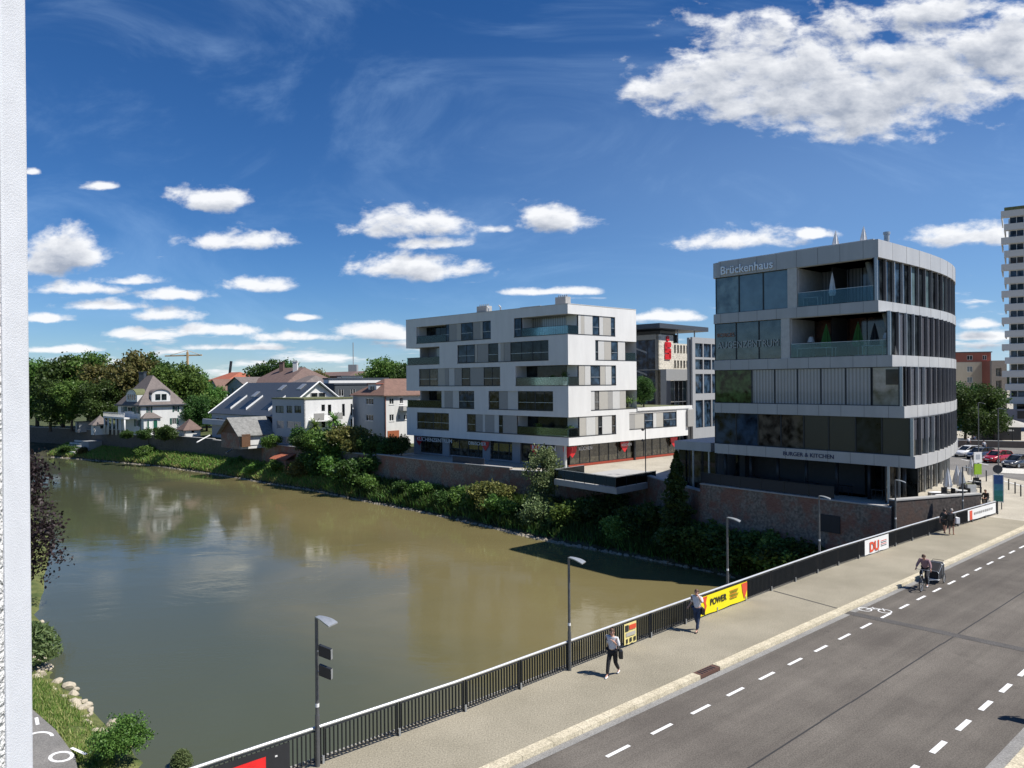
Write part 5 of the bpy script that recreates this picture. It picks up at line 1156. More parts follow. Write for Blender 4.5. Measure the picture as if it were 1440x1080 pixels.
mb = MB(); mb.poly([F.pt(u - .2, -.9, .2), F.pt(u + 4.7, -.9, .2), F.pt(u + 4.7, -1.85, 2.3), F.pt(u - .2, -1.85, 2.3)]); mb.poly([F.pt(u - .2, -1.0, .2), F.pt(u + 4.7, -1.0, .2), F.pt(u + 4.7, -1.95, 2.3), F.pt(u - .2, -1.95, 2.3)]); mb.build('roof', M['roofred'], e, recalc=False)
e = empty('stair_handrail', (*FL.P[:2], 0), 'pale handrail slanting down the wall left of the barn', 'handrail'); a = gp(318, 637, -1.6); b_ = gp(339, 624, -.6); mb = MB(); mb.tube([(a.x, a.y, a.z), (b_.x, b_.y, b_.z)], .1, 6); mb.build('rail', M['galv'], e)
e = empty('ramp_handrail', (*FL.P[:2], 0), 'pale slanting beam on the wall between the garden house and the barn', 'handrail'); a = gp(277, 622, .2); b_ = gp(295, 612, .9); mb = MB(); mb.tube([(a.x, a.y, a.z), (b_.x, b_.y, b_.z)], .12, 6); mb.build('rail', M['frame'], e)
# white modern flat roofed house
FL, FR, lL, lR = corner_frames(428, 590, 121, 383, 496)
MH = empty('modern_house', (*FL.P[:2], 0), 'white flat roofed modern house with large windows and a wide balcony', 'house')
zt = zat(428, 562, 121)
oL = [rect_px(FL, x0, x1, y0, y1) for x0, x1, y0, y1 in ((387.5, 399, 570.5, 581), (403, 411, 570.5, 581), (414, 423.5, 570.5, 581), (389, 399, 591.5, 603), (403, 423.5, 592, 603.5), (389, 417, 613, 625))]
oR = [rect_px(FR, x0, x1, y0, y1) for x0, x1, y0, y1 in ((452, 457, 569, 578), (461, 466, 569, 584), (481, 485, 568, 585), (493, 495.5, 568, 584), (452, 457.5, 591, 601), (462, 467, 591, 601), (493, 495.5, 589, 603))]
body(FL, FR, lL, lR, 0, zt, M['bluegrey'], MH, oL, oR, mR=M['white'])  # left wall's shade is put into its blue-grey colour; the house is white
win_list(FL, oL[:3], MH, frame=M['darkmetal']); win_list(FL, oL[3:], MH, glass=slatmat('grey_shutters', (.22, .24, .27), 9, True), frame=M['galv']); win_list(FR, oR, MH, frame=M['darkmetal'], mull=0)
mb = MB(); mb.fbox(FL, -.1, lL + .1, zt, zt + .22, -lR, .1); mb.build('roof', M['greengl'], MH)
r = rect_px(FR, 434, 474, 583, 590); mb = MB(); mb.fbox(FR, r[0], r[1], r[2] - .1, r[2] + .12, .02, 1.7); mb.build('balcony_slab', M['white'], MH)
for a, b_ in ((0, .35), (.72, 1.0)): mb = MB(); mb.fbox(FR, r[0] + (r[1] - r[0]) * a, r[0] + (r[1] - r[0]) * b_, r[2] + .13, r[2] + 1.25, 1.6, 1.7); mb.build('balcony_panel', M['greypanel'], MH)
mb = MB(); mb.fbox(FR, r[0], r[1], r[2] + 1.05, r[2] + 1.12, 1.62, 1.68); mb.build('balcony_rail', M['galv'], MH)
# white house with brown hipped roof
gable_m = M['white2']
FL, FR, lL, lR = corner_frames(541, 585, 123, 497, 600)
lR += 4
BHs = empty('town_house', (*FL.P[:2], 0), 'white three storey house with brown tiled hip roof beside the white block', 'house')
ze = zat(541, 554.5, 123)
oL = [rect_px(FL, x0, x1, y0, y1) for x0, x1, y0, y1 in ((514.5, 525, 560, 569), (514.5, 525, 583, 592), (513, 529, 609, 616))]
oR = [rect_px(FR, x0, x1, y0, y1) for x0, x1, y0, y1 in ((547.5, 554, 560, 568.5), (562, 567, 559, 567.5), (547.5, 554, 583, 592), (568, 574, 583, 590), (560, 563, 583, 590))]
body(FL, FR, lL, lR, 0, ze, M['bluegrey'], BHs, oL, oR, mR=M['white2'])  # blue-grey on the river side is painted shade, the street wall stays white
win_list(FL, oL, BHs, sill=True, mull=2); win_list(FR, oR, BHs, sill=True)
r = rect_px(FR, 545, 561, 606, 618); mb = MB(); mb.fbox(FR, r[0], r[1], 0, r[3], .01, .08); mb.build('garage_door', M['orange'], BHs)
r = rect_px(FR, 561, 573, 571, 577); mb = MB(); mb.fbox(FR, *r, .02, 1.2); mb.build('balcony', M['concrete'], BHs)
roof(FL, FR, lL, lR, ze, zat(541, 532.5, 128), M['roofrust'], BHs, axis='R', over=.5, hip=.26, hipb=.0)
mb = MB(); u = lL * .5; mb.fbox(FL, u - 1.2, u + 1.2, ze + .1, ze + 1.7, -3, -.8); o = mb.build('dormer', M['white2'], BHs); mb = MB(); mb.fbox(FL, u - 1.4, u + 1.4, ze + 1.701, ze + 1.85, -3.2, -.6); mb.build('dormer_roof', M['terracotta'], BHs)
window(FL, u - .8, u + .6, ze + .4, ze + 1.4, BHs, n=-.73, mull=1)
mb = MB(); c = FR.P; mb.tube([FR.pt(.12, 0, .1), FR.pt(.12, ze, .1)], .07, 6); mb.build('downpipe', M['terracotta'], BHs)
# ------------------------------------------------------------------ roofs behind
def backhouse(px, y, D, pxL, pxR, ye, yr, label, wm, rm, axis='L', hip=.3, hipb=.3, name='house', depth=None, base=0, chim=0, cat='house'):
    global gable_m
    FL, FR, lL, lR = corner_frames(px, y, D, pxL, pxR); lR = depth or lR; gable_m = wm
    e = empty(name, (*FL.P[:2], base), label, cat); ze = zat(px, ye, D); zr = zat(px, yr, D + 4)
    ops = []; u = 1.0
    while u < lL - 1.5: ops.append((u, u + 1.1, ze - 2.2, ze - .8)); u += 2.6
    opr = []; u = 1.0
    while u < lR - 1.5: opr.append((u, u + 1.1, ze - 2.2, ze - .8)); u += 2.6
    body(FL, FR, lL, lR, base, ze, wm, e, ops, opr); win_list(FL, ops, e); win_list(FR, opr, e)
    if rm: roof(FL, FR, lL, lR, ze, zr, rm, e, axis=axis, hip=hip, hipb=hipb)
    else:
        mb = MB(); mb.fbox(FL, -.15, lL + .15, ze, ze + .3, -lR, .15); mb.build('roof', M['roofdark'], e)
    for k in range(chim): chimney((FL.P + FL.d * lL * (.3 + .35 * k) + FR.d * lR * .4)[:2], .5, ze, zr + 1.3, M['white2'] if k == 0 else M['roofbrown'], e)
    return e
backhouse(400, 545, 168, 346, 432, 541, 516, 'big dark brown steep roof with white chimney behind the grey house', M['white2'], M['roofbrown'], hip=.22, hipb=.12, chim=2, depth=15)
backhouse(425, 548, 160, 402, 442, 541, 528, 'lower grey-brown roof right of the big steep brown roof', M['white2'], M['roofgrey'], depth=9)
backhouse(345, 560, 176, 320, 352, 541, 530, 'grey gabled house left of the big steep brown roof', M['bluegrey'], M['roofgrey'], axis='R', hip=0, hipb=0, depth=9)
backhouse(363, 560, 158, 344, 372, 552, 541, 'small white gabled house in front of the big steep brown roof', M['white2'], M['roofbrown'], axis='R', hip=0, hipb=0, depth=8)
backhouse(318, 550, 235, 288, 332, 536, 523, 'bright red roofed house at the edge of the villa trees', M['white2'], M['roofred'], depth=14)
backhouse(309, 555, 205, 292, 325, 548, 533, 'dull red roofed house with white gable below the bright red roof', M['white2'], M['roofrust'], axis='R', hip=0, hipb=.0, depth=12)
backhouse(462, 550, 150, 455, 500, 533.5, 533, 'white flat roofed block behind the modern house', M['white'], None, name='flat_block', depth=15, cat='building')
backhouse(470, 550, 138, 440, 515, 541, 538, 'dark slate clad hall between the modern house and the brown roofed house', mat('dark_cladding', (.05, .06, .07), .7), None, name='hall', depth=16, cat='building')
backhouse(492, 545, 230, 448, 497, 528, 522, 'brown brick building far behind the flat white block', M['terracotta'], M['roofbrown'], depth=12, cat='building')
backhouse(480, 540, 175, 474, 500, 530, 529, 'small white rooftop block with dark windows', M['white'], None, name='rooftop_block', depth=6, cat='building')
backhouse(530, 540, 330, 440, 600, 526, 521, 'long reddish row of roofs on the skyline', M['terracotta'], M['roofrust'], hip=.0, hipb=.0, depth=14, name='row_house', cat='building')
e = empty('tower', atY(497, 540, 300), 'slim grey tower with antenna on the skyline above the flat white block', 'tower'); p = atY(497, 540, 300); mb = MB(); mb.box(p.x - 1.7, p.x + 1.7, p.y - 1.7, p.y + 1.7, 0, 18); mb.build('shaft', M['grey'], e); mb = MB(); mb.tube([(p.x, p.y, 18), (p.x, p.y, 27)], .18, 5); mb.build('antenna', M['grey'], e)
# cranes on the skyline
p = atY(264, 540, 520); e = empty('tower_crane', (p.x, p.y, 0), 'far pale orange tower crane above the villa trees', 'crane'); ym = mat('crane_paint', (.5, .33, .16), .6)
mb = MB(); z = 10.4 + (541 - 499) * .5
mb.box(p.x - .6, p.x + .6, p.y - .6, p.y + .6, 0, z + 2); mb.build('mast', ym, e)
mb = MB(); mb.hexa([(p.x - 16, p.y, z - 1.0), (p.x + 10, p.y, z - .6), (p.x + 10, p.y + 1, z - .6), (p.x - 16, p.y + 1, z - 1.0), (p.x - 16, p.y, z - .2), (p.x + 10, p.y, z + .3), (p.x + 10, p.y + 1, z + .3), (p.x - 16, p.y + 1, z - .2)]); mb.build('jib', ym, e)
mb = MB(); mb.tube([(p.x, p.y, z + 3.2), (p.x - 12, p.y, z)], .15, 4); mb.tube([(p.x, p.y, z + 3.2), (p.x + 9, p.y, z)], .15, 4); mb.tube([(p.x, p.y, z), (p.x, p.y, z + 3.2)], .35, 4); mb.build('tie_bars', ym, e)
p = atY(321, 540, 260); e = empty('drill_mast', (p.x, p.y, 0), 'dark slanted mast above the red roofs', 'mast'); mb = MB(); mb.tube([(p.x, p.y, 10), (p.x + 1.1, p.y, 18.6)], .45, 6); mb.build('mast', M['darkmetal'], e)
# ------------------------------------------------------------------ bank building with red emblem
SPx = Fac(tuple(atY(926, 540, 118)[:2]), -46, -1); SPy = Fac(tuple(atY(926, 540, 118)[:2]), 44, 1)
SB = empty('bank_building', (*SPx.P[:2], 0), 'pale limestone bank building with big red S emblem and dark flat roof', 'building')
D0 = 118; zr = zat(926, 462, D0); z2 = zat(926, 470, D0)
lx = SPx.u(890, 500) + 8; ly = SPy.u(981, 500)
us = SPy.u(947, 500)
wall(SPx, 0, lx, 0, z2, [(.9 * SPx.u(921, 500), lx - 1, 2.0, z2 - .8)], 'stair_wall', mat('shell_limestone', (.27, .26, .23), .8), SB, depth=.3)
window(SPx, .9 * SPx.u(921, 500), lx - 1, 2.0, z2 - .8, SB, glass=M['glassblue'], frame=M['darkmetal'], mull=6, n=-.2)
st = MB()
for k in range(4):
    z = 4 + 3.6 * k; st.hexa([SPx.pt(2.2, z, -.17), SPx.pt(6.5, z + 1.5, -.17), SPx.pt(6.5, z + 1.5, -.14), SPx.pt(2.2, z, -.14), SPx.pt(2.2, z + .3, -.17), SPx.pt(6.5, z + 1.8, -.17), SPx.pt(6.5, z + 1.8, -.14), SPx.pt(2.2, z + .3, -.14)])
st.build('stair_lines', M['grey'], SB)
zs = zat(950, 483, D0 + 4)
wall(SPy, 0, us, 0, z2, [], 'tower_wall', LIMESTONE, SB)
rows = [(zat(958, 518, 123), zat(958, 507, 123)), (zat(958, 497, 123), zat(958, 485.5, 123))]
ops = []
for (a, b) in rows:
    for k in range(5): u0 = SPy.u(948 + 4.3 * k, 500); u1 = SPy.u(948 + 4.3 * k + 2.6, 500); ops.append((u0, u1, a, b))
wall(SPy, us, ly, zat(958, 520, 123), zs, ops, 'office_wall', LIMESTONE, SB, depth=.4)
for o_ in ops: window(SPy, *o_, SB, n=-.3, frame=M['darkmetal'], fw=.04)
mb = MB(); A = SPx.P; 
def sq(a, b_, z): v = A + SPx.d * a + SPy.d * b_; return (v.x, v.y, z)
mb.prism([sq(.5, .5, 0)[:2], sq(.5, ly - .2, 0)[:2], sq(lx, ly - .2, 0)[:2], sq(lx, .5, 0)[:2]], 0, zs - .1); mb.prism([sq(.4, .4, 0)[:2], sq(.4, us, 0)[:2], sq(lx, us, 0)[:2], sq(lx, .4, 0)[:2]], zs, z2)
mb.prism([sq(2.5, us, 0)[:2], sq(2.5, ly - 3, 0)[:2], sq(lx - 2, ly - 3, 0)[:2], sq(lx - 2, us, 0)[:2]], zs, zr)
mb.build('core_walls', M['grey'], SB)
mb = MB(); mb.fbox(SPy, us + .3, ly - 2.5, zs + .3, zr - .5, -2.45, -2.3); mb.build('penthouse_glazing', M['glass'], SB)
mb = MB(); mb.prism([sq(-1.2, -1.4, 0)[:2], sq(-1.2, ly + 1.6, 0)[:2], sq(lx + 1.5, ly + 1.6, 0)[:2], sq(lx + 1.5, -1.4, 0)[:2]], zr, zr + .75); mb.build('roof', M['roofdark'], SB)
for b_ in (us + 2, ly - .3): mb = MB(); mb.tube([sq(.4, b_, zs), sq(.4, b_, zr)], .12, 6); mb.build('roof_post', M['galv'], SB)
# emblem: block letter S with a dot
def emblem(F, uc, zc, s, n):
    b = MB(); d = .16
    def slab(pts):
        P = [F.pt(uc + x * s, zc + y * s, n + d) for x, y in pts]; Q = [F.pt(uc + x * s, zc + y * s, n) for x, y in pts]; b.poly(P); b.poly(Q[::-1])
        for i in range(len(P)): j = (i + 1) % len(P); b.quad(P[i], Q[i], Q[j], P[j])
    for x0, x1, y0, y1 in ((-.86, .95, .62, 1.5), (-.95, -.25, .0, 1.3), (-.95, .95, -.36, .36), (.25, .95, -1.3, .0), (-.95, .86, -1.5, -.62), (-.35, .4, .3, .7), (-.4, .35, -.7, -.3)):
        if (x0, x1) in ((-.35, .4), (-.4, .35)): continue
        slab([(x0 + .06, y0), (x1 - .06, y0), (x1, y0 + .08), (x1, y1 - .08), (x1 - .06, y1), (x0 + .06, y1), (x0, y1 - .08), (x0, y0 + .08)])
    slab([(.44 * cos(t * pi / 8), 2.12 + .5 * sin(t * pi / 8)) for t in range(16)])
    b.build('emblem', M['red'], SB)
ue, zb_ = SPy.uz(938.5, 505); _, ztp = SPy.uz(938.5, 472); emblem(SPy, ue, zb_ + (ztp - zb_) * 1.45 / 4.07, (ztp - zb_) / 4.07, .02)
# grey framed entrance volume in front
FG = Fac(tuple(atY(937, 540, 112)[:2]), 44, 1); lg = FG.u(975, 540); zt_ = zat(937, 520, 112)
GE = empty('bank_annex', (*FG.P[:2], 0), 'grey framed glass annex in front of the bank building', 'building')
wall(FG, 0, lg, 0, zt_, [(1.2, lg - .6, 0.5, zt_ - 1.6)], 'frame_wall', M['grey'], GE, depth=1.0); mb = MB(); mb.fbox(FG, 0, lg, zt_, zt_ + .1, -5, 0); mb.build('roof', M['grey'], GE)
for k in range(5):
    for j in range(3): a = 1.25 + (lg - 1.9) * k / 5; z = .5 + (zt_ - 2.1) * j / 3; window(FG, a, a + (lg - 1.9) / 5 - .02, z, z + (zt_ - 2.1) / 3 - .05, GE, glass=M['glass'] if (k + j) % 3 else M['glasscurt'], n=-.8)
FG2 = Fac(tuple(atY(974, 540, 108)[:2]), 44, 1); lg2 = FG2.u(1010, 540) + 3; zt2 = zat(990, 478, 116)
GO = empty('grey_office', (*FG2.P[:2], 0), 'grey office block glimpsed between the bank and the curved office building', 'building')
ops = []
for j, (ya, yb) in enumerate(((503, 484), (520, 506), (553, 526), (600, 562))):
    za, zb = zat(985, ya, 112), zat(985, yb, 112); u = .8
    while u < lg2 - 1.2: ops.append((u, u + 2.2, za, zb)); u += 2.45
wall(FG2, 0, lg2, 0, zt2, ops, 'wall', M['grey'], GO, depth=.3)
for o_ in ops: window(FG2, *o_, GO, glass=M['glassblue'], n=-.2, frame=M['darkmetal'], fw=.05)
mb = MB(); mb.fbox(FG2, 0.02, lg2 + 6, .0, zt2 - .05, -.9, -.5); mb.build('core_walls', M['grey'], GO)
# low wing of the office building reaching toward the shop
LWG = empty('low_wing', BH.pt(ULEFT, 0, -3), 'low glass pavilion with grey flat roof left of the curved office building', 'building')
F = Fac(tuple(BH.pt(ULEFT + .8, 0, -1.0)[:2]), -40.8, -1); lw = 4.0
mb = MB(); mb.fbox(F, 0.0, lw, 3.95, 4.75, -11, 0); mb.build('roof', M['alu'], LWG)
for k in range(3): window(F, .1 + k * 1.45, 1.5 + k * 1.45, .1, 3.93, LWG, glass=M['glass'] if k != 1 else M['glassbrown'], n=-.9, frame=M['darkmetal'])
mb = MB(); mb.fbox(F, .2, lw - .4, .0, 3.94, -11, -1.4); mb.build('core_walls', M['grey'], LWG)
for k in range(3): mb = MB(); mb.tube([F.pt(.4 + 1.7 * k, 0, -.3), F.pt(.4 + 1.7 * k, 3.94, -.3)], .09, 8); mb.build('column', M['galv'], LWG)
# ------------------------------------------------------------------ high rise and flats on the right
FT = Fac(tuple(atY(1412, 540, 150)[:2]), 134, 1)
HR = empty('high_rise', (*FT.P[:2], 0), 'tall white apartment tower with stacked balconies at the right edge', 'building')
FT.d = Vector((sin(radians(124.5)), cos(radians(124.5)), 0)); FT.o = Vector((FT.d.y, -FT.d.x, 0))
lt = 24.0; zb = 5.4; ztop = zat(1412, 304, 150); nfl = 14; ph = (ztop - zb) / nfl
mb = MB(); mb.fbox(FT, .9, lt, zb, ztop - .6, -14, -.7); mb.build('core_walls', M['white2'], HR)
for k in range(nfl + 1):
    z = zb + ph * k; inset = .9 if k in (9, 11) else 0.
    b = MB(); b.fbox(FT, (-.35 if k % 2 == 0 else .15), lt, z - .25, z + 1.05, -.22, .0); b.fbox(FT, (-.35 if k % 2 == 0 else .15), lt, z - .25, z - .0, -1.2, -.222); b.fbox(FT, (-.35 if k % 2 == 0 else .15), (-.13 if k % 2 == 0 else .37), z, z + 1.05, -14, -.222)
    b.build('balcony_band', M['lightpanel'], HR)
    if k < nfl:
        for i in range(6):
            u = 1.1 + i * 3.6; window(FT, u, u + 3.5, z + 1.06, z + ph - .27, HR, n=-.6, mull=2, fw=.08, glass=M['glass'] if (i + k) % 3 else M['glassblue'])
for i in range(5): b = MB(); b.fbox(FT, 1.5 + i * 4.5, 2.1 + i * 4.5, 0, zb - .26, -2.2, -1.4); b.build('column', M['white2'], HR)
b = MB(); b.fbox(FT, 2, lt, 0, zb - .3, -12, -4); b.build('ground_storey', M['glass'], HR)
b = MB(); b.fbox(FT, .2, 8, ztop + 1.06, ztop + 1.9, -3, -1); b.build('roof_planting', M['greengl'], HR)
e = empty('podium_wall', FT.pt(0, 0, 6), 'long grey podium wall below the high rise', 'wall'); b = MB(); b.fbox(FT, -3.0, lt, 0, zat(1420, 577, 140), 4, 4.6); b.build('wall', mat('purple_grey_wall', (.16, .165, .2), .8), e)
b = MB(); b.fbox(FT, 2.2, 6, 2.4, 3.9, 4.61, 4.7); o = b.build('dark_shop_sign', M['black'], e); text('café', Fac(FT.P[:2], 0), 0, 0, 0, .1, M['frame'], e) if 0 else None
FLb = Fac(tuple(atY(1354, 540, 190)[:2]), 100, 1)
FB = empty('apartment_house', (*FLb.P[:2], 0), 'beige apartment house with red brick top storey behind the street tree', 'building')
lb_ = FLb.u(1394, 540); zt1 = zat(1375, 509, 190); ztt = zat(1375, 496, 190)
ops = [(FLb.u(x0, 540), FLb.u(x0 + w_, 540), zat(1375, y1, 190), zat(1375, y0, 190)) for x0, w_ in ((1360, 8), (1382, 5.5)) for y0, y1 in ((515, 523), (530, 538), (545, 553))]
wall(FLb, -6, lb_, 0, zt1, ops, 'wall', M['cream'], FB); win_list(FLb, ops, FB, glass=M['glasscurt'])
ops = [(FLb.u(1360, 540), FLb.u(1368, 540), zt1 + .5, ztt - .7), (FLb.u(1382, 540), FLb.u(1388, 540), zt1 + .5, ztt - .7)]
wall(FLb, -6, lb_, zt1, ztt, ops, 'top_storey', M['terracotta'], FB); win_list(FLb, ops, FB)
b = MB(); b.fbox(FLb, -6, lb_, 0, ztt - .02, -12, -.7); b.build('core_walls', M['cream'], FB)
b = MB(); b.fbox(FLb, -6.2, lb_ + .2, ztt, ztt + .25, -12, .2); b.build('roof', M['roofdark'], FB)
FLc = Fac(tuple(atY(1394.5, 540, 184)[:2]), 100, 1); FB2 = empty('apartment_house', (*FLc.P[:2], 0), 'darker beige house with recessed balconies beside the high rise', 'building')
lc = FLc.u(1416, 540); zt3 = zat(1400, 507, 184); ops = [(1.0, lc - 1.2, 1.5 + 3.1 * k, 3.6 + 3.1 * k) for k in range(4)]
wall(FLc, 0, lc, 0, zt3, ops, 'wall', mat('dark_cream', (.24, .21, .18), .9), FB2, depth=.9); b = MB(); b.fbox(FLc, 0.02, lc, 0, zt3 - .02, -11, -.9); b.build('core_walls', M['terracotta'], FB2)
for o_ in ops: window(FLc, *o_, FB2, n=-.8, mull=3)
# ------------------------------------------------------------------ vegetation
def quads_mesh(name, V, mats, mi=None):
    """V: (n,4,3) array of leaf quads"""
    n = len(V); me = bpy.data.meshes.new(name); me.vertices.add(n * 4); me.vertices.foreach_set('co', V.reshape(-1).astype(np.float32))
    me.loops.add(n * 4); me.loops.foreach_set('vertex_index', np.arange(n * 4, dtype=np.int32)); me.polygons.add(n)
    me.polygons.foreach_set('loop_start', np.arange(0, n * 4, 4, dtype=np.int32))
    for m_ in mats: me.materials.append(m_)
    if mi is not None: me.polygons.foreach_set('material_index', mi.astype(np.int32))
    me.update(calc_edges=True); me.validate(); return me
def leaves(rg, C, size, elong=1.3, updroop=0.):
    n = len(C); a = rg.normal(size=(n, 3)); a[:, 2] += updroop; a /= np.linalg.norm(a, axis=1)[:, None]
    b = rg.normal(size=(n, 3)); b -= (b * a).sum(1)[:, None] * a; b /= np.linalg.norm(b, axis=1)[:, None]
    s = size * rg.uniform(.6, 1.35, n)[:, None]
    u = a * s * elong * .5; v = b * s * .5
    return np.stack([C - u, C + v * .8, C + u, C - v * .8], 1)
def crown_pts(rg, R, nl, nc, per, lobe=.45, clump=.16, cz=0., flat=0):
    """lobes inside an ellipsoid, clumps over the lobes, leaves round each clump"""
    L_ = []
    while len(L_) < nl:
        p = rg.uniform(-1, 1, 3); r = np.linalg.norm(p)
        if .25 < r < .78 and (not flat or p[2] > -.5): L_.append(p)
    L_ = np.array(L_); out = []
    k = rg.integers(0, nl, nc); d = rg.normal(size=(nc, 3)); d /= np.linalg.norm(d, axis=1)[:, None]
    rad = lobe * rg.uniform(.55, 1.05, nc)[:, None] * rg.uniform(.75, 1.15, nl)[k][:, None]
    c = (L_[k] + d * rad) * R
    q = np.repeat(c, per, 0) + rg.normal(size=(nc * per, 3)) * clump * np.mean(R) * np.array([1, 1, .7]); q[:, 2] += cz
    return q, L_ * R + np.array([0, 0, cz])
lm = dict(dark=leafmat('leaf_dark', (0.032,0.074,0.017), (0.079,0.150,0.035)), mid=leafmat('leaf_mid', (0.062,0.133,0.027), (0.150,0.248,0.052)), olive=leafmat('leaf_olive', (0.098,0.115,0.032), (0.212,0.195,0.062)),
          light=leafmat('leaf_light', (.09, .14, .05), (.20, .25, .11), .3), purple=leafmat('leaf_purple', (.014, .010, .011), (.038, .024, .027), .2), fresh=leafmat('leaf_fresh', (0.106,0.212,0.035), (0.231,0.354,0.079)), dry=leafmat('leaf_dry', (.22, .24, .07), (.36, .34, .14), .3))
MESH = {}
def crown_mesh(key, seed, R, nl, nc, per, leaf, cz, m_, **kw):
    rg = np.random.default_rng(seed); q, lob = crown_pts(rg, np.array(R), nl, nc, per, cz=cz, **kw)
    MESH[key] = (quads_mesh('crown', leaves(rg, q, leaf), [m_]), lob, cz)
def trunk_mesh(key, seed, h, r, lob):
    rnd = random.Random(seed); mb = MB(); top = (rnd.uniform(-.4, .4), rnd.uniform(-.4, .4), h)
    mb.tube([(0, 0, -.3), (0, 0, .3), (top[0] * .5, top[1] * .5, h * .5), top], [r * 1.5, r, r * .8, r * .45], 8)
    for p in lob[:9]:
        b = Vector((top[0] * .6, top[1] * .6, h * rnd.uniform(.45, .9))); e = Vector([float(x) for x in p]); mid = b.lerp(e, .5) + Vector((rnd.uniform(-.3, .3), rnd.uniform(-.3, .3), rnd.uniform(.0, .6)))
        mb.tube([b, mid, e], [r * .45, r * .3, r * .1], 5)
    me = bpy.data.meshes.new('trunk'); me.from_pydata(mb.v, [], mb.f); me.materials.append(M['brown']); MESH['t' + key] = me
def tree(key, loc, s, label, group=None, name='tree', rz=0, cat='tree', sz=None, trunk=True):
    e = empty(name, loc, label, cat, group, rz); e.scale = (s, s, sz or s)
    o = bpy.data.objects.new('crown' if trunk else 'foliage', MESH[key][0]); COL.objects.link(o); o.parent = e
    if 't' + key in MESH: t = bpy.data.objects.new('trunk' if trunk else 'stem', MESH['t' + key]); COL.objects.link(t); t.parent = e
    return e
# far broadleaves about 16 m tall
for i, (k, m_) in enumerate((('fa', 'dark'), ('fb', 'mid'), ('fc', 'olive'), ('fd', 'dark'), ('fe', 'mid'))):
    crown_mesh(k, 20 + i, (6.2, 6.2, 6.8), 15, 620, 17, .46, 9.4, lm[m_], lobe=.42, clump=.085); trunk_mesh(k, i, 9, .4, MESH[k][1])
def pt(px, D, z=0.): v = atY(px, 540, D); return (v.x, v.y, z)
TREES = [ # key, px, distance, scale, vertical scale, label
 ('fb', 52, 186, 1.15, 1.05, 'dark green tree at the far left edge of the park trees'), ('fa', 88, 182, 1.2, 1.13, 'second dark green tree from the left in the park row'),
 ('fb', 124, 184, 1.15, 1.15, 'fresh green tree left of the tallest brownish tree'), ('fc', 166, 178, 1.22, 1.27, 'tallest tree, brownish olive, left of the villa'),
 ('fd', 205, 186, 1.1, 1.13, 'dark green tree right behind the villa roof'), ('fe', 252, 174, 1.05, 1.05, 'bright green tree right behind the villa'),
 ('fe', 270, 182, .95, .96, 'green tree at the right end of the villa trees'), ('fa', 231, 198, 1.1, 1.05, 'dark tree peeping between villa roof and the bright tree'),
 ('fb', 100, 172, .8, .72, 'lower yellow-green tree in front of the park row'), ('fa', 70, 172, .8, .75, 'lower dark tree above the riverside steps'), ('fd', 140, 170, .78, .72, 'lower dark tree behind the pavilion'),
 ('fe', 290, 165, .62, .55, 'small green tree left of the grey terraced house'), ('fd', 278, 160, .5, .5, 'small dark tree behind the garden house'), ('fb', 303, 178, .6, .62, 'green tree below the red roofs'),
 ('fd', 372, 232, 1.35, 1.10, 'large dark tree behind the big brown roof, left half'), ('fa', 398, 236, 1.2, 1.14, 'large dark tree behind the big brown roof, right half'),
 ('fc', 420, 214, .85, 1.0, 'olive tree just right of the big brown roof'), ('fc', 437, 208, .8, .98, 'rusty green tree above the glazed white gable'),
 ('fe', 516, 225, .9, .96, 'green tree above the brown roofed house, left one'), ('fb', 540, 218, 1.05, 1.10, 'tallest green tree above the brown roofed house'), ('fa', 566, 215, .95, 1.02, 'green tree touching the white block on the left'),
 ('fc', 478, 290, .8, .85, 'small far tree left of the skyline tower'), ('fd', 505, 300, .85, .85, 'small far tree right of the skyline tower'), ('fa', 35, 190, 1.1, 1.05, 'dark tree half hidden by the window jamb'),
 ('fd', 1376, 116, .62, .58, 'dense green street tree behind the curved office building'), ('fa', 1398, 118, .55, .55, 'green street tree beside the high rise podium'), ('fd', 1357, 124, .55, .60, 'dark street tree hugging the curved office wall'),
 ('fa', 905, 98, .27, .26, 'small roof garden tree on the white block terrace')]
for i, (k, px, D, s, sz, lab) in enumerate(TREES): tree(k, pt(px, D, 6.93 if px == 905 else 0.), s, lab, rz=i * 1.3, sz=sz)
# far wooded skyline and hills
hm = groundmat('far_woods', ((.02, .035, .02), (.05, .07, .035)), (.05, 1.2))
mb = MB(); rnd = random.Random(9); prev = None
for i in range(90):
    a = radians(-60 + 120 * i / 89); r = 900; z = 9 + 6 * rnd.random() + 3 * sin(i * .35); c = (r * sin(a), r * cos(a)); c2 = ((r + 60) * sin(a), (r + 60) * cos(a))
    cur = [(c[0], c[1], 0), (c[0], c[1], z), (c2[0], c2[1], z + 2), (c2[0], c2[1], 0)]
    if prev:
        for k in range(3): mb.quad(prev[k], prev[k + 1], cur[k + 1], cur[k])
    prev = cur
o = mb.build('distant_hills', hm, recalc=False); o['kind'] = 'structure'
pot(WF, 1.2, 9.96, -.8, 1.5, 'leafy potted shrub at the corner of the third storey loggia'); pot(WF, 3.0, 9.96, -.7, .9, 'small potted plant left of the corner shrub on the third storey'); pot(VF, 1.1, 3.8, -.8, 1.0, 'potted plant on the corner loggia of the lowest flat')
pot(WF, 5.5, 3.8, -.8, 1.2, 'potted shrub in the long loggia of the lowest flat', 'f'); pot(VF, v1(440), 6.93, -1.0, 1.4, 'dense potted shrub on the roof terrace of the white block', 'f', 1.2); pot(VF, v1(470), 6.93, -1.0, .9, 'low leafy planter plant on the roof terrace', 'f', 1.4)
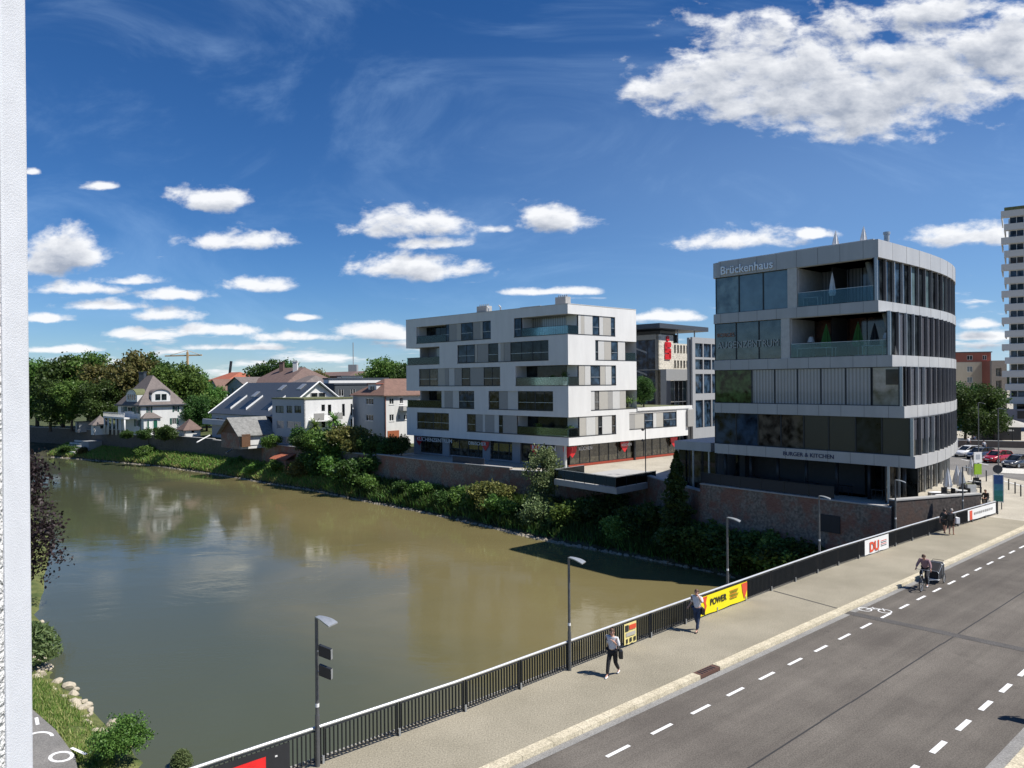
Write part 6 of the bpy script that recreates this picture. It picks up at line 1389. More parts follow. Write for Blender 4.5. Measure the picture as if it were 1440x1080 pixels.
lchair(WF, 4.6, 16.13, -.8, 'white armchair on the top corner loggia of the white block'); lchair(WF, wu(597, 470), 16.13, -.8, 'white armchair on the top left loggia of the white block'); lchair(WF, wu(577, 530), 13.06, -.8, 'white chair on the glass sided end balcony')
desk(wu(593, 470), 16.13, -.9, WF, 'white table on the top left loggia of the white block', M['frame'], 1.1)
# shrubs
for i, (k, m_) in enumerate((('sa', 'dark'), ('sb', 'mid'), ('sc', 'olive'), ('sd', 'fresh'))):
    crown_mesh(k, 60 + i, (1.5, 1.5, 1.15), 9, 330, 14, .17, .95, lm[m_], lobe=.5, clump=.12); trunk_mesh(k, i + 9, .9, .06, MESH[k][1])
crown_mesh('hedge', 71, (1.2, 1.2, 1.6), 10, 300, 13, .17, 1.5, lm['dark'], lobe=.5, clump=.12); trunk_mesh('hedge', 31, 1.2, .06, MESH['hedge'][1])
def shrub(k, loc, s, label, sz=None, group=None, cat='shrub', name='shrub'): return tree(k, loc, s, label, group, name, rz=random.random() * 6, cat=cat, sz=sz, trunk=False)
random.seed(4)
def bankpt(i, t):  # point on the far bank slope
    a, b = BP[i]; q = a.lerp(b, t); return (q.x, q.y, WZ - .25 + (-3.3 - WZ + .25) * t ** .7 - .1)
def idx_at(px):   # bank index seen at an image column
    best = min(range(len(BP)), key=lambda i: abs(720 + FPX * BP[i][0].x / max(1, BP[i][0].y) - px)); return best
SHR = [(505, .75, 2.3, 2.0, 'sa', 'broad dark bush hanging over the brick wall left of the shop'), (478, .8, 2.0, 2.0, 'sb', 'green bush on the wall below the modern house balcony'),
 (455, .8, 1.9, 2.2, 'sa', 'dark bush against the wall right of the modern house corner'), (520, .5, 1.3, 1.1, 'sb', 'bush at the foot of the wall under the town house'),
 (560, .55, 1.0, .9, 'sa', 'dark bush at the wall foot below the left shop sign'), (590, .6, 1.1, 1.0, 'sb', 'leafy bush at the wall foot left of the pale young tree'), (612, .45, 1.0, .8, 'sa', 'low dark bush by the shore left of the pale young tree'),
 (648, .5, 1.5, 1.3, 'sb', 'rounded green bush near the water below the shop'), (672, .55, 1.7, 1.5, 'sc', 'olive bush left of the pale young tree'), (700, .4, 1.4, 1.2, 'sb', 'bush right at the water left of the pale young tree'),
 (765, .45, 1.7, 1.4, 'sb', 'green bush at the foot of the pale young tree'), (790, .6, 1.6, 1.6, 'sa', 'dark bush under the terrace platform, left'), (830, .35, 1.3, 1.0, 'sd', 'bush with light tips near the water under the platform'),
 (850, .6, 1.6, 1.5, 'sa', 'dark bush under the terrace platform, right'), (930, .4, 1.6, 1.3, 'sa', 'dark bush beside the conical tree on its right'), (965, .5, 1.5, 1.3, 'sb', 'green bush below the old arched recess of the wall'),
 (1000, .45, 1.8, 1.3, 'sa', 'dark bush behind the street lamp near the yellow banner'), (1030, .5, 1.7, 1.4, 'sb', 'green bush right of the street lamp behind the yellow banner'), (1062, .45, 1.5, 1.1, 'sd', 'light leaved low bush just behind the railing'), (1095, .5, 1.5, 1.2, 'sa', 'dark bush by the wall foot behind the railing'),
 (400, .6, 1.4, 1.1, 'sb', 'green shrub on the grassy bank below the modern house'), (432, .6, 1.6, 1.3, 'sc', 'olive shrub on the bank below the white corner'), (365, .4, 1.2, .8, 'sd', 'low shrub on the grassy bank below the barn'), (345, .65, 1.0, .8, 'sb', 'small shrub at the wall foot below the barn'),
 (200, .6, 1.4, 1.2, 'sb', 'lone shrub on the grass in front of the dark stone wall'), (85, .35, 1.7, .9, 'sa', 'wide green shrub at the water in front of the riverside steps'), (110, .4, 1.3, .7, 'sc', 'low olive shrub right of the riverside steps')]
for px, t, s, sz, k, lab in SHR: shrub(k, bankpt(idx_at(px), t), s, lab, sz=sz)
for px, D, z, s, k, lab in ((178, 149, -.2, .8, 'sa', 'dark garden bush left before the villa'), (203, 147, -.2, 1.0, 'sa', 'dark garden bush at the villa bay'), (231, 145, -.2, 1.35, 'sa', 'round dark garden bush at the villa corner'), (433, 116, .0, 1.4, 'sa', 'dark garden bush at the modern house corner'),
  (448, 114.5, 0, 1.6, 'sb', 'green garden bush below the modern house balcony'), (470, 112, -.4, 2.2, 'sb', 'spreading garden bush between the modern and the brown roofed house'), (492, 111, 0, 1.9, 'sc', 'reddish dark garden bush before the brown roofed house'), (380, 123, 0, 1.0, 'sb', 'low garden bush beside the barn'), (419, 119, 0, 1.2, 'hedge', 'upright dark cypress shrub before the modern house')): shrub(k, pt(px, D, z), s, lab)
hp = [pt(x, D) for x, D in ((513, 108), (520, 107.5), (527, 107), (534, 106.5), (541, 106), (548, 106), (556, 106), (564, 106))]
for p in hp: tree('hedge', p, .95, 'clipped dark hedge bush in the row left of the shop', 'hedge bushes in a row left of the shop', 'hedge_bush', rz=random.random() * 6, cat='hedge', trunk=False)
# palm-like yucca tree near the modern house
rg = np.random.default_rng(5); Q = []
for k in range(90):
    a = rg.uniform(0, 2 * pi); el = rg.uniform(-.2, 1.3); l = rg.uniform(1.2, 1.9); d = np.array([cos(a) * cos(el), sin(a) * cos(el), sin(el)]); s_ = np.array([-sin(a), cos(a), 0]) * .09; p = np.zeros(3)
    for j in range(4): q = p + d * l / 4; Q.append([p - s_, p + s_, q + s_ * .8, q - s_ * .8]); p = q; d = d + np.array([0, 0, -.28]); d /= np.linalg.norm(d)
me = quads_mesh('fronds', np.array(Q), [lm['mid']]); 
for px, D, h, lab in ((443, 115, 3.6, 'small palm with arching fronds before the modern house balcony, left one'), (470, 113, 4.6, 'taller palm with arching fronds before the modern house balcony, right one')):
    p = Vector(pt(px, D)); e = empty('palm', p, lab, 'palm'); o = bpy.data.objects.new('fronds', me); COL.objects.link(o); o.parent = e; o.location = (0, 0, h); mb = MB(); mb.tube([p, p + Vector((.1, 0, h))], [.16, .12], 8); mb.build('trunk', M['brown'], e)
# pale young tree below the shop, conical tree right of the platform
crown_mesh('young', 81, (2.1, 2.1, 4.0), 18, 420, 13, .21, 4.6, lm['light'], lobe=.33, clump=.10); trunk_mesh('young', 51, 6.5, .12, MESH['young'][1])
tree('young', bankpt(idx_at(738), .55), 1.02, 'pale green slender young tree on the bank below the shop', name='young_tree', sz=1.0)
crown_mesh('young2', 83, (2.6, 2.6, 1.7), 12, 340, 13, .2, 1.5, lm['light'], lobe=.42, clump=.12)
tree('young2', bankpt(idx_at(745), .35), .95, 'pale leafy lower growth around the young tree', name='bush', cat='shrub', trunk=False)
rg = np.random.default_rng(6); n = 7500; hh = rg.uniform(0, 1, n) ** 1.3; a = rg.uniform(0, 2 * pi, n); rad = (1 - hh) ** .75 * 2.3 * np.sqrt(rg.uniform(.1, 1, n)) * (.7 + .2 * np.sin(hh * 40 + a * 2) + .22 * np.sin(a * 3 + hh * 9))
C_ = np.stack([rad * np.cos(a), rad * np.sin(a), .6 + hh * 8.6 - rad * .25], 1); MESH['cone'] = (quads_mesh('crown', leaves(rg, C_, .22, 1.6), [leafmat('leaf_cone', (0.036,0.072,0.017), (0.087,0.145,0.036))]), [], 0)
trunk_mesh('cone', 7, 8.5, .14, np.zeros((0, 3)))
tree('cone', bankpt(idx_at(905), .6), 1.0, 'dark conical tree against the brick wall right of the terrace platform', name='conical_tree', sz=.9)
# purple beech at the left, rooted on the near bank
crown_mesh('beech', 91, (6.0, 6.0, 6.2), 26, 1700, 15, .19, 5.6, lm['purple'], lobe=.34, clump=.06); trunk_mesh('beech', 8, 6.0, .35, MESH['beech'][1])
tree('beech', (-37.2, 50.5, -4.7), 1.0, 'dark purple copper beech hanging over the water at the left', name='copper_beech')
# near bank bushes
crown_mesh('near1', 95, (1.25, 1.25, 1.0), 12, 520, 15, .085, .9, lm['mid'], lobe=.45, clump=.10)
p = gp(172, 1062, -4.9); tree('near1', (p.x, p.y, -5.0), .92, 'round fresh green bush at bottom left by the water', name='bush', cat='shrub', trunk=False)
rg = np.random.default_rng(8); n = 3500; a = rg.uniform(0, 2 * pi, n); el = rg.uniform(.3, 1.5, n); l = rg.uniform(.3, 1.0, n) ** .6; d = np.stack([np.cos(a) * np.cos(el), np.sin(a) * np.cos(el), np.sin(el)], 1); C_ = d * l[:, None] * np.array([1.2, 1.2, 2.1])
MESH['willow'] = (quads_mesh('foliage', leaves(rg, C_, .10, 2.6), [leafmat('leaf_willow', (0.088,0.150,0.052), (0.195,0.265,0.106))]), [], 0)
p = gp(55, 938, -5.2); tree('willow', (p.x - .3, p.y, -5.3), 1.25, 'feathery willow bush beside the jamb above the pale rocks', name='willow_bush', cat='shrub', trunk=False)
p = gp(255, 1078, -5.6); tree('willow', (p.x, p.y, -5.75), .42, 'thin weedy tuft at the water left of the railing start', name='weed_tuft', cat='plant', trunk=False)
# grass and weeds on the banks: uncountable, one object each
def blades(name, pts, h, w_, m_, seed=0, label=None, lean=.35):
    rg = np.random.default_rng(seed); P = np.array(pts); n = len(P); a = rg.uniform(0, pi, n); dx = np.stack([np.cos(a), np.sin(a), np.zeros(n)], 1); hh = h * rg.uniform(.45, 1.3, n); ln = np.stack([rg.normal(size=n) * lean, rg.normal(size=n) * lean, np.ones(n)], 1) * hh[:, None]
    s = dx * w_ * .5
    V = np.stack([P - s, P + s, P + ln + s * .3, P + ln - s * .3], 1); me = quads_mesh(name, V, [m_]); o = bpy.data.objects.new(name, me); COL.objects.link(o); o['kind'] = 'stuff'; o['label'] = label or name; o['category'] = 'grass'; return o
rnd = random.Random(12)
def bank_scatter(n, t0, t1, px0=None, px1=None):
    out = []
    lo, hi = 12, len(BP) - 14
    while len(out) < n:
        i = rnd.randint(lo, hi - 1); f = rnd.random(); t = rnd.uniform(t0, t1); a = BP[i][0].lerp(BP[i + 1][0], f); b = BP[i][1].lerp(BP[i + 1][1], f); q = a.lerp(b, t)
        px = 720 + FPX * q.x / q.y
        if px0 is not None and not (px0 < px < px1): continue
        out.append((q.x, q.y, WZ - .25 + (-3.3 - WZ + .25) * t ** .7 - .1))
    return out
blades('bank_weeds', bank_scatter(26000, .12, 1.0, 470, 1300), .85, .16, lm['dark'], 1, 'dense dark green weeds covering the far river bank')
blades('bank_reeds', bank_scatter(9000, .1, 1.0, 470, 1300), .75, .14, lm['mid'], 2, 'mid green nettles on the far river bank')
blades('bank_grass', bank_scatter(24000, .12, 1.0, 60, 500), .7, .2, lm['fresh'], 3, 'sunlit yellow green grass on the far river bank below the houses')
blades('dry_grass', bank_scatter(20000, .1, .95, 60, 500), .6, .2, lm['dry'], 4, 'dry pale grass on the far river bank below the villa')
def near_scatter(n, t0, t1):
    out = []
    for _ in range(n):
        i = rnd.randint(8, len(NP) - 20); f = rnd.random(); t = rnd.uniform(t0, t1); a = NP[i][0].lerp(NP[i + 1][0], f); b = NP[i][1].lerp(NP[i + 1][1], f); q = a.lerp(b, t)
        out.append((q.x, q.y, (WZ - .25 + (1.1) * min(t, 1) ** .7) if t < 1 else -4.76))
    return out
def off_path(P):
    out = []
    for p in P:
        ok = True
        for a, b in zip(pe[:-1], pe[1:]):
            t = ((p[0] - a[0]) * (b[0] - a[0]) + (p[1] - a[1]) * (b[1] - a[1])) / ((b[0] - a[0]) ** 2 + (b[1] - a[1]) ** 2)
            if -.1 <= t <= 1.1 and (b[0] - a[0]) * (p[1] - a[1]) - (b[1] - a[1]) * (p[0] - a[0]) > -.12 * hypot(b[0] - a[0], b[1] - a[1]): ok = False
        if ok: out.append(p)
    return out
blades('near_bank_grass', off_path(near_scatter(16000, .35, .98)), .16, .035, lm['fresh'], 6, 'short green grass on the near bank beside the path')
blades('near_bank_weeds', off_path(near_scatter(5000, .3, .95)), .2, .05, lm['dry'], 7, 'yellowish weeds among the grass of the near bank')
# rocks on the near shore: each its own thing
rock = mat('pale_rock', (.42, .37, .28), .9, var=.25, scale=4, bump=.6, bscale=14)
def rock_mesh(seed):
    bm = bmesh.new(); bmesh.ops.create_icosphere(bm, subdivisions=2, radius=1); r = random.Random(seed)
    pl = [(Vector((r.uniform(-1, 1), r.uniform(-1, 1), r.uniform(-1, 1))).normalized(), r.uniform(.55, .85)) for _ in range(9)]
    for v in bm.verts:
        for n_, d_ in pl:
            k = v.co.dot(n_)
            if k > d_: v.co -= n_ * (k - d_)
        v.co += Vector((r.uniform(-.04, .04),) * 3)
    me = bpy.data.meshes.new('rock'); bm.to_mesh(me); bm.free(); me.materials.append(rock); return me
RM = [rock_mesh(k) for k in range(7)]
rr = random.Random(5)
for k in range(58):
    i = rr.randint(18, 46); f = rr.random(); a = NP[i][0].lerp(NP[i + 1][0], f); b = NP[i][1].lerp(NP[i + 1][1], f); t = rr.uniform(.02, .42) * (1 if rr.random() < .85 else 2.0); q = a.lerp(b, t); s = rr.uniform(.16, .42)
    o = bpy.data.objects.new('rock', RM[k % 7]); COL.objects.link(o); o.location = (q.x, q.y, WZ - .1 + .8 * t + s * .2); o.scale = (s, s * rr.uniform(.7, 1.1), s * .6); o.rotation_euler = (rr.uniform(-.3, .3), rr.uniform(-.3, .3), rr.uniform(0, 6))
    tag(o, 'pale angular rock on the near shore at bottom left', 'rock', 'pale rocks along the near shore')
# rubble line along the far shore
V = []; rg = np.random.default_rng(3); mb = MB()
for k in range(1500):
    i = rr.randint(10, len(BP) - 16); f = rr.random(); a = BP[i][0].lerp(BP[i + 1][0], f); b = BP[i][1].lerp(BP[i + 1][1], f); t = rr.uniform(.0, .06); q = a.lerp(b, t); s = rr.uniform(.08, .26); n0 = len(mb.v)
    base = [Vector((cos(j * pi / 2.5 + k) * s * rr.uniform(.7, 1.2), sin(j * pi / 2.5 + k) * s * rr.uniform(.7, 1.2), 0)) for j in range(5)]
    zc = WZ - .12 + t * 2.2
    mb.v += [(q.x + p.x, q.y + p.y, zc) for p in base] + [(q.x + p.x * .7, q.y + p.y * .7, zc + s * rr.uniform(.5, .9)) for p in base]
    mb.f += [tuple(n0 + 5 + j for j in range(5))] + [(n0 + j, n0 + (j + 1) % 5, n0 + 5 + (j + 1) % 5, n0 + 5 + j) for j in range(5)]; mb.m += [0] * 6
o = mb.build('shore_rubble', mat('shore_stone', (.27, .24, .19), .9, var=.4, scale=1.5)); o['kind'] = 'stuff'; o['label'] = 'pale rubble stones lining the far shore'; o['category'] = 'stones'
# riverside steps left
S1 = atY(124, 540, 166); F = Fac((S1.x, S1.y), 118, -1); F.d = -Vector((.80, -.6, 0)).normalized(); F.o = Vector((-.6, -.8, 0))
e = empty('riverside_steps', (S1.x, S1.y, -4), 'pale concrete sitting steps by the river at the left', 'steps')
for k in range(8): b = MB(); b.fbox(F, 0 + .15 * k, 9.5, -4.6 + .5 * k, -4.2 + .5 * k, 3.0 - 1.0 * (k + 1), 3.0 - 1.0 * k + .1); b.build('step', M['lightpanel'], e)
b = MB(); b.fbox(F, -3.6, -.1, -4.2, -1.9, -2.5, 1.6); o = b.build('side_wall', M['grey'], e)
# ------------------------------------------------------------------ cars
def car_proto(name, label, paint, kind='hatch'):
    e = empty(name, (0, 0, 0), label, 'car', 'cars parked along the street')
    L_, Wd = 4.2, 1.74
    # side profile stations: x, half width, sill z, belt z, roof z (0 = no cabin)
    st = [(-2.1, .62, .38, .60, 0), (-1.98, .78, .25, .80, 0), (-1.6, .85, .22, .92, 0), (-1.0, .87, .2, .97, 0), (-.2, .87, .2, .97, 0), (.8, .87, .2, .96, 0), (1.2, .86, .2, .90, 0), (1.75, .80, .22, .76, 0), (2.0, .7, .3, .66, 0), (2.1, .58, .4, .56, 0)]
    mb = MB(); rings = []
    for x, w_, zs, zb, _ in st: rings.append([(x, -w_ * .92, zs), (x, -w_, zs + (zb - zs) * .45), (x, -w_ * .95, zb - .06), (x, -w_ * .84, zb), (x, w_ * .84, zb), (x, w_ * .95, zb - .06), (x, w_, zs + (zb - zs) * .45), (x, w_ * .92, zs)])
    for a, b in zip(rings[:-1], rings[1:]):
        for i in range(8): j = (i + 1) % 8; mb.quad(a[i], a[j], b[j], b[i])
    mb.poly(rings[0]); mb.poly(rings[-1][::-1]); mb.build('body', paint, e, smooth=True)
    cb = [(-1.75, .66, .93), (-1.45, .60, 1.36), (-.8, .60, 1.46), (.1, .60, 1.45), (.45, .60, 1.38), (1.15, .68, .94)]
    g = MB(); ring2 = [[(x, -w_ - .12 * (1.46 - z), .92), (x, -w_, z), (x, w_, z), (x, w_ + .12 * (1.46 - z), .92)] for x, w_, z in cb]
    for a, b in zip(ring2[:-1], ring2[1:]):
        for i in range(3): g.quad(a[i], a[i + 1], b[i + 1], b[i])
    g.build('windows', M['glass'], e)
    r = MB(); 
    for a, b in (((-1.45, 1.365), (-.8, 1.465)), ((-.8, 1.465), (.1, 1.455)), ((.1, 1.455), (.45, 1.385))): r.hexa([(a[0], -.6, a[1]), (b[0], -.6, b[1]), (b[0], .6, b[1]), (a[0], .6, a[1]), (a[0], -.55, a[1] + .03), (b[0], -.55, b[1] + .03), (b[0], .55, b[1] + .03), (a[0], .55, a[1] + .03)])
    for sy in (-1, 1):
        for x0, z0, x1, z1 in ((-1.75, .93, -1.45, 1.37), (.45, 1.38, 1.15, .94), (-.45, .95, -.4, 1.46)):
            y0 = sy * (.66 + .12 * (1.46 - z0)); y1 = sy * .61; r.tube([(x0, y0 * 1.0, z0), (x1, y1, z1)], .035, 5)
    r.build('roof', paint, e)
    for x in (-1.3, 1.3):
        for sy in (-1, 1):
            t = MB(); t.tube([(x, sy * .68, .31), (x, sy * .87, .31)], .31, 18); w_ = t.build('wheel', M['rubber'], e); t = MB(); t.tube([(x, sy * .86, .31), (x, sy * .885, .31)], .19, 14); t.build('rim', M['galv'], w_)
    for sy in (-1, 1):
        t = MB(); t.ell((2.03, sy * .52, .62), (.09, .16, .08), 10, 6); t.build('headlight', M['handrail'], e, smooth=True)
        t = MB(); t.ell((-2.02, sy * .6, .72), (.06, .14, .1), 10, 6); t.build('tail_light', M['red'], e, smooth=True)
        t = MB(); t.ell((.75, sy * .95, .98), (.07, .1, .07), 8, 6); t.build('mirror', paint, e, smooth=True)
    t = MB(); t.box(2.08, 2.12, -.26, .26, .42, .53); t.build('number_plate', whitep, e)
    return e
def cpaint(n, c): return mat('car_paint_' + n, c, .3, var=.02, coat=1.0, spec=.5)
def pl(o, px, y, rz, D=None):
    p = gp(px, y, 0); o.location = (p.x, p.y, 0.0); o.rotation_euler = (0, 0, radians(rz))
asph = sheet([tuple(gp(x, y)[:2]) for x, y in ((1330, 700), (1356, 676), (1395, 668), (1440, 676), (1500, 685), (1500, 640), (1440, 627), (1330, 618))], .004, 'street_asphalt', groundmat('street_asphalt', ((.15, .142, .13), (.19, .18, .165)), (.4, 20)))
sheet([tuple(gp(x, y)[:2]) for x, y in ((1396, 662), (1410, 657), (1440, 660), (1500, 668), (1500, 676), (1440, 667), (1402, 665))], .03, 'traffic_island', groundmat('pale_concrete', ((.5, .48, .43), (.56, .54, .49)), (.6, 20)))
mkb = MB()
for (x0, y0), (x1, y1) in (((1352, 646), (1362, 648)), ((1375, 651), (1390, 654)), ((1352, 686), (1375, 690)), ((1410, 676), (1440, 684))):
    a, b = gp(x0, y0), gp(x1, y1); d = (b - a).normalized() * .1; q = Vector((-d.y, d.x, 0)); mkb.quad(*[(v.x, v.y, .01) for v in (a + q, b + q, b - q, a - q)])
o = mkb.build('street_markings', paint, recalc=False); o['kind'] = 'structure'
CARS = [('parked_car', 'white hatchback car half hidden by the curved office wall', cpaint('white', (.7, .7, .7)), 1363, 642, 195), ('parked_car', 'dark blue car between the white and the red car', cpaint('blue', (.02, .03, .06)), 1380, 645, 200),
        ('parked_car', 'red car parked behind the lamp pole', cpaint('red', (.35, .01, .015)), 1404, 650, 203), ('parked_car', 'dark grey car at the right edge beside the red car', cpaint('grey', (.05, .055, .06)), 1432, 657, 204)]
for n_, lab, pt_, px, y, rz in CARS: pl(car_proto(n_, lab, pt_), px, y, rz)
# ------------------------------------------------------------------ plaza furniture
def closed_umb(px, y, h, lab): p = gp(px, y, 1.3); return parasol_closed((p.x, p.y, 1.31), h, cw, lab, 'closed white parasols outside the curved office building', .27)
def gpd(px, y): z = 1.3 if px < 1384 and y > 672 else 0.0; p = gp(px, y, z); return (p.x, p.y, z)
for px, y, h, lab in ((1333, 697, 2.15, 'closed white parasol nearest the river wall, left of the others'), (1346, 692, 2.15, 'closed white parasol, second from the left on the plaza'), (1352, 694, 2.0, 'closed white parasol beside the curved facade column'), (1366, 678, 2.15, 'closed white parasol behind the tables, left of a pair'), (1371.5, 680, 2.1, 'closed white parasol behind the tables, right of a pair')): closed_umb(px, y, h, lab)
def ctable(px, y, lab):
    p = Vector(gpd(px, y)); e = empty('cafe_table', p, lab, 'table', 'café tables on the plaza'); b = MB(); b.lathe([(0, .70), (.40, .70), (.40, .73), (0, .73)], p, 16); b.build('table_top', M['lightpanel'], e); b = MB(); b.tube([p, p + Vector((0, 0, .7))], .035, 8); b.lathe([(0, .0), (.24, 0), (.22, .03), (.03, .05)], p, 12); b.build('leg', M['darkmetal'], e)
def cchair(px, y, rz, lab):
    p = Vector(gpd(px, y)); e = empty('cafe_chair', p, lab, 'chair', 'dark café chairs on the plaza'); e.rotation_euler = (0, 0, rz)
    def put(n, *bx_): 
        b = MB(); b.box(*[v for v in bx_]); 
        b.v = [(x + p.x, y_ + p.y, z + p.z) for x, y_, z in b.v]; b.build(n, M['black'], e)
    put('seat', -.22, .22, -.22, .22, .43, .47); put('backrest', -.22, .22, .19, .23, .47, .88)
    for sx in (-1, 1):
        for sy in (-1, 1): put('leg', sx * .2 - .015, sx * .2 + .015, sy * .2 - .015, sy * .2 + .015, 0, .43)
for px, y, lab in ((1338, 700, 'round café table before the leftmost parasol'), (1352, 703, 'round café table left of the seated person'), (1362, 694, 'round café table in the middle of the plaza terrace'), (1370, 689, 'round café table farthest back on the plaza')): ctable(px, y, lab)
for i, (px, y) in enumerate(((1330, 702), (1344, 703), (1348, 700), (1358, 703), (1358, 696), (1367, 695), (1365, 690), (1375, 690), (1376, 693), (1372, 686))): cchair(px, y, i * 1.7, 'black café chair standing at a round plaza table')
def lounger(px, y, lab):
    p = Vector(gpd(px, y)); e = empty('folded_parasol_base', p, lab, 'cushion'); b = MB(); b.ell((p.x, p.y, p.z + .42), (.75, .3, .06), 12, 6); b.build('cushion', cw, e, smooth=True); b = MB(); b.box(p.x - .6, p.x + .6, p.y - .22, p.y + .22, p.z, p.z + .37); b.build('bench', M['greypanel'], e)
lounger(1318, 700, 'white cushion bench beside the curved facade left'); lounger(1328, 704, 'white cushion bench left of the round café tables')
# planter box, post, poster column with round sign
p = gp(1363, 695, 1.3); e = empty('planter_box', p, 'square pale planter box near the railing end', 'planter'); b = MB(); b.box(p.x - .35, p.x + .35, p.y - .35, p.y + .35, 1.3, 2.1); b.build('box', M['pillar'], e, bevel=.01); b = MB(); b.box(p.x - .3, p.x + .3, p.y - .3, p.y + .3, 2.1, 2.14); b.build('soil', M['greengl'], e)
def bollard(px, y, h, lab): p = Vector(gpd(px, y)); e = empty('bollard', p, lab, 'bollard', 'slim dark bollards on the plaza'); b = MB(); b.tube([p, p + Vector((0, 0, h))], .055, 8); b.build('post', M['darkmetal'], e, smooth=False); b = MB(); b.tube([p + Vector((0, 0, h)), p + Vector((0, 0, h + .04))], .065, 8); b.build('cap', M['galv'], e)
for px, y, h, lab in ((1359, 669, 1.1, 'bollard at the street edge left of the green sign'), (1387, 677, 1.1, 'bollard right of the green sign'), (1418.5, 689, 1.0, 'first of three bollards right of the poster column'), (1427.5, 694, 1.0, 'middle one of three bollards right of the poster column'), (1435.5, 698, 1.0, 'last of three bollards right of the poster column'), (1379, 703, 1.3, 'thicker dark post behind the seated person')): bollard(px, y, h, lab)
p = gp(1404, 716, 0); F = Fac((p.x, p.y), 49, 1); F.d = Vector((.93, -.36, 0)).normalized(); F.o = Vector((F.d.y, -F.d.x, 0))
e = empty('poster_column', p, 'narrow poster board in blue and teal at the end of the railing', 'poster board')
b = MB(); b.fbox(F, -.36, .36, .55, 2.75, -.06, .06); b.build('frame', M['frame'], e)
for z0, z1, c, n_ in ((.62, 1.05, (.01, .16, .13), 'teal'), (1.05, 1.5, (.015, .2, .19), 'sea'), (1.5, 2.0, (.04, .2, .3), 'sky'), (2.0, 2.7, (.02, .08, .25), 'deep')): b = MB(); b.fbox(F, -.31, .31, z0 + .002, z1, .061, .07); b.build('poster_' + n_, mat('poster_' + n_, c, .35, var=.3, scale=5), e)
for u in (-.22, .22): b = MB(); b.fbox(F, u - .03, u + .03, 0, .55, -.03, .03); b.build('leg', M['darkmetal'], e)
e = empty('round_sign', F.pt(.0, 0, -.3), 'round dark traffic sign seen from behind on a tall pole', 'traffic sign'); p = Vector(F.pt(.02, 0, -.3)); b = MB(); b.tube([p, p + Vector((0, 0, 3.5))], .035, 8); b.build('pole', M['galv'], e); b = MB(); k = 20; c = p + Vector((0, 0, 3.15))
P1 = [c + F.d * .34 * cos(2 * pi * j / k) + Vector((0, 0, .34 * sin(2 * pi * j / k))) + F.o * .05 for j in range(k)]; P2 = [q + F.o * .02 for q in P1]; b.poly(P1); b.poly(P2[::-1])
for j in range(k): b.quad(P1[j], P1[(j + 1) % k], P2[(j + 1) % k], P2[j])
b.build('disc', mat('sign_back', (.05, .052, .055), .5), e)
p = Vector(gpd(1375, 682)); e = empty('banner_stand', p, 'small stand with white sign above a lime green sign on the plaza', 'sign'); F2 = Fac((p.x, p.y), 80, 1)
b = MB(); b.tube([p, p + Vector((0, 0, 2.8))], .04, 8); b.build('pole', M['galv'], e)
b = MB(); b.fbox(F2, -.35, .35, p.z + .9, p.z + 1.8, -.03, .05); b.build('green_panel', mat('lime_print', (.25, .42, .02), .5), e); b = MB(); b.fbox(F2, -.38, .38, p.z + 1.9, p.z + 2.8, -.03, .05); o = b.build('white_panel', whitep, e); b = MB(); b.fbox(F2, -.2, .2, p.z + 2.2, p.z + 2.6, .051, .06); b.build('blue_print', M['bluegrey'], o)
# lamps on the street
def tall_lamp(px, y, ytop, lab):
    p = gp(px, y, 0); D = p.y; h = atY(px, ytop, D).z; lamp(0, lab, h=h, group='street lamps on the plaza', loc=(p.x, p.y, 0))
tall_lamp(1376.5, 668, 566, 'tall grey street lamp by the curved office facade, in front of the dark blue car'); tall_lamp(1404.5, 700, 574, 'tall grey street lamp rising behind the round sign')
# shop front lamp with two spotlights on the terrace by the white block
p = gp(908, 668, 0); e = empty('spotlight_mast', p, 'dark mast with two round spotlights before the white block', 'lamp'); D = p.y; h = atY(908, 595, D).z; b = MB(); b.tube([p, p + Vector((0, 0, h))], .06, 8); b.build('pole', M['darkmetal'], e)
for z in (h - .7, h - 1.9): b = MB(); b.ell((p.x - .3, p.y - .1, z), (.18, .18, .16), 10, 6); b.build('spotlight', M['black'], e, smooth=True); b = MB(); b.tube([p + Vector((0, 0, z)), (p.x - .3, p.y - .1, z)], .03, 5); b.build('arm', M['darkmetal'], e)
# café awning umbrella and hedge wall far right
p = Vector(gpd(1424, 628)); p = atY(1424, 612, 118); e = empty('market_umbrella', (p.x, p.y, 0), 'large open beige market umbrella at the far right café', 'parasol'); b = MB(); b.lathe([(3.4, 2.7), (.1, 3.7)], (p.x, p.y, 0), 8); b.build('canopy', M['beige'], e); b = MB(); b.tube([(p.x, p.y, 0), (p.x, p.y, 3.8)], .06, 6); b.build('pole', M['darkmetal'], e)
F3 = Fac(tuple(atY(1356, 540, 112)[:2]), 110, 1); e = empty('low_wall', F3.pt(0, 0), 'long low brownish wall behind the parked cars', 'wall'); b = MB(); b.fbox(F3, -2, 30, 0, .95, -.2, .2); b.build('wall', mat('brownish_wall', (.17, .13, .10), .9), e); b = MB(); b.fbox(F3, -2, 30, .95, 1.02, -.25, .25); b.build('coping', M['concrete'], e)
F4 = Fac(tuple(atY(1380, 540, 124)[:2]), 100, 1); e = empty('kiosk', F4.pt(0, 0), 'dark café kiosk with pale flat awning behind the trees', 'kiosk'); b = MB(); b.fbox(F4, 0, 6, 0, 2.7, -4, 0); b.build('body', M['black'], e); b = MB(); b.fbox(F4, -1, 4.2, 1.6, 1.8, .01, 1.6); b.fbox(F4, -.5, 5, 2.75, 3.0, -4, 1.2); b.build('awning', M['pillar'], e)
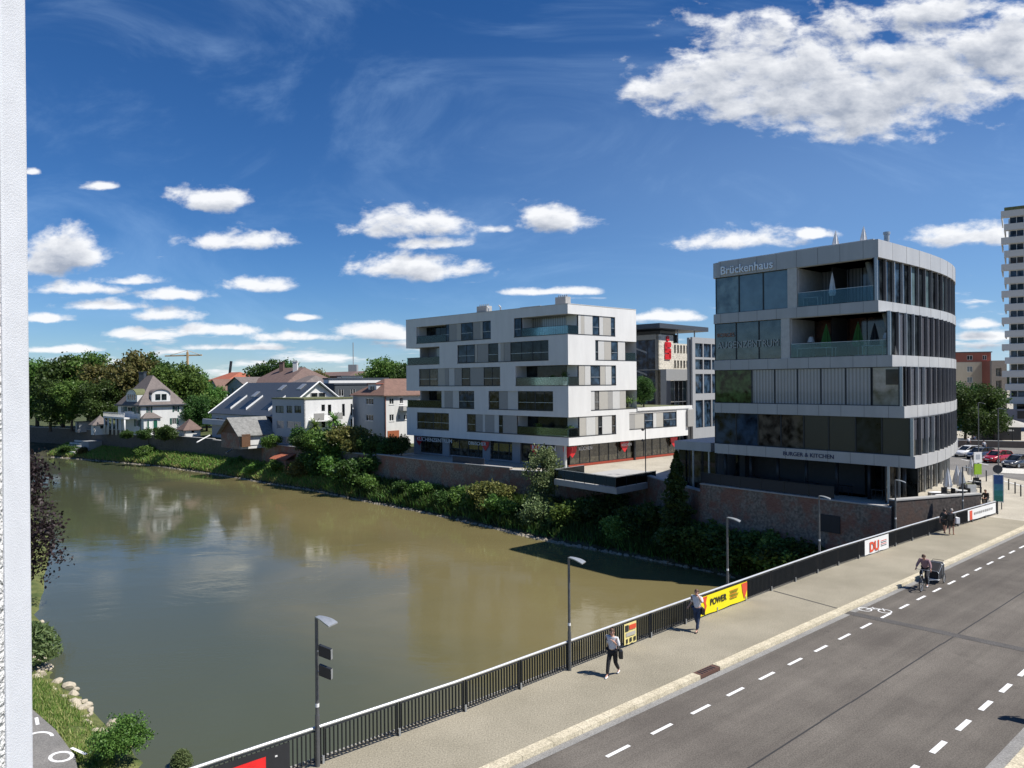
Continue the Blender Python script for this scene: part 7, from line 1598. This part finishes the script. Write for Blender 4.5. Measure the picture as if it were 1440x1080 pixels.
# ------------------------------------------------------------------ people
def skin_obj(name, verts, edges, radii, m_, parent, sub=2, root=0):
    me = bpy.data.meshes.new(name); me.from_pydata([tuple(v) for v in verts], edges, []); o = bpy.data.objects.new(name, me); COL.objects.link(o)
    md = o.modifiers.new('s', 'SKIN'); md.use_smooth_shade = True
    for i, r in enumerate(radii): me.skin_vertices[0].data[i].radius = (r, r) if not isinstance(r, tuple) else r
    me.skin_vertices[0].data[root].use_root = True
    ss = o.modifiers.new('u', 'SUBSURF'); ss.levels = sub; ss.render_levels = sub
    dg = bpy.context.evaluated_depsgraph_get(); m2 = bpy.data.meshes.new_from_object(o.evaluated_get(dg)); bpy.data.objects.remove(o); bpy.data.meshes.remove(me)
    m2.name = name; m2.materials.clear(); m2.materials.append(m_); m2.polygons.foreach_set('use_smooth', [True] * len(m2.polygons))
    w = bpy.data.objects.new(name, m2); COL.objects.link(w); w.parent = parent; return w
def person(loc, heading, label, J, top, bottom, shoe, hair, longs=True, sleeves=1.0, long_hair=False, hairm=None, group=None):
    """J: joints in metres, x forward, y left, z up; heading = angle of x axis in the world"""
    e = empty('person', loc, label, 'person', group, heading)
    V = []; E = []; R_ = []
    def add(p, r, par=None):
        V.append(Vector(p)); R_.append(r)
        if par is not None: E.append((par, len(V) - 1))
        return len(V) - 1
    J = {k: Vector(v) for k, v in J.items()}
    pel = add(J['pelvis'], (.115, .15)); w_ = add(J['pelvis'].lerp(J['chest'], .45), (.10, .13), pel); ch = add(J['chest'], (.115, .16), w_); nb = add(J['neck'], .055, ch); nk = add(J['neck'].lerp(J['head'], .45), .052, nb)
    hd = J['head']; up = (J['head'] - J['neck']).normalized(); fw = J.get('face', Vector((1, 0, 0))).normalized()
    h1 = add(hd - up * .02, (.078, .075), nk); h2 = add(hd + up * .07, (.088, .083), h1); h3 = add(hd + up * .125, (.06, .055), h2)
    add(hd + fw * .105 - up * .0, .013, h1)
    for s_, sg in (('L', 1), ('R', -1)):
        sh = add(J['sh' + s_], .058, ch); el = add(J['el' + s_], .041, sh); wr = add(J['wr' + s_], .027, el)
        d = (J['wr' + s_] - J['el' + s_]).normalized(); side = d.cross(Vector((0, 0, 1))); side = side.normalized() if side.length > .1 else Vector((0, 1, 0))
        pm = add(J['wr' + s_] + d * .06, (.032, .02), wr); nrm = d.cross(side).normalized()
        for k, (off, ln) in enumerate(((-.027, .07), (-.009, .08), (.009, .075), (.027, .06))):
            a = add(J['wr' + s_] + d * .095 + side * off, .0085, pm); b = add(J['wr' + s_] + d * (.095 + ln * .55) + side * off * 1.1 + nrm * .012, .0078, a); add(J['wr' + s_] + d * (.095 + ln * .9) + side * off * 1.1 + nrm * .035, .0065, b)
        a = add(J['wr' + s_] + d * .04 + side * -.035, .010, pm); add(J['wr' + s_] + d * .085 + side * -.055 + nrm * .01, .008, a)
        hp = add(J['hp' + s_], .085, pel); kn = add(J['kn' + s_], .055, hp); an = add(J['an' + s_], .036, kn); add(J['an' + s_] + J.get('foot' + s_, Vector((.13, 0, -.05))), .032, an)
    skin_obj('body', V, E, R_, M['skin'], e)
    # shirt
    V2 = [J['pelvis'] + Vector((0, 0, .02)), J['pelvis'].lerp(J['chest'], .45), J['chest'], J['neck'] - up * .02]; E2 = [(0, 1), (1, 2), (2, 3)]; R2 = [(.145, .178), (.13, .16), (.14, .185), .075]
    for s_ in 'LR':
        i = len(V2); V2 += [J['sh' + s_], J['sh' + s_].lerp(J['el' + s_], min(1, sleeves))]; R2 += [.078, .062]; E2 += [(2, i), (i, i + 1)]
        if sleeves > 1: V2.append(J['el' + s_].lerp(J['wr' + s_], .95)); R2.append(.045); E2.append((i + 1, i + 2))
    skin_obj('shirt', V2, E2, R2, top, e, root=0)
    V3 = [J['pelvis'] + Vector((0, 0, .03))]; E3 = []; R3 = [(.132, .168)]
    for s_ in 'LR':
        i = len(V3); V3 += [J['hp' + s_], J['kn' + s_] if longs else J['hp' + s_].lerp(J['kn' + s_], .85)]; R3 += [.108, .078 if longs else .09]; E3 += [(0, i), (i, i + 1)]
        if longs: V3.append(J['kn' + s_].lerp(J['an' + s_], .93)); R3.append(.06); E3.append((i + 1, i + 2))
    skin_obj('trousers' if longs else 'shorts', V3, E3, R3, bottom, e)
    for s_ in 'LR':
        f = J.get('foot' + s_, Vector((.13, 0, -.05))); a = J['an' + s_]
        skin_obj('shoe', [a + Vector((-.04, 0, -.045)), a + f * .5 + Vector((0, 0, -.03)), a + f * 1.25 + Vector((0, 0, -.005))], [(0, 1), (1, 2)], [(.045, .042), (.045, .04), (.036, .03)], shoe, e, sub=1)
    # hair, eyes, ears, mouth
    c = hd + up * .055 - fw * .018; sd = up.cross(fw).normalized(); Mx = Matrix((fw, sd, up)).transposed()
    b = MB(); b.ell((0, 0, 0), (.107, .094, .118), 16, 10); rs = random.Random(2)
    b.v = [tuple(Vector(v) * (1 + rs.uniform(-.03, .04))) for v in b.v]
    b.f = [f for f in b.f if not (sum(b.v[i][0] for i in f) / len(f) > .035 and sum(b.v[i][2] for i in f) / len(f) < .045) and sum(b.v[i][2] for i in f) / len(f) > -.075]; b.m = [0] * len(b.f)
    b.v = [tuple(c + Mx @ Vector(v)) for v in b.v]
    if long_hair: b.tube([c - fw * .05 + up * .02, c - fw * .09 - up * .1, c - fw * .085 - up * .24], [.085, .08, .035], 10)
    o = b.build('hair', hair, None, smooth=True); o.parent = e
    for sg in (-1, 1):
        b = MB(); p = hd + up * .045 + fw * .082 + sd * .031 * sg; b.ell(tuple(p), (.013, .014, .010), 8, 6); o = b.build('eye', M['black'], None, smooth=True); o.parent = e
        b = MB(); p = hd + up * .02 + sd * .088 * sg; b.ell(tuple(p), (.02, .012, .032), 8, 6); o = b.build('ear', M['skin'], None, smooth=True); o.parent = e
    b = MB(); p = hd - up * .045 + fw * .084; b.ell(tuple(p), (.012, .024, .007), 8, 6); o = b.build('mouth', M['red'], None, smooth=True); o.parent = e
    return e
def walk(h=1.72, stride=.34, back='L', arms=None, bend=0.):
    k = h / 1.72; f, b_ = ('R', 'L') if back == 'L' else ('L', 'R'); sg = {'L': 1, 'R': -1}
    J = dict(pelvis=(0, 0, .93), chest=(.02, 0, 1.27), neck=(.03, 0, 1.44), head=(.05, 0, 1.56))
    J['hp' + f] = (.0, .09 * sg[f], .89); J['kn' + f] = (stride * .62, .09 * sg[f], .50); J['an' + f] = (stride, .08 * sg[f], .09)
    J['hp' + b_] = (.0, .09 * sg[b_], .89); J['kn' + b_] = (-.03, .09 * sg[b_], .48); J['an' + b_] = (-stride * 1.05, .08 * sg[b_], .15); J['foot' + b_] = (.10, 0, -.09)
    for s_ in 'LR':
        J['sh' + s_] = (.02, .19 * sg[s_], 1.38); a = (-.14 if s_ == f else .14); J['el' + s_] = (a * .8, .24 * sg[s_], 1.10); J['wr' + s_] = (a * 1.6 + .06, .22 * sg[s_], .88)
    if arms: J.update(arms)
    return {n: tuple(c * k for c in v) for n, v in J.items()}
hb = mat('brown_hair', (.09, .045, .025), .6); hg = mat('grey_hair', (.32, .29, .26), .6); hdark = mat('dark_hair', (.03, .02, .015), .6)
tgrey = mat('grey_top', (.24, .25, .28), .8); twhite = mat('white_shirt', (.62, .62, .63), .8, var=.08, scale=9); tblk = mat('black_trousers', (.013, .013, .016), .8); tjean = mat('blue_jeans', (.03, .05, .10), .85); shw = mat('white_shoes', (.72, .72, .72), .6); shd = mat('dark_shoes', (.03, .03, .03), .6); tpink = mat('dusky_pink_top', (.28, .17, .18), .8); tdark = mat('dark_patterned_top', (.06, .06, .055), .8, var=.5, scale=20); tshort = mat('dark_shorts', (.05, .045, .04), .8)
hd_ = atan2(-BD.y, -BD.x)
# woman nearest, walking along the railing toward the camera's left
pw = gp(862, 950, 0.0)
P1 = person((pw.x, pw.y, .0), hd_ + .25, 'person in grey and white top, black trousers and white shoes walking by the small poster', walk(1.68, .30, 'L', arms=dict(elL=(.0, .25, 1.1), wrL=(.13, .12, 1.28))), twhite, tblk, shw, hb)
def bag(p, sz, label, m_, strap_to=None, heading=0.):
    e = empty('shoulder_bag', p, label, 'bag'); b = MB(); b.box(p[0] - sz[0], p[0] + sz[0], p[1] - sz[1], p[1] + sz[1], p[2] - sz[2], p[2] + sz[2]); b.build('bag', m_, e, bevel=.02)
    if strap_to: b = MB(); b.tube([Vector(p) + Vector((0, 0, sz[2])), Vector(strap_to)], .012, 5); b.build('strap', m_, e)
left1 = Vector((-sin(hd_ + .25), cos(hd_ + .25), 0))
q = Vector((pw.x, pw.y, 0)) + left1 * .27 + Vector((cos(hd_), sin(hd_), 0)) * -.05
bag((q.x, q.y, .80), (.07, .12, .14), 'black shoulder bag at the hip of the person in white shoes', M['black'], tuple(Vector((pw.x, pw.y, 1.38)) + left1 * .12))
pm_ = gp(981, 887.5, 0.0)
P2 = person((pm_.x, pm_.y, .0), hd_ + .15, 'person in light shirt and blue jeans beside the POWER banner, hand at the face', walk(1.76, .22, 'R', arms=dict(elL=(.12, .27, 1.22), wrL=(.13, .13, 1.44), elR=(-.12, -.3, 1.12), wrR=(.04, -.34, 1.0))), twhite, tjean, shd, hb)
left2 = Vector((-sin(hd_ + .15), cos(hd_ + .15), 0)); q = Vector((pm_.x, pm_.y, 0)) + left2 * .24
bag((q.x, q.y, .86), (.07, .11, .12), 'small black bag hanging at the hip of the person in jeans', M['black'], tuple(Vector((pm_.x, pm_.y, 1.4)) + left2 * -.05))
pc = gp(1338, 752, 0.0)
P3 = person((pc.x, pc.y, .0), hd_ + pi, 'person in dark patterned top and shorts walking away near the long white banner', walk(1.74, .12, 'L'), tdark, tshort, mat('tan_sandals', (.3, .18, .12), .7), hg, longs=False)
q = Vector((pc.x, pc.y, 0)) + BN * .32; bag((q.x, q.y, 1.0), (.12, .16, .2), 'white bag carried by the person in shorts', cw, tuple(Vector((pc.x, pc.y, 1.42)) + BN * .12))
q = Vector((pc.x, pc.y, 0)) - BD * .26; e = empty('backpack', (q.x, q.y, 1.2), 'dark backpack on the person in shorts', 'backpack'); b = MB(); b.box(q.x - .13, q.x + .13, q.y - .13, q.y + .13, .98, 1.42); b.build('pack', M['black'], e, bevel=.03)
pr = gp(1334, 751, 0.0); pr = Vector(bp(54.3, -18.42))
P3b = person((pr.x, pr.y, .0), hd_ + pi - .1, 'person in dark clothes walking close to the railing beside the person in shorts', walk(1.66, .14, 'R'), mat('dark_olive_top', (.05, .05, .04), .8, var=.4, scale=14), tshort, shd, hdark, longs=False)
# person just outside the frame whose shadow falls on the near lane
po = Vector(bp(29.4, -6.0 + .05)); po2 = gp(1478, 1012, 0)
P4 = person((po2.x, po2.y, 0.0), hd_, 'person on the near pavement just outside the right edge', walk(1.75, .3, 'L'), tgrey, tjean, shd, hdark)
# seated person by the railing end
sp_ = gp(1387, 709, 0.0)
S = dict(pelvis=(0, 0, .47), chest=(.10, 0, .80), neck=(.16, 0, .96), head=(.20, 0, 1.08), hpL=(.02, .1, .46), hpR=(.02, -.1, .46), knL=(.42, .14, .50), knR=(.42, -.14, .50), anL=(.44, .14, .09), anR=(.40, -.14, .09), shL=(.12, .19, .90), shR=(.12, -.19, .90), elL=(.25, .24, .66), elR=(.25, -.24, .66), wrL=(.42, .12, .58), wrR=(.42, -.12, .58))
P5 = person((sp_.x, sp_.y, .0), hd_, 'person in black sitting hunched near the railing end', S, mat('black_top', (.012, .012, .014), .8), tblk, shd, hdark, sleeves=1.2)
e = empty('stone_seat', (sp_.x, sp_.y, 0), 'small block seat under the person in black', 'seat'); b = MB(); b.box(sp_.x - .2, sp_.x + .2, sp_.y - .25, sp_.y + .25, .0, .36); b.build('block', M['concrete'], e, bevel=.01)
# ------------------------------------------------------------------ cyclist, bicycle, child trailer (x forward)
pcy = gp(1300, 829, RZ); hc = hd_ + .10
BK = empty('bicycle', (pcy.x, pcy.y, RZ), 'dark city bicycle ridden in the cycle lane', 'bicycle', None, hc)
def loc_build(mb, name, m_, par, **k): o = mb.build(name, m_, None, **k); o.parent = par; return o
def torus(mb, c, R0, r, k=28, q=6):
    P = [(c[0] + R0 * cos(2 * pi * i / k), c[1], c[2] + R0 * sin(2 * pi * i / k)) for i in range(k + 1)]; mb.tube(P, r, q, cap=False)
for x in (-.53, .55):
    b = MB(); torus(b, (x, 0, .345), .325, .022); wh = loc_build(b, 'wheel', M['rubber'], BK)
    b = MB(); torus(b, (x, 0, .345), .295, .010)
    for i in range(12): a = 2 * pi * i / 12; b.tube([(x, 0, .345), (x + .295 * cos(a), 0, .345 + .295 * sin(a))], .003, 4)
    loc_build(b, 'rim', M['galv'], wh)
    b = MB(); 
    for i in range(9): a = .3 + 2.3 * i / 9; a2 = .3 + 2.3 * (i + 1) / 9; b.hexa([(x + .36 * cos(a), -.03, .345 + .36 * sin(a)), (x + .36 * cos(a2), -.03, .345 + .36 * sin(a2)), (x + .36 * cos(a2), .03, .345 + .36 * sin(a2)), (x + .36 * cos(a), .03, .345 + .36 * sin(a)), (x + .37 * cos(a), -.03, .345 + .37 * sin(a)), (x + .37 * cos(a2), -.03, .345 + .37 * sin(a2)), (x + .37 * cos(a2), .03, .345 + .37 * sin(a2)), (x + .37 * cos(a), .03, .345 + .37 * sin(a))])
    loc_build(b, 'mudguard', M['black'], BK)
b = MB(); fp = dict(bb=(-.07, 0, .29), st=(-.22, 0, .82), ht=(.36, 0, .88), hb=(.40, 0, .68), fr=(.55, 0, .345), rr=(-.53, 0, .345))
for a, c, r in (('bb', 'st', .017), ('bb', 'hb', .02), ('st', 'ht', .016), ('hb', 'ht', .018), ('bb', 'rr', .012), ('st', 'rr', .010), ('hb', 'fr', .014)): b.tube([fp[a], fp[c]], r, 8)
loc_build(b, 'frame', M['black'], BK)
b = MB(); b.tube([(.36, 0, .88), (.33, 0, 1.02), (.36, .0, 1.04)], .013, 8); b.tube([(.22, -.3, 1.04), (.34, -.22, 1.06), (.36, 0, 1.05), (.34, .22, 1.06), (.22, .3, 1.04)], .012, 8); loc_build(b, 'handlebar', M['galv'], BK)
for sy in (-1, 1): b = MB(); b.tube([(.22, sy * .3, 1.04), (.12, sy * .33, 1.03)], .017, 8); loc_build(b, 'grip', M['rubber'], BK)
b = MB(); b.ell((-.25, 0, .93), (.14, .08, .035), 12, 6); loc_build(b, 'saddle', M['black'], BK, smooth=True)
b = MB(); b.tube([(-.22, 0, .80), (-.24, 0, .92)], .013, 6); b.tube([(-.07, -.1, .29), (-.07, .1, .29)], .012, 6); b.tube([(-.07, .1, .29), (.06, .1, .18)], .01, 6); b.tube([(-.07, -.1, .29), (-.2, -.1, .40)], .01, 6); loc_build(b, 'crank', M['galv'], BK)
for p in ((.06, .15, .17), (-.2, -.15, .41)): b = MB(); b.box(p[0] - .05, p[0] + .05, p[1] - .05, p[1] + .05, p[2] - .012, p[2] + .012); loc_build(b, 'pedal', M['black'], BK)
b = MB(); b.box(-.72, -.36, -.07, .07, .74, .76); b.tube([(-.68, .06, .75), (-.53, .04, .345)], .007, 5); b.tube([(-.68, -.06, .75), (-.53, -.04, .345)], .007, 5); loc_build(b, 'rack', M['galv'], BK)
b = MB(); b.ell((.5, 0, .80), (.04, .04, .04), 8, 6); loc_build(b, 'headlight', M['handrail'], BK, smooth=True)
RJ = dict(pelvis=(-.24, 0, 1.03), chest=(-.08, 0, 1.36), neck=(.02, 0, 1.52), head=(.08, 0, 1.63), hpL=(-.22, .1, 1.0), hpR=(-.22, -.1, 1.0), knL=(.14, .13, .66), knR=(.13, -.13, .82), anL=(.02, .14, .26), anR=(-.24, -.14, .50), shL=(-.05, .19, 1.46), shR=(-.05, -.19, 1.46), elL=(.06, .30, 1.22), elR=(.06, -.30, 1.22), wrL=(.15, .32, 1.10), wrR=(.15, -.32, 1.10), face=(1, .1, -.1))
CY = person((pcy.x, pcy.y, RZ), hc, 'cyclist in dusky pink top and dark trousers riding the bicycle with the trailer', RJ, tpink, tblk, shw, hb, sleeves=1.5)
b = MB(); b.box(.155, .175, -.065, .065, 1.655, 1.69); o = b.build('sunglasses', M['black'], None); o.parent = CY
TRL = empty('child_trailer', (pcy.x, pcy.y, RZ), 'black two wheeled child bicycle trailer hitched behind the bicycle', 'trailer', None, hc)
x0 = -1.95
for sy in (-1, 1):
    b = MB(); torus(b, (x0, sy * .42, .255), .235, .02, 22); wh = loc_build(b, 'wheel', M['rubber'], TRL); b = MB(); torus(b, (x0, sy * .42, .255), .21, .008, 20)
    for i in range(10): a = 2 * pi * i / 10; b.tube([(x0, sy * .42, .255), (x0 + .21 * cos(a), sy * .42, .255 + .21 * sin(a))], .003, 4)
    loc_build(b, 'rim', M['galv'], wh)
def arch(x_, w_, z0, z1): return [(x_, -w_, z0), (x_ + .02, -w_, z1 - .08), (x_ + .02, -w_ * .8, z1), (x_ + .02, w_ * .8, z1), (x_ + .02, w_, z1 - .08), (x_, w_, z0)]
b = MB(); A = arch(x0 - .42, .33, .30, .98); Bm = arch(x0 + .05, .35, .24, 1.02); Cc = arch(x0 + .52, .30, .26, .66)
for P_, Q_ in ((A, Bm), (Bm, Cc)):
    for i in range(5): b.quad(P_[i], P_[i + 1], Q_[i + 1], Q_[i])
    b.quad(P_[0], Q_[0], Q_[5], P_[5])
b.poly(A); b.poly(Cc[::-1]); loc_build(b, 'fabric_body', mat('black_fabric', (.018, .018, .02), .85), TRL)
b = MB()
for P_ in (A, Bm, Cc): b.tube([Vector(p) * 1.0 + Vector((0, 0, .004)) for p in P_], .014, 6)
for i in (1, 4): b.tube([A[i], Bm[i], Cc[i]], .012, 6)
loc_build(b, 'tube_frame', M['galv'], TRL)
b = MB(); b.quad((x0 + .1, -.27, .93), (x0 + .1, .27, .93), (x0 + .5, .24, .66), (x0 + .5, -.24, .66)); b.quad((x0 + .11, -.27, .95), (x0 + .11, .27, .95), (x0 + .51, .24, .68), (x0 + .51, -.24, .68)); loc_build(b, 'front_window', M['glass'], TRL, recalc=False)
b = MB(); b.tube([(x0 + .5, .28, .26), (x0 + .9, .2, .3), (-.55, .06, .36)], .014, 6); loc_build(b, 'tow_bar', M['galv'], TRL)
b = MB(); b.tube([(x0 - .42, -.25, .9), (x0 - .66, -.25, 1.02), (x0 - .66, .25, 1.02), (x0 - .42, .25, .9)], .013, 6); loc_build(b, 'push_handle', M['black'], TRL)
b = MB(); b.box(x0 + .3, x0 + .62, -.31, .31, .22, .26); loc_build(b, 'foot_tray', whitep, TRL)
b = MB(); b.box(x0 - .47, x0 - .43, -.22, .22, .45, .8); loc_build(b, 'rear_pocket', tdark, TRL)
# far pedestrians on the street
for px, y, lab, tm, bm_ in ((1384, 636, 'distant person in pale blue before the low wall', M['bluegrey'], tjean), (1362, 630, 'distant person in white standing by the curved facade edge', twhite, tblk), (1370, 627, 'distant person in blue under the street trees', tjean, tblk)):
    p = gp(px, y, 0); person((p.x, p.y, 0), 2.0, lab, walk(1.72, .1), tm, bm_, shd, hdark)
